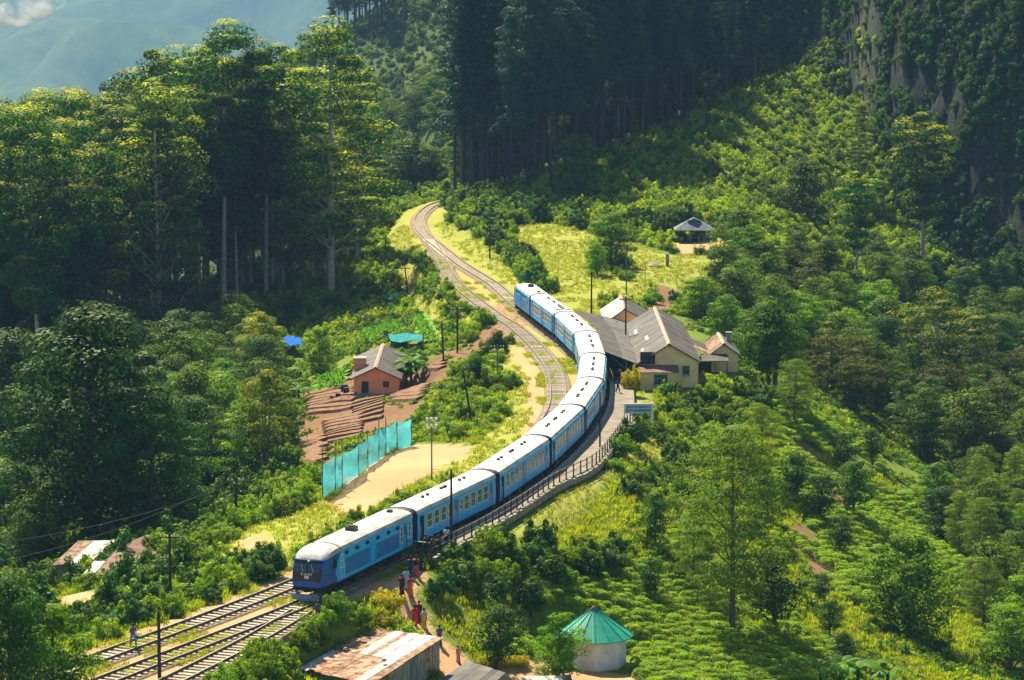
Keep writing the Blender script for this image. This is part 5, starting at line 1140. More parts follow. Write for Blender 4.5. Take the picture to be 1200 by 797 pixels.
for v in range(2): make_tree('slender_gum_tree', v, 'eucalyptus_leaf', 'bark_pale', 18, 3.6, 7, 36, 1.6, 330, .32, 'umbrella', .62, tip=.6, lean=.01, tbase=.42, trunk_r=.2, limb_from=.4)
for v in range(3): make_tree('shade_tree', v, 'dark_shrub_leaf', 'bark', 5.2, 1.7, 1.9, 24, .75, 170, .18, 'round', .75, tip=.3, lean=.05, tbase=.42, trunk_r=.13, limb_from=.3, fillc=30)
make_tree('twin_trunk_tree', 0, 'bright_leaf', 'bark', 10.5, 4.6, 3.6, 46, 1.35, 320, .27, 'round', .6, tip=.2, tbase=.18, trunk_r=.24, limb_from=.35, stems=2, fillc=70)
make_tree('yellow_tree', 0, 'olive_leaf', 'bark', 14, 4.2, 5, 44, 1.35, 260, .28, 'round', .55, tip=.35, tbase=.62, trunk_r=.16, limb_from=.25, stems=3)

def shrub_mesh(name, leafm, r, h, ncl, nl, ls, seed, tip=.3, tbase=.4, cr=.45, spiky=0):
    rng = random.Random(seed); nr = NR(seed); cen = []; rad = []
    for i in range(ncl):
        a = i*2.399+rng.random(); rr = r*math.sqrt((i+.5)/ncl)*.8; z = h*(1-(rr/r)**2*.7)*rng.uniform(.55, 1)-cr*.4; cen.append((rr*math.cos(a), rr*math.sin(a), max(z, cr*.25))); s_ = cr*rng.uniform(.7, 1.3); rad.append((s_, s_, s_*.9))
    for i in range(ncl//6):
        a = rng.uniform(0, 6.28); rr = r*rng.uniform(.3, 1.1); s_ = cr*rng.uniform(.5, .8); cen.append((rr*math.cos(a), rr*math.sin(a), max(.2, h*(1.15-(rr/r)**2*.6)*rng.uniform(.8, 1.1)))); rad.append((s_, s_, s_*1.5))
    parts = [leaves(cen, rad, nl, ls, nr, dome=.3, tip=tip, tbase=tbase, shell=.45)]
    m = MB()
    for c in cen[::3]: m.tube([(0, 0, -.3), (c[0]*.5, c[1]*.5, c[2]*.5), c], [.04, .03, .01], 4)
    V = np.concatenate([parts[0][0], np.array(m.v)]); k = len(parts[0][0]); Fq = np.concatenate([parts[0][1], np.array([f for f in m.f if len(f) == 4])+k])
    nl_ = len(parts[0][1]); o = mk(name, V, Fq, [M[leafm], M['bark']], midx=[0]*nl_+[1]*(len(Fq)-nl_), link=False, attrs={'tint': ('FACE', np.r_[parts[0][2], np.full(len(Fq)-nl_, .3)])}); me = o.data; bpy.data.objects.remove(o); return me
SH = {'green': [shrub_mesh('shrub', 'shrub_leaf', 1.35, 1.7, 26, 110, .17, 10+i) for i in range(4)],
      'dark': [shrub_mesh('shrub', 'dark_shrub_leaf', 1.5, 2.2, 30, 120, .17, 20+i) for i in range(3)],
      'bright': [shrub_mesh('shrub', 'bright_leaf', 1.2, 1.6, 24, 110, .16, 30+i, tbase=.5) for i in range(3)],
      'dry': [shrub_mesh('shrub', 'feather_leaf', 1.2, 1.3, 22, 80, .15, 40+i, cr=.4) for i in range(2)],
      'yellow': [shrub_mesh('hedge_bush', 'yellow_leaf', 1.0, .9, 22, 130, .12, 50+i, cr=.4) for i in range(2)],
      'round': [shrub_mesh('shrub', 'dark_shrub_leaf', 1.0, 2.0, 34, 130, .13, 60+i, cr=.5) for i in range(2)]}
def tea_mesh(seed):
    nr = NR(seed); N = 420; a = nr.rand(N)*6.283; r_ = np.sqrt(nr.rand(N))*.68; z = .62*(1-(r_/.72)**5)+nr.rand(N)*.10; r_ = r_*(1+.12*np.sin(a*3+seed))
    p = np.stack([r_*np.cos(a), r_*np.sin(a), z], 1); n_ = np.stack([r_*np.cos(a)*(r_ > .5), r_*np.sin(a)*(r_ > .5), np.ones(N)], 1)+nr.normal(size=(N, 3))*.4; n_ /= np.linalg.norm(n_, axis=1)[:, None]
    t = np.cross(n_, nr.normal(size=(N, 3))); t /= np.linalg.norm(t, axis=1)[:, None]; s = np.cross(n_, t); q = .13*(.7+.6*nr.rand(N, 1))
    V = np.stack([p-t*q*.6, p+s*q*.35, p+t*q*.6, p-s*q*.35], 1).reshape(-1, 3)
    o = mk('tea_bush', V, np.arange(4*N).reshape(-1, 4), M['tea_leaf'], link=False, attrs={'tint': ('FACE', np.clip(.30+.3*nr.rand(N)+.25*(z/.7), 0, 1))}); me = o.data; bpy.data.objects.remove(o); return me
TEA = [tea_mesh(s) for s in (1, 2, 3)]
def tuft_mesh(name, m_, n_, h, w_, spread, seed, lean=.5):
    nr = NR(seed); a = nr.rand(n_)*6.283; rr = np.sqrt(nr.rand(n_))*spread; b0 = np.stack([rr*np.cos(a), rr*np.sin(a), np.zeros(n_)], 1); a2 = nr.rand(n_)*6.283; hh = h*(.6+.7*nr.rand(n_))
    tp = b0+np.stack([np.cos(a2)*lean*hh, np.sin(a2)*lean*hh, hh], 1); s = np.stack([-np.sin(a2), np.cos(a2), np.zeros(n_)], 1)*w_; mid = (b0+tp)/2+np.array([0, 0, .12])*h
    V = np.stack([b0-s*.5, b0+s*.5, mid+s*.5, mid-s*.5, mid-s*.5, mid+s*.5, tp+s*.08, tp-s*.08], 1).reshape(-1, 3); Fq = np.arange(8*n_).reshape(-1, 4)
    o = mk(name, V, Fq, M[m_], link=False, attrs={'tint': ('FACE', np.clip(np.repeat(.3+.4*nr.rand(n_), 2)+np.tile([-.08, .12], n_), 0, 1))}); return o
def clump_obj(name, leafm, r, h, ncl, nl, ls, seed, **k):
    me = shrub_mesh(name, leafm, r, h, ncl, nl, ls, seed, **k); return bpy.data.objects.new(name, me)
def bank_(name, objs):
    c = bpy.data.collections.new(name)
    for o in objs: c.objects.link(o)
    return c
B_GRASS = bank_('grass_kinds', [tuft_mesh('grass_tuft', 'grass_leaf', 34, .34, .045, .42, 1), tuft_mesh('grass_tuft', 'grass_leaf', 30, .5, .05, .35, 2), tuft_mesh('grass_tuft', 'dry_leaf', 30, .32, .04, .42, 3)])
B_DRY = bank_('dry_grass_kinds', [tuft_mesh('dry_tuft', 'dry_leaf', 30, .26, .045, .45, 5), tuft_mesh('dry_tuft', 'grass_leaf', 30, .24, .045, .45, 6), tuft_mesh('dry_tuft', 'dry_leaf', 26, .36, .04, .3, 7)])
B_WEED = bank_('weed_kinds', [clump_obj('weed', 'shrub_leaf', .75, .65, 9, 42, .17, 71, cr=.34), clump_obj('weed', 'dark_shrub_leaf', .8, .75, 9, 42, .18, 72, cr=.36), clump_obj('weed', 'bright_leaf', .7, .6, 8, 42, .16, 73, cr=.33), clump_obj('weed', 'grass_leaf', .75, .6, 9, 40, .2, 74, cr=.34)])
B_SCRUB = bank_('scrub_kinds', [clump_obj('scrub', 'dark_shrub_leaf', 1.5, 1.7, 14, 60, .30, 81, cr=.62), clump_obj('scrub', 'shrub_leaf', 1.4, 1.8, 14, 60, .28, 82, cr=.6), clump_obj('scrub', 'olive_leaf', 1.6, 2.0, 14, 60, .30, 83, cr=.62), clump_obj('scrub', 'rain_leaf', 1.7, 2.6, 16, 60, .32, 84, cr=.7)])
B_DARK = bank_('dark_scrub_kinds', [clump_obj('scrub', 'dark_shrub_leaf', 1.5, 1.7, 14, 60, .30, 181, cr=.62), clump_obj('scrub', 'rain_leaf', 1.4, 2.2, 14, 60, .28, 182, cr=.6), clump_obj('scrub', 'pine_leaf', 1.6, 2.0, 14, 60, .30, 183, cr=.62), clump_obj('scrub', 'dark_shrub_leaf', 1.7, 2.6, 16, 60, .32, 184, cr=.7)])
B_LIT = bank_('lit_scrub_kinds', [clump_obj('scrub', 'spur_leaf', 1.1, 1.2, 12, 55, .24, 91, cr=.5), clump_obj('scrub', 'spur_leaf', .9, 1.5, 12, 55, .22, 92, cr=.48), clump_obj('scrub', 'bright_leaf', 1.0, 1.3, 12, 50, .22, 93, cr=.5), clump_obj('scrub', 'olive_leaf', 1.1, 1.5, 12, 55, .24, 94, cr=.5)])
B_TREES = bank_('wood_kinds', [bpy.data.objects.new('crown', PROTO[k][v][0]) for k, v in (('broadleaf_tree', 0), ('broadleaf_tree', 1), ('leafy_gum_tree', 0))])
B_VEG = bank_('crop_kinds', [clump_obj('crop', 'crop_leaf', .45, .45, 6, 30, .2, 171, cr=.22), clump_obj('crop', 'crop_leaf', .4, .35, 6, 30, .18, 172, cr=.2)])
B_TEA = bank_('tea_kinds', [bpy.data.objects.new('tea_bush', me) for me in TEA])

def gn_scatter(name, bank, P_, scale, label, cat, seed=0, tilt=.12, nk=3):
    """One object of many plants: a point per plant, instanced by geometry nodes."""
    nr = NR(seed+77); n_ = len(P_); me = bpy.data.meshes.new(name); me.vertices.add(n_); me.vertices.foreach_set('co', np.asarray(P_, np.float32).ravel())
    a = me.attributes.new('turn', 'FLOAT_VECTOR', 'POINT'); a.data.foreach_set('vector', np.stack([nr.uniform(-tilt, tilt, n_), nr.uniform(-tilt, tilt, n_), nr.uniform(0, 6.28, n_)], 1).astype(np.float32).ravel())
    a = me.attributes.new('size', 'FLOAT', 'POINT'); a.data.foreach_set('value', np.asarray(scale, np.float32))
    a = me.attributes.new('pick', 'INT', 'POINT'); a.data.foreach_set('value', nr.randint(0, nk, n_).astype(np.int32))
    o = bpy.data.objects.new(name, me); COL.objects.link(o); tag(o, label, cat, kind='stuff')
    g = bpy.data.node_groups.new(name, 'GeometryNodeTree'); g.interface.new_socket('Geometry', in_out='INPUT', socket_type='NodeSocketGeometry'); g.interface.new_socket('Geometry', in_out='OUTPUT', socket_type='NodeSocketGeometry')
    N = g.nodes; L_ = g.links; gi = N.new('NodeGroupInput'); go = N.new('NodeGroupOutput'); ip = N.new('GeometryNodeInstanceOnPoints'); ci = N.new('GeometryNodeCollectionInfo')
    ci.inputs['Collection'].default_value = bank; ci.inputs['Separate Children'].default_value = True; ci.inputs['Reset Children'].default_value = True; ip.inputs['Pick Instance'].default_value = True
    def na(nm, ty): x = N.new('GeometryNodeInputNamedAttribute'); x.data_type = ty; x.inputs['Name'].default_value = nm; return x.outputs['Attribute']
    L_.new(gi.outputs[0], ip.inputs['Points']); L_.new(ci.outputs[0], ip.inputs['Instance']); L_.new(na('pick', 'INT'), ip.inputs['Instance Index'])
    L_.new(na('turn', 'FLOAT_VECTOR'), ip.inputs['Rotation']); L_.new(na('size', 'FLOAT'), ip.inputs['Scale']); L_.new(ip.outputs[0], go.inputs[0])
    md = o.modifiers.new('plants', 'NODES'); md.node_group = g; return o

# ------------------------------------------------------------------ where plants may stand
claym, soilm, drym = box_blur(clay).reshape(XX.shape), box_blur(soil).reshape(XX.shape), box_blur(dry, 2).reshape(XX.shape)
def samp(A, x, y):
    i = np.clip(np.searchsorted(GX, x)-1, 0, len(GX)-2); j = np.clip(np.searchsorted(GY, y)-1, 0, len(GY)-2); return A[j, i]
BLD = [(14.0, 21.8, 334.8, 374), (11, 18, 375.5, 391), (22, 27.5, 348, 363), (-20.5, -13.5, 364.5, 388)]
BCIR = [(6.6, 235.6, 3.6), (30.5, 489.5, 5.0)]
for nm in ('shed', 'village_house', 'village_hut', 'tin_shack', 'shelter'):
    for o in bpy.data.objects:
        if o.parent is None and o.name.split('.')[0] == nm: BCIR.append((o.location.x, o.location.y, 2.4 if nm == 'shed' else 3.6))
BEDS = [o for o in bpy.data.objects if o.name.startswith(('terrace_plot', 'vegetable_plot'))]
BEDP = [gpoly(q) for q in [[(362,462),(415,452),(414,480),(360,488)],[(415,470),(450,466),(448,492),(412,500)],[(382,492),(422,486),(424,512),(384,522)],[(350,515),(378,512),(376,545),(352,540)],[(462,456),(500,452),(492,470),(462,472)],
    [(503,424),(522,420),(518,434),(502,436)],[(373,444),(408,434),(400,456),(374,459)],[(480,374),(494,372),(514,400),(496,402)],[(448,378),(476,377),(470,392),(442,392)],[(422,390),(446,386),(444,402),(424,404)],[(456,362),(474,361),(472,368),(454,369)]]]
_t4 = [t[::4] for t in TRACKS]; _pl = np.vstack([outer[::2], outer[-1:]])
pads_in = np.array(list(map(tuple, inner[::2]))+list(map(tuple, outer[::-1][::2])))
def ok(x, y, trk=2.2, bld=.6, clay_ok=.45, soil_ok=.5, dry_ok=2.0):
    k = np.ones(x.shape, bool); nr_ = (x > -70) & (x < 60) & (y < 660)
    for t in _t4:
        d = np.full(x.shape, 99.0); d[nr_] = pdist(x[nr_], y[nr_], t); k &= d > trk
    k &= ~inpoly(x, y, pads_in.tolist())
    d = np.full(x.shape, 99.0); d[nr_] = pdist(x[nr_], y[nr_], _pl); k &= d > .7
    for a, c, e, f in BLD: k &= ~((x > a-bld) & (x < c+bld) & (y > e-bld) & (y < f+bld))
    for a, c, r_ in BCIR: k &= np.hypot(x-a, y-c) > r_+bld-.6
    for p in BEDP: k &= ~inpoly(x, y, p)
    k &= samp(claym, x, y) < clay_ok; k &= samp(soilm, x, y) < soil_ok; k &= samp(drym, x, y) < dry_ok
    return k
def grid_pts(x0, x1, y0, y1, sp, seed):
    nr = NR(seed); gx = np.arange(x0, x1, sp); gy = np.arange(y0, y1, sp); X_, Y_ = np.meshgrid(gx, gy); X_ = X_+nr.uniform(-.48, .48, X_.shape)*sp; Y_ = Y_+nr.uniform(-.48, .48, Y_.shape)*sp
    x, y = X_.ravel(), Y_.ravel(); z = hgt(x, y); px, py = proj(x, y, z); k = (px > -160) & (px < 1360) & (py > -120) & (py < 960); return x[k], y[k], z[k], px[k], py[k]
def region(polys, sp, seed, bounds=(-150, 260, 170, 900), **kw):
    """Jittered planting over ground that projects inside the given photograph polygons."""
    x, y, z, px, py = grid_pts(*bounds, sp, seed); k = np.zeros(x.shape, bool)
    for p in polys: k |= inpoly(px, py, p)
    x, y, z, px, py = (a[k] for a in (x, y, z, px, py)); k = ok(x, y, **kw); return x[k], y[k], z[k], px[k], py[k]
_rt = random.Random(99)
TREES_AT = []
def tree(kind, x, y, H, label, cat, group=None, name=None, var=None, wide=1.0, z=None):
    pr = PROTO[kind]; cm, tm, H0 = pr[_rt.randrange(len(pr)) if var is None else var]; s_ = H/H0; z = float(hgt(x, y)) if z is None else z
    root = empty(name or kind, (x, y, z-.1), _rt.uniform(0, 6.28)); tag(root, label, cat, group)
    for nm, me in (('crown', cm), ('trunk', tm)): o = bpy.data.objects.new(nm, me); COL.objects.link(o); o.parent = root; o.scale = (s_*wide, s_*wide, s_)
    TREES_AT.append((x, y)); return root
def htree(kind, px, pyb, pyt, label, cat='tree', wide=1.0, **k):
    """One particular tree: foot and top given as seen in the photograph."""
    b_ = at(px, pyb); return tree(kind, b_.x, b_.y, max(1.5, (pyb-pyt)*b_.y/F), label, cat, wide=wide, **k)

# ---- particular trees
htree('twin_trunk_tree', 903, 462, 352, 'dense dark green tree on two bare trunks right of the station', wide=1.0)
htree('leafy_gum_tree', 388, 345, 30, 'tall sunlit gum tree standing nearest the valley gap, bright green top', wide=1.15)
htree('leafy_gum_tree', 418, 305, 105, 'shorter sunlit gum tree on the right edge of the gum wood', wide=1.0)
htree('tall_gum_tree', 262, 372, 33, 'tallest gum tree with pale trunk and broad umbrella crown', wide=1.15)
htree('tall_gum_tree', 200, 380, 55, 'very tall gum with forked pale limbs left of the tallest gum', wide=1.1)
htree('tall_gum_tree', 312, 350, 50, 'tall gum right of the tallest gum, its flat top touching the haze', wide=1.0)
htree('broadleaf_tree', 105, 640, 348, 'huge rounded dark green tree at the left of the valley', wide=1.1)
htree('broadleaf_tree', 20, 610, 385, 'broad dark tree at the far left behind the huge rounded tree', wide=1.0)
htree('broadleaf_tree', 178, 625, 455, 'paler spreading tree half covering the turquoise roof', wide=.95)
htree('round_tree', 232, 560, 424, 'round olive crowned tree between the huge dark tree and the yellow tree', wide=.8)
htree('yellow_tree', 305, 455, 362, 'tree with orange yellow crown behind the blue tarpaulin', wide=1.1)
htree('yellow_tree', 312, 560, 428, 'thin stemmed tree with yellowing leaves left of the brown terraces', wide=.9)
htree('green_tree', 375, 440, 380, 'light green bushy tree above the left vegetable beds', wide=.9)
htree('round_tree', 40, 668, 575, 'dark rounded tree above the wires at the left edge', wide=1.0)
htree('broadleaf_tree', 14, 880, 664, 'dark full tree filling the bottom left corner', wide=.75)
htree('green_tree', 62, 850, 696, 'smaller sunlit tree beside the dark corner tree', wide=.85)
htree('round_tree', 678, 235, 157, 'round grey green tree in front of the dark pine trunks', wide=.9)
htree('slender_gum_tree', 834, 145, 82, 'lone slim young tree with pale trunk on the bright hillside', wide=1.0)
htree('slender_gum_tree', 1004, 330, 200, 'slim gum with yellowish crown and white trunk on the dark slope', wide=1.15)
htree('slender_gum_tree', 1081, 312, 132, 'tallest pale trunked gum standing against the dark mountain', wide=1.2)
htree('leafy_gum_tree', 1007, 215, 122, 'single narrow dark tree on the hill edge below the rock gully', wide=.85)
htree('round_tree', 940, 262, 186, 'spreading yellow green tree near the right hill edge', wide=1.2)
htree('green_tree', 716, 312, 250, 'bright bushy tree by the yellow grass terrace below the pines', wide=1.2)
htree('green_tree', 700, 322, 283, 'grey green bush tree at the foot of the bright bushy tree', wide=.9)
htree('russet_tree', 868, 345, 293, 'olive brown tree right of the gazebo terrace', wide=1.1)
htree('green_tree', 880, 322, 262, 'bright green tree behind the olive brown tree', wide=1.1)
htree('russet_tree', 945, 372, 306, 'reddish olive tree above the two trunk tree', wide=1.2)
htree('round_tree', 985, 440, 368, 'grey green layered tree on the shaded slope right of the two trunk tree', wide=1.2)
htree('russet_tree', 1012, 480, 422, 'rust brown tree in the dark gully', wide=1.3)
htree('spreading_gum_tree', 1100, 475, 345, 'spreading gum with bare crooked limbs at the foot of the mountain', wide=1.2)
htree('round_tree', 1135, 545, 455, 'broad olive domed tree at the right below the spreading gum', wide=1.3)
htree('feathery_tree', 930, 500, 418, 'light feathery tree on the tea slope below the two trunk tree', wide=1.2)
htree('feathery_tree', 858, 742, 486, 'tall feathery tree with dark bare lower trunk in the tea field', wide=1.05)
htree('feathery_tree', 812, 690, 590, 'much smaller feathery tree left of the tall one in the tea field', wide=1.0)
htree('feathery_tree', 893, 560, 470, 'airy pale green tree above the tea field', wide=1.2)
htree('shade_tree', 908, 742, 640, 'leggy tree with two pale trunks right of the tall feathery tree', wide=1.1)
htree('green_tree', 1062, 742, 617, 'bright yellow green tree on the lower right slope', wide=1.1)
htree('shade_tree', 584, 787, 706, 'lollipop shaped tree with leaning trunk right of the rusty shack', wide=1.25)
htree('shade_tree', 624, 728, 672, 'small round topped tree between the track bank and the white hut', wide=1.25)
htree('green_tree', 655, 795, 712, 'dark leafy tree half hiding the white hut', wide=1.0)
htree('shade_tree', 768, 640, 572, 'slim young tree on the bank below the platform fence', wide=.9)
htree('round_tree', 1158, 640, 556, 'dark domed tree at the right edge of the tea slope', wide=.9)
for i, (px_, pb, pt, lb) in enumerate([(932, 585, 528, 'shade tree highest left in the dark tea slope'), (1000, 603, 535, 'blue green shade tree on a white trunk in the dark tea rows'), (960, 612, 552, 'shade tree left of the white trunked one'), (900, 612, 556, 'shade tree at the left border of the dark tea rows'),
    (984, 650, 600, 'low shade tree in the middle of the tea slope'), (961, 706, 668, 'small shade tree at the top of the bright tea slope'), (972, 745, 698, 'shade tree just below the small one on the bright tea slope'), (990, 790, 738, 'shade tree lowest on the right tea slope'), (1022, 545, 500, 'shade tree on the upper rim of the tea slope'),
    (990, 555, 505, 'shade tree left of the one on the upper rim'), (760, 700, 650, 'spindly shade tree in the tea above the white hut')]): htree('shade_tree', px_, pb, pt, lb, wide=1.15)
htree('russet_tree', 925, 330, 288, 'small orange tinted tree at the foot of the bright hillside', wide=1.1)
htree('green_tree', 850, 405, 345, 'bright bushy tree behind the keeper house chimney', wide=1.1)
htree('green_tree', 822, 372, 322, 'bushy tree directly behind the station roof', wide=1.2)
htree('round_tree', 905, 405, 330, 'olive tree between the keeper house and the reddish olive tree', wide=1.0)
htree('round_tree', 480, 215, 165, 'low sunlit tree at the crest where the track disappears', wide=1.6)
htree('round_tree', 505, 205, 172, 'smaller sunlit tree against the pines at the crest', wide=1.4)
htree('round_tree', 455, 235, 192, 'bushy tree left of the crest above the distant track', wide=1.3)

LMK = [('tallest gum tree', 262, 200), ('huge rounded dark tree', 105, 480), ('sunlit gum by the valley gap', 388, 170), ('turquoise roof', 158, 528), ('yellow crowned tree', 305, 410), ('crossed wires', 120, 620), ('brown roofed house', 150, 655), ('violet hut', 240, 540), ('pink farmhouse', 437, 435),
       ('gazebo', 813, 268), ('keeper house', 858, 420), ('two trunk tree', 903, 400), ('rust brown tree', 1012, 450), ('spreading gum', 1100, 400), ('pale trunked gum', 1081, 220), ('slim yellowish gum', 1004, 260), ('lone slim young tree', 834, 110), ('conifer on the hill edge', 1007, 160), ('olive domed tree', 1135, 500), ('bright yellow green tree', 1062, 670),
       ('dark domed tree', 1158, 600), ('semaphore signal', 446, 250), ('round tree before the pines', 678, 190), ('white hut', 713, 755), ('tall feathery tree', 858, 620), ('lollipop tree', 584, 735), ('rusty shack', 440, 765), ('station sign', 742, 482), ('clay pitch', 470, 560), ('lamp rack pole', 506, 520), ('store roof', 725, 358), ('leading power car', 400, 650), ('garden cover', 466, 355), ('left edge pines', 520, 120), ('reddish olive tree', 945, 340), ('track junction', 510, 290)]
def where(px, py):
    dd = [(math.hypot(px-a, py-c), nm, a, c) for nm, a, c in LMK]; r_, nm, a, c = min(dd); dx, dy = px-a, py-c
    if r_ < 14: return 'right beside the '+nm
    rel = ('left of' if dx < 0 else 'right of') if abs(dx) > abs(dy)*1.8 else (('above' if dy < 0 else 'below') if abs(dy) > abs(dx)*1.8 else ('above and ' if dy < 0 else 'below and ')+('left of' if dx < 0 else 'right of'))
    return ('just ' if r_ < 40 else ('well ' if r_ > 95 else ''))+rel+' the '+nm
# ---- the gum wood on the left
def far_from(x, y, d): return all((x-a)**2+(y-c)**2 > d*d for a, c in TREES_AT)
skyl = ([-200, 0, 50, 100, 150, 190, 230, 280, 330, 345, 400, 440, 470], [100, 96, 100, 92, 98, 70, 44, 44, 66, 120, 60, 120, 240])
x, y, z, px, py = region([[(-200,330),(60,300),(240,290),(330,262),(440,262),(440,300),(380,350),(330,372),(240,395),(150,470),(40,540),(-200,560)]], 8.2, 11, (-140, -12, 300, 640))
od = np.argsort(y); n_g = 0
for i in od:
    if not far_from(x[i], y[i], 5.5): continue
    ty = np.interp(px[i], *skyl)+_rt.uniform(4, 95)+(30 if y[i] < 430 else 0); H_ = (py[i]-ty)*y[i]/F
    if H_ < 11: continue
    edge = px[i] > 330
    H_ = min(H_, 44 if px[i] > 190 else 56)
    if edge or _rt.random() < .25: kd = 'leafy_gum_tree'
    else: kd = 'tall_gum_tree'
    lb = ('sunlit gum tree, foot ' if edge else ('very tall gum tree, foot ' if H_ > 38 else ('gum tree of middle height, foot ' if H_ > 26 else 'lower gum tree, foot ')))+where(px[i], py[i])
    tree(kd, x[i], y[i], H_, lb, 'tree', 'sunlit gums at the wood edge' if edge else 'gum trees in the dark wood on the left'); n_g += 1
# lower trees in the valley on the left
x, y, z, px, py = region([[(-200,480),(40,500),(150,450),(260,400),(340,390),(345,440),(330,540),(260,580),(180,615),(60,630),(-200,690)]], 7.0, 12, (-120, -10, 230, 470))
for i in np.argsort(y):
    if not far_from(x[i], y[i], 5.0): continue
    H_ = _rt.uniform(6, 11) if px[i] > 220 or py[i] > 560 else _rt.uniform(9, 15)
    kd = _rt.choice(['round_tree', 'broadleaf_tree', 'green_tree']) if px[i] > 200 else _rt.choice(['broadleaf_tree', 'round_tree'])
    tree(kd, x[i], y[i], H_, {'round_tree': 'olive', 'broadleaf_tree': 'dark', 'green_tree': 'fresh green'}[kd]+(' taller' if H_ > 10 else ' low')+' tree '+where(px[i], py[i]), 'tree', 'valley trees on the left', wide=1.1)
# ---- pines on the ridge
pw = []
x, y, z, px, py = grid_pts(-22, 75, 535, 760, 6.0, 13)
fx, fy = [-20, -7, 6.2, 16.4, 27.4, 41, 57, 80], [575, 560, 545, 575, 600, 625, 652, 690]
k = (y > np.interp(x, fx, fy)) & (y < np.interp(x, fx, fy)+85) & (x > -9+(y-560)*-.02) & (x < y*.082); x, y = x[k], y[k]; k = ok(x, y, trk=7); x, y = x[k], y[k]
for i in np.argsort(y):
    front = y[i] < np.interp(x[i], fx, fy)+8
    tree('pine_tree', x[i], y[i], _rt.uniform(34, 47) if x[i] < 40 else _rt.uniform(25, 31), ('front pine, foot ' if front else 'rear pine, foot ')+where(*map(float, proj(x[i], y[i], float(hgt(x[i], y[i]))))), 'pine tree', 'front row pines on the ridge' if front else 'pines behind on the ridge', wide=_rt.uniform(.95, 1.25))
for j, (a, c, h_) in enumerate([(-9.5, 574, 41), (-8.0, 590, 43), (-11.5, 601, 40), (-10.5, 618, 42)]): tree('pine_tree', a, c, h_, 'pine at the left edge of the ridge stand with low spreading branches', 'pine tree', 'left edge pines', wide=1.3)
x, y, z, px, py = grid_pts(-7, 110, 600, 830, 6.5, 17); k = (y > np.interp(x, fx, fy)+75) & (y < np.interp(x, fx, fy)+140) & (x < y*.08); x, y, z = x[k], y[k], z[k]
gn_scatter('ridge_wood', B_TREES, np.stack([x, y, z-2], 1), .7+.3*NR(15).rand(len(x)), 'dense wood closing the view behind the pine trunks', 'wood', 36, nk=3)
# ---- far hill trees
x, y, z, px, py = region([[(322,66),(350,58),(420,40),(520,20),(520,-60),(322,-60)]], 10.5, 14, (-110, 40, 980, 1290))
for i in range(len(x)): tree('pine_tree', x[i], y[i], _rt.uniform(24, 32), 'distant dark conifer on top of the hazy hill', 'conifer', 'conifers on the hazy hill', wide=1.7)
x, y, z, px, py = region([[(400,190),(400,120),(470,90),(520,110),(520,200),(440,215)]], 14, 15, (-90, 20, 820, 1150))
for i in range(len(x)): tree('round_tree', x[i], y[i], _rt.uniform(7, 12), 'dim round tree on the shaded hazy hillside', 'tree', 'round trees on the hazy hillside', wide=1.3)
# ---- mixed trees on the right slopes
GR = [([(868,300),(950,310),(1010,350),(1060,420),(1000,450),(940,430),(880,400),(840,360),(850,320)], 6.2, 5, 9, ['round_tree', 'green_tree', 'green_tree', 'round_tree'], 'bushy tree on the wooded slope above the keeper house', 'trees on the right slopes'),
      ([(960,420),(1060,400),(1260,420),(1260,600),(1130,560),(1040,520),(980,480)], 6.8, 6, 10, ['round_tree', 'broadleaf_tree', 'round_tree', 'russet_tree'], 'dark leafy tree in the shaded gully on the right', 'trees on the right slopes'),
      ([(1085,560),(1260,590),(1260,830),(1180,800),(1130,690),(1080,640)], 6.2, 4, 8, ['round_tree', 'green_tree', 'feathery_tree', 'broadleaf_tree'], 'leafy tree on the lower right slope beyond the tea', 'trees on the right slopes'),
      ([(1030,300),(1120,330),(1260,390),(1260,430),(1060,400),(1010,340)], 8.5, 5, 9, ['round_tree', 'broadleaf_tree'], 'dark tree at the foot of the rocky mountain', 'trees on the right slopes')]
for j, (pg, sp, h0, h1, kinds, lb, gr_) in enumerate(GR):
    x, y, z, px, py = region([pg], sp, 20+j, (10, 220, 225, 640))
    for i in range(len(x)):
        if not far_from(x[i], y[i], 4.2): continue
        kd = _rt.choice(kinds); H_ = _rt.uniform(h0, h1); tree(kd, x[i], y[i], H_, {'round_tree': 'olive', 'broadleaf_tree': 'dark', 'green_tree': 'fresh green', 'russet_tree': 'brownish', 'feathery_tree': 'feathery'}[kd]+(' taller' if H_ > (h0+h1)/2 else ' low')+' tree '+where(px[i], py[i]), 'tree', gr_, wide=1.15)
# ---- mountain cover
steep = np.zeros_like(GZ); steep[1:-1, 1:-1] = np.hypot((GZ[1:-1, 2:]-GZ[1:-1, :-2])/(GX[2:]-GX[:-2])[None], (GZ[2:, 1:-1]-GZ[:-2, 1:-1])/(GY[2:]-GY[:-2])[:, None])
rk = rockpatch.reshape(XX.shape)
nr = NR(31); _sl = np.hypot(_sx, _sy)[:-1, :-1]; ja, ia = np.where(((mt.reshape(XX.shape)[:-1, :-1] > .1) | ((_sl > .7) & (XX[:-1, :-1] > 52) & (YY[:-1, :-1] > 590))) & (XX[:-1, :-1] > 40) & (XX[:-1, :-1] < 235) & (YY[:-1, :-1] < 880)); wx, wy = GX[ia+1]-GX[ia], GY[ja+1]-GY[ja]
ax_, ay_ = (GZ[ja, ia+1]-GZ[ja, ia])/wx, (GZ[ja+1, ia]-GZ[ja, ia])/wy; ar = wx*wy*np.sqrt(1+ax_**2+ay_**2); pxa, pya = proj(GX[ia], GY[ja], GZ[ja, ia]); k = (pxa > 700) & (pxa < 1350) & (pya > -120) & (pya < 700)
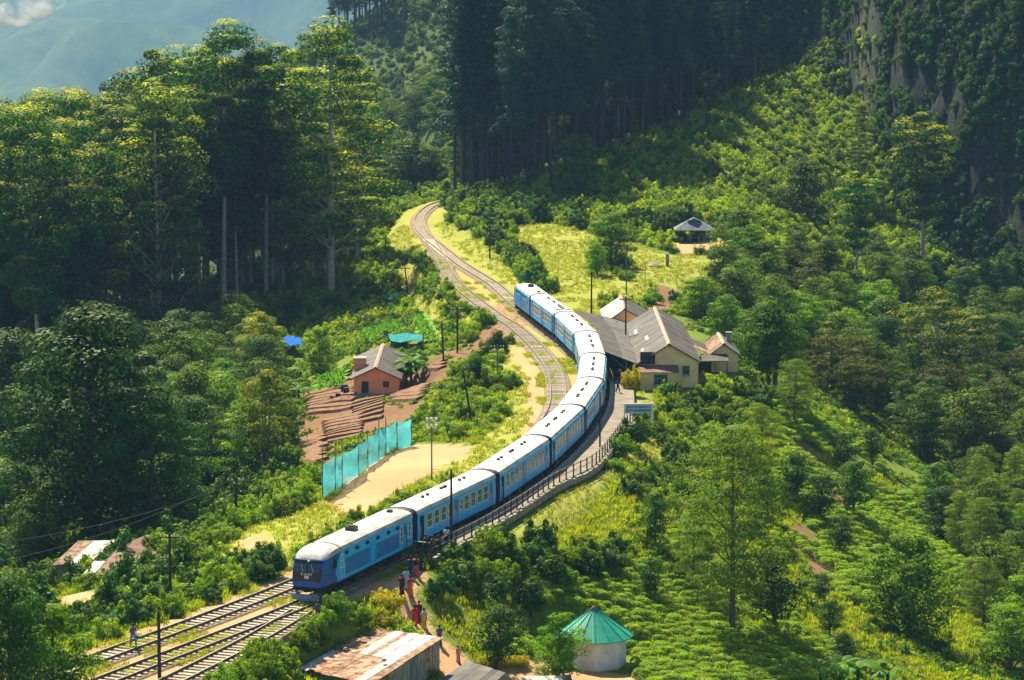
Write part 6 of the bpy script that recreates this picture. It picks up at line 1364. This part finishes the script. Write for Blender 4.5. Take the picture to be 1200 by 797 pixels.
ja, ia, wx, wy, ar = (q[k] for q in (ja, ia, wx, wy, ar)); cnt = nr.poisson(ar*.75); ja, ia, wx, wy = (np.repeat(q, cnt) for q in (ja, ia, wx, wy)); x = GX[ia]+wx*nr.rand(len(ia)); y = GY[ja]+wy*nr.rand(len(ia)); z = hgt(x, y)
k = (samp(rk, x, y) < .45+.6*nr.rand(len(x))) & (vnoise(x+.5*z, z*.4, 6, 77) > -.9); x, y, z = x[k], y[k], z[k]
gn_scatter('mountain_scrub', B_DARK, np.stack([x, y-.3, z-.35], 1), .38+.6*NR(5).rand(len(x))**1.6, 'dark scrub covering the steep mountain on the right', 'scrub', 31, nk=4)
x, y, z, px, py = grid_pts(60, 290, 480, 1000, 13, 32); k = (samp(mt.reshape(XX.shape), x, y) > .8) & (samp(rk, x, y) < .5); x, y, z = x[k], y[k], z[k]
gn_scatter('mountain_trees', B_TREES, np.stack([x, y, z-1.5], 1), .26+.16*NR(6).rand(len(x)), 'small trees growing in the scrub of the steep mountain', 'trees', 32, nk=3)
x, y, z, px, py = grid_pts(-120, 60, 690, 1300, 3.3, 33); k = (px < 540) & (px > 250); x, y, z = x[k], y[k], z[k]
gn_scatter('far_hill_scrub', B_SCRUB, np.stack([x, y, z-.2], 1), .5+.9*NR(7).rand(len(x))**2, 'low scrub over the hazy hill in the valley gap', 'scrub', 33, nk=4)
# ---- shrubs, one by one
PEND = []
def shrubs(polys, sp, seed, kinds, smin, smax, label, group, bounds=(-60, 60, 180, 640), cat='shrub', name='shrub', **kw):
    x, y, z, px, py = region(polys, sp, seed, bounds, **kw); rr = random.Random(seed)
    for i in range(len(x)):
        if not far_from(x[i], y[i], 1.2): continue
        kd = rr.choice(kinds); s_ = rr.uniform(smin, smax); vis = 0 < px[i] < 1200 and 0 < py[i] < 800
        PEND.append((s_/y[i]*(1.0 if vis else .01), kd, rr.randrange(len(SH[kd])), x[i], y[i], z[i]-.08, rr.uniform(0, 6.28), (s_*rr.uniform(.9, 1.15), s_, s_*rr.uniform(.8, 1.15)), name, {'green': 'green', 'dark': 'dark green', 'bright': 'bright green', 'dry': 'pale dry', 'yellow': 'yellow topped', 'round': 'round'}[kd]+(' large ' if s_ > (smin+smax)/2 else ' small ')+('shrub ' if name == 'shrub' else 'hedge bush ')+where(px[i], py[i]), cat, 'shrubs on the banks' if cat == 'shrub' else group))
    return len(x)
shrubs([[(268,797),(325,742),(375,720),(440,712),(446,730),(400,755),(356,768),(330,797),(300,840),(240,840)]], 2.0, 41, ['bright', 'green', 'bright'], .75, 1.05, 'bright green rounded shrub in the row beside the siding and shack', 'shrubs beside the shack', trk=2.2)
shrubs([[(430,722),(440,706),(474,700),(476,716),(462,732),(440,732)]], 1.5, 42, ['yellow', 'dark'], .95, 1.3, 'yellow topped hedge bush left of the footpath', 'hedge bushes by the footpath', cat='hedge', name='hedge_bush', clay_ok=.8)
shrubs([[(510,690),(540,650),(600,640),(690,636),(730,650),(720,672),(640,690),(560,706),(520,716)]], 2.5, 43, ['dark', 'dark', 'green'], .8, 1.3, 'dark shrub on the bank between platform fence and tea field', 'dark shrubs below the platform')
shrubs([[(700,540),(740,500),(800,490),(870,500),(880,560),(820,600),(760,600),(720,580)]], 2.8, 44, ['green', 'bright', 'dry', 'dark'], .6, 1.2, 'green shrub in the scrub below the station sign', 'shrubs below the station sign')
shrubs([[(770,462),(830,458),(900,455),(900,500),(820,500),(775,485)]], 2.3, 45, ['dark', 'green'], .7, 1.1, 'shrub growing against the front of the station building', 'shrubs in front of the station')
shrubs([[(340,655),(420,610),(520,568),(585,540),(600,520),(606,528),(590,552),(520,584),(430,620),(350,668)]], 1.7, 46, ['bright', 'green'], .45, .75, 'low bright shrub in the line between the clay pitch and the train', 'low shrubs along the far side of the train', trk=2.6)
shrubs([[(86,775),(80,720),(140,712),(230,680),(330,655),(345,672),(240,715),(150,748)]], 2.3, 47, ['green', 'bright', 'dark'], .5, 1.1, 'green shrub on the verge left of the loop track', 'shrubs on the left verge', trk=3)
shrubs([[(60,760),(70,700),(130,690),(180,690),(250,672),(330,640),(300,660),(220,700),(120,740)]], 3.2, 57, ['dark', 'green'], .5, .85, 'tall leafy shrub in front of the brown roofed house', 'tall shrubs by the brown roofed house', trk=4)
shrubs([[(170,640),(240,625),(330,575),(372,555),(378,590),(300,620),(240,650),(200,665)]], 2.4, 48, ['green', 'bright'], .7, 1.2, 'shrub on the grassy edge above the brown roofed house', 'shrubs on the grassy edge')
shrubs([[(490,500),(520,460),(545,425),(575,400),(600,395),(606,440),(590,490),(560,520),(520,520)]], 3.4, 49, ['green', 'bright', 'bright'], .7, 1.2, 'bright shrub on the bank between farmhouse and loop track', 'shrubs on the farm bank', soil_ok=.8)
shrubs([[(520,330),(560,370),(590,400),(540,400),(500,350),(470,300),(490,300)]], 2.6, 50, ['green', 'bright'], .7, 1.2, 'shrub on the slope left of the empty track', 'shrubs left of the empty track', soil_ok=.8)
shrubs([[(512,215),(560,205),(600,240),(590,262),(640,330),(650,345),(618,335),(570,285),(530,265),(520,240)]], 2.6, 51, ['green', 'bright', 'dark'], .8, 1.3, 'shrub on the cutting bank right of the empty track', 'shrubs on the cutting bank', trk=3.4)
shrubs([[(420,215),(510,190),(505,235),(480,245),(450,262),(420,255)]], 3.2, 52, ['bright', 'green'], .9, 1.5, 'sunlit shrub on the bright slope left of the distant track', 'sunlit shrubs by the distant track', trk=4)
shrubs([[(600,238),(640,250),(700,262),(780,262),(850,262),(850,278),(800,272),(760,280),(690,272),(640,262),(600,262)]], 2.8, 53, ['dark', 'green', 'dry'], .9, 1.6, 'shrub at the upper rim of the yellow terraces', 'shrubs above the terraces')
shrubs([[(735,395),(760,350),(800,356),(850,360),(870,400),(846,392),(800,360),(770,350)]], 2.6, 54, ['bright', 'green', 'dark'], .8, 1.4, 'green shrub right behind the station roof', 'shrubs behind the station', soil_ok=1)
shrubs([[(690,300),(720,298),(745,310),(735,330),(700,325)], [(700,350),(720,345),(720,365),(700,368)]], 3.2, 55, ['dry', 'green'], .6, 1.0, 'small tufty shrub on the yellow terrace', 'shrubs on the yellow terrace')
PEND.sort(key=lambda t: -t[0])
for _, kd, v, a, c, e, rz, sc, nm, lb, ct, gr_ in PEND[:285]:
    o = bpy.data.objects.new(nm, SH[kd][v]); COL.objects.link(o); o.location = (a, c, e); o.rotation_euler = (0, 0, rz); o.scale = sc; tag(o, lb, ct, gr_)
for kd in SH:
    q = [t for t in PEND[285:] if t[1] == kd]
    if q: gn_scatter(kd+'_shrubs', bank_(kd+'_shrub_kinds', [bpy.data.objects.new('shrub', me) for me in SH[kd]]), [(t[3], t[4], t[5]) for t in q], [t[7][1] for t in q], 'smaller and farther %s shrubs on the banks along the line' % kd, 'shrubs', len(kd), nk=len(SH[kd]))
for px_, py_, s_, lb in [(556, 455, 1.15, 'round dark bush left of the bend of the empty track, lower of two'), (582, 418, 1.0, 'round dark bush left of the bend of the empty track, upper of two')]:
    p = at(px_, py_); o = bpy.data.objects.new('shrub', SH['round'][0]); COL.objects.link(o); o.location = p; o.scale = (s_*1.5, s_*1.5, s_*1.4); tag(o, lb, 'shrub')
for i, (a, c, s_) in enumerate([(300,796,.8),(312,785,.75),(324,775,.8),(336,765,.8),(348,756,.75),(360,748,.8),(372,740,.75),(384,733,.7),(320,797,.85),(334,786,.8),(348,775,.75),(362,764,.7),(398,726,.65),(376,756,.6)]):
    p = at(a, c); o = bpy.data.objects.new('shrub', SH[['bright', 'green'][i % 2]][i % 3]); COL.objects.link(o); o.location = p; o.scale = (s_*.95, s_*.9, s_); o.rotation_euler = (0, 0, i*1.3); tag(o, ('bright' if i % 2 == 0 else 'mid')+' green rounded bush '+where(a, c), 'shrub', 'bush row between siding and shack')
p = at(745, 466); o = bpy.data.objects.new('shrub', SH['yellow'][0]); COL.objects.link(o); o.location = (13.35, 331.5, .9); o.scale = (1.15, 1.15, 2.3); tag(o, 'rounded bush with bright yellow top at the platform end by the station', 'shrub')
for i in range(9):
    px_ = 567+i*5.6; p = at(px_, 780+(i % 2)); o = bpy.data.objects.new('hedge_bush', SH['yellow'][i % 2]); COL.objects.link(o); o.location = p; o.scale = (.6, .6, .75); tag(o, 'yellow flowering hedge bush at the foot of the lollipop tree', 'hedge', 'yellow hedge below the lollipop tree')
# ---- banana plants
def banana(seed):
    rng = random.Random(seed); root = None; Ls = []
    for k in range(9):
        a = k*2.4+rng.random(); L_ = rng.uniform(1.8, 2.6); up = rng.uniform(.6, 1.2); n_ = 7; V = []; 
        for i in range(n_+1):
            t = i/n_; r_ = L_*t*.8; z = 1.6+up*t*1.6-1.3*t*t*L_*.5; w_ = .30*math.sin(math.pi*min(1, t*.93+.07))**.6
            for s_ in (-1, 0, 1): V.append((r_*math.cos(a)-s_*w_*math.sin(a), r_*math.sin(a)+s_*w_*math.cos(a), z-abs(s_)*.08))
        Ls.append((V, [(i*3+j, i*3+j+1, (i+1)*3+j+1, (i+1)*3+j) for i in range(n_) for j in range(2)], rng.uniform(.25, .8)))
    return Ls
BAN = []
for sd_ in range(2):
    meshes = []
    for V, Fs, t in banana(sd_+5): o = mk('leaf', V, np.array(Fs), M['banana_leaf'], link=False, smooth=True, attrs={'tint': ('FACE', np.full(len(Fs), t))}); meshes.append(o.data); bpy.data.objects.remove(o)
    m = MB(); m.tube([(0, 0, -.3), (.03, 0, .8), (0, 0, 1.75)], [.16, .13, .09], 8); o = m.build('stem', M['banana_leaf'], None, smooth=True); st_ = o.data; bpy.data.objects.remove(o); BAN.append((meshes, st_))
rr = random.Random(3)
BP = [(470, 444), (476, 452), (482, 446), (488, 440), (466, 452), (478, 436)]; BL = [(336, 470), (345, 462), (328, 480), (350, 474), (340, 452), (322, 462), (332, 492)]; BR = [(985, 806), (1005, 812), (1022, 806), (1040, 815), (962, 815)]
for lst, lb, gr_ in ((BP, 'banana plant clustered at the right wall of the farmhouse', 'bananas right of the farmhouse'), (BL, 'banana plant in the thicket left of the brown terraces', 'bananas left of the terraces'), (BR, 'banana plant at the bottom edge right of the tea field', 'bananas at the bottom edge')):
    for a, c in lst:
        p = at(a, c); ms_, st_ = rr.choice(BAN); s_ = rr.uniform(.95, 1.35); root = empty('banana_plant', p, rr.uniform(0, 6)); root.scale = (s_, s_, s_); tag(root, lb, 'banana plant', gr_)
        for me in ms_: o = bpy.data.objects.new('leaf', me); COL.objects.link(o); o.parent = root
        o = bpy.data.objects.new('stem', st_); COL.objects.link(o); o.parent = root
# ---- tea
TEA_P = [[(600,760),(640,690),(720,668),(760,640),(800,620),(850,640),(900,690),(960,730),(1010,800),(1040,900),(560,900),(590,797)], [(860,470),(900,455),(960,490),(1030,540),(1100,610),(1150,690),(1060,720),(980,700),(930,640),(880,560)]]
nr = NR(61); u, v_ = np.meshgrid(np.arange(-10, 170, 1.28), np.arange(-10, 250, 1.12)); ca, sa = math.cos(.5), math.sin(.5)
x = -5+u*ca+v_*sa*0-v_*.25; y = 205+v_*1.0-u*.0; x = x.ravel(); y = y.ravel(); x, y = x+nr.uniform(-.3, .3, x.size)+1.3*vnoise(x, y, 11, 81), y+nr.uniform(-.3, .3, x.size)+1.5*vnoise(x, y, 9, 82)
z = hgt(x, y); px, py = proj(x, y, z); k = np.zeros(x.shape, bool)
for p in TEA_P: k |= inpoly(px, py, p)
k &= ok(x, y, soil_ok=2, dry_ok=2) & (vnoise(x, y, 7, 8) > -.62); x, y, z = x[k], y[k], z[k]
k = (samp(soilm, x, y) < .5) | (vnoise(x, y, 4, 9) > -.1); x, y, z = x[k], y[k], z[k]
od = np.argsort(y); px, py = proj(x, y, z); inv_ = (px > 0) & (px < 1200) & (py < 800); od = [i for i in od if inv_[i]]; first = od[:295]; fs = set(first); rest = [i for i in range(len(x)) if i not in fs]
for i in first:
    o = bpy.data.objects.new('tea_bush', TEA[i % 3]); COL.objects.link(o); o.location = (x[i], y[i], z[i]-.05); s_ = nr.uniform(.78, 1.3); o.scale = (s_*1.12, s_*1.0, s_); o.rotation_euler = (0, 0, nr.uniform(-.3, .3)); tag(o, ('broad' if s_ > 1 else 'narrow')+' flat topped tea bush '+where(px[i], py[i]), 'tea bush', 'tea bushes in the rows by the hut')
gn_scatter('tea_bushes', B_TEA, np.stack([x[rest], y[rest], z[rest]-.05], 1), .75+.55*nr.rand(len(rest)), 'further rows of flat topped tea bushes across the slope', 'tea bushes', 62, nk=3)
# ---- ground cover
x, y, z, px, py = grid_pts(-50, 45, 185, 345, .62, 71); dr = samp(drym, x, y); k = ok(x, y, trk=1.9, dry_ok=.5, clay_ok=.35, soil_ok=.4); kk = k & (vnoise(x, y, 5, 3) > -.75)
gn_scatter('grass', B_GRASS, np.stack([x[kk], y[kk], z[kk]-.03], 1), .7+.6*NR(9).rand(kk.sum()), 'bright green grass on the banks beside the railway', 'grass', 71, nk=3)
x, y, z, px, py = grid_pts(-50, 45, 185, 540, .95, 72); dr = samp(drym, x, y); k = ok(x, y, trk=1.75, clay_ok=.35, soil_ok=.4) & (dr > .4) & (vnoise(x, y, 4, 5) > -.45)
gn_scatter('dry_grass', B_DRY, np.stack([x[k], y[k], z[k]-.03], 1), .7+.6*NR(10).rand(k.sum()), 'yellowing short grass along the tracks and terraces', 'grass', 72, nk=3)
x, y, z, px, py = grid_pts(-60, 95, 185, 560, 1.25, 73); k = ok(x, y, trk=3.2, dry_ok=.35, clay_ok=.25, soil_ok=.4, bld=.4)
lawn = inpoly(px, py, [(530,640),(600,612),(680,585),(735,560),(745,600),(700,640),(620,645),(560,655)]); tea_ = np.zeros(x.shape, bool)
for p in TEA_P: tea_ |= inpoly(px, py, p)
k &= ((x < 60) & (y < 470) | (px > 840)) & ~lawn & ~tea_ & (vnoise(x, y, 6, 13) > -.35); x, y, z = x[k], y[k], z[k]
gn_scatter('undergrowth', B_WEED, np.stack([x, y, z-.08], 1), .6+.75*NR(11).rand(len(x)), 'mixed green undergrowth on the slopes near the line', 'undergrowth', 73, nk=4)
x, y, z, px, py = grid_pts(-150, 100, 440, 700, 1.55, 74); k = ok(x, y, trk=4.2, dry_ok=.35, clay_ok=.25, soil_ok=.4, bld=1.0) & (vnoise(x, y, 9, 14) > -.93) & (samp(mt.reshape(XX.shape), x, y) < .4)
x, y, z = x[k], y[k], z[k]
gn_scatter('hillside_scrub', B_LIT, np.stack([x, y, z-.1], 1), .45+.65*NR(12).rand(len(x)), 'leafy scrub carpeting the bright hillside below the pines', 'scrub', 74, nk=4)
x, y, z, px, py = grid_pts(-150, -10, 230, 480, 3.0, 75); k = ok(x, y, trk=10, dry_ok=.3, clay_ok=.25, soil_ok=.4) & (px < 345); x, y, z = x[k], y[k], z[k]
gn_scatter('valley_scrub', B_SCRUB, np.stack([x, y, z-.1], 1), .6+.6*NR(13).rand(len(x)), 'dark undergrowth filling the valley floor on the left', 'undergrowth', 75, nk=4)
cm_ = MB()
for q in range(7):
    c = Vector(aty(4+q*10, 20-q*3.2+3*math.sin(q*2.1), 1700)); r_ = 11-1.0*abs(q-2)+2*math.sin(q*3)
    cm_.loft([[c+Vector((r_*1.3*math.cos(a)*math.cos(e), r_*math.sin(a)*math.cos(e), r_*.62*math.sin(e))) for a in np.linspace(0, 2*math.pi, 14, endpoint=False)] for e in np.linspace(-1.45, 1.45, 8)])
mc = bpy.data.materials.new('cloud_vapour'); mc.use_nodes = True; n = mc.node_tree.nodes; l = mc.node_tree.links; n.clear(); out = n.new('ShaderNodeOutputMaterial'); pv = n.new('ShaderNodeVolumePrincipled'); pv.inputs['Color'].default_value = (1, 1, 1, 1)
tc = n.new('ShaderNodeTexCoord'); nz = n.new('ShaderNodeTexNoise'); nz.inputs['Scale'].default_value = .07; nz.inputs['Detail'].default_value = 5; l.new(tc.outputs['Object'], nz.inputs['Vector']); mr = n.new('ShaderNodeMapRange'); mr.inputs[1].default_value = .42; mr.inputs[2].default_value = .66; mr.inputs[4].default_value = .16
l.new(nz.outputs['Fac'], mr.inputs[0]); l.new(mr.outputs[0], pv.inputs['Density']); l.new(pv.outputs[0], out.inputs['Volume'])
tag(cm_.build('mist_wisp', mc), 'small white wisp of cloud over the far valley slope', 'cloud', kind='stuff')
x, y, z, px, py = grid_pts(-40, 20, 280, 440, .9, 93); k = (samp(soilm, x, y) > .3) & ok(x, y, trk=3, soil_ok=2) & (vnoise(x, y, 3, 19) > .25); x, y, z = x[k], y[k], z[k]
gn_scatter('terrace_weeds', B_WEED, np.stack([x, y, z-.1], 1), .3+.45*NR(14).rand(len(x)), 'weeds growing between the brown terraces', 'weeds', 94, nk=4)
x, y, z, px, py = grid_pts(-50, 15, 190, 480, .45, 95); dd = np.minimum(np.minimum(pdist(x, y, _t4[0]), pdist(x, y, _t4[1])), pdist(x, y, _t4[2])); k = (dd < 2.3) & ((dd < .6) | (dd > 1.15)) & (vnoise(x, y, 3.5, 23) > .30) & ~inpoly(x, y, pads_in.tolist()); x, y, z = x[k], y[k], z[k]
gn_scatter('track_weeds', B_GRASS, np.stack([x, y, z+.08], 1), .35+.4*NR(16).rand(len(x)), 'grass and weeds growing in the ballast between the rails', 'weeds', 96, nk=3)
nr = NR(91); vx = []
for q in BEDP[6:]:
    q = np.array(q); n_ = int(abs(sum(q[i-1][0]*q[i][1]-q[i][0]*q[i-1][1] for i in range(4)))/2*5)
    f, g = nr.rand(n_, 1), nr.rand(n_, 1); vx.append((q[0]*(1-f)+q[1]*f)*(1-g)+(q[3]*(1-f)+q[2]*f)*g)
vx = np.concatenate(vx); gn_scatter('vegetable_leaves', B_VEG, np.stack([vx[:, 0], vx[:, 1], hgt(vx[:, 0], vx[:, 1])+.22], 1), .5+.5*nr.rand(len(vx)), 'leafy bright green crop growing on the vegetable beds', 'crop', 92, nk=2)
# ---- haze between the near hill and the far slopes
hb_ = MB(); x0_, x1_, y0_, y1_, z0_, z1_ = -3650, 3650, -350, 14100, float(GZ.min())-3, float(max(GZ.max()+45, 130)); hb_.box(((x0_+x1_)/2, (y0_+y1_)/2, (z0_+z1_)/2), (x1_-x0_, y1_-y0_, z1_-z0_))
mh_ = bpy.data.materials.new('haze_air'); mh_.use_nodes = True; n = mh_.node_tree.nodes; n.clear(); out = n.new('ShaderNodeOutputMaterial'); pv = n.new('ShaderNodeVolumePrincipled')
pv.inputs['Color'].default_value = (.27,.57,1,1); pv.inputs['Density'].default_value = .00008; pv.inputs['Anisotropy'].default_value = 0; mh_.node_tree.links.new(pv.outputs[0], out.inputs['Volume'])
tag(hb_.build('haze', mh_), 'thin blue mountain haze filling the air', 'haze', kind='stuff')
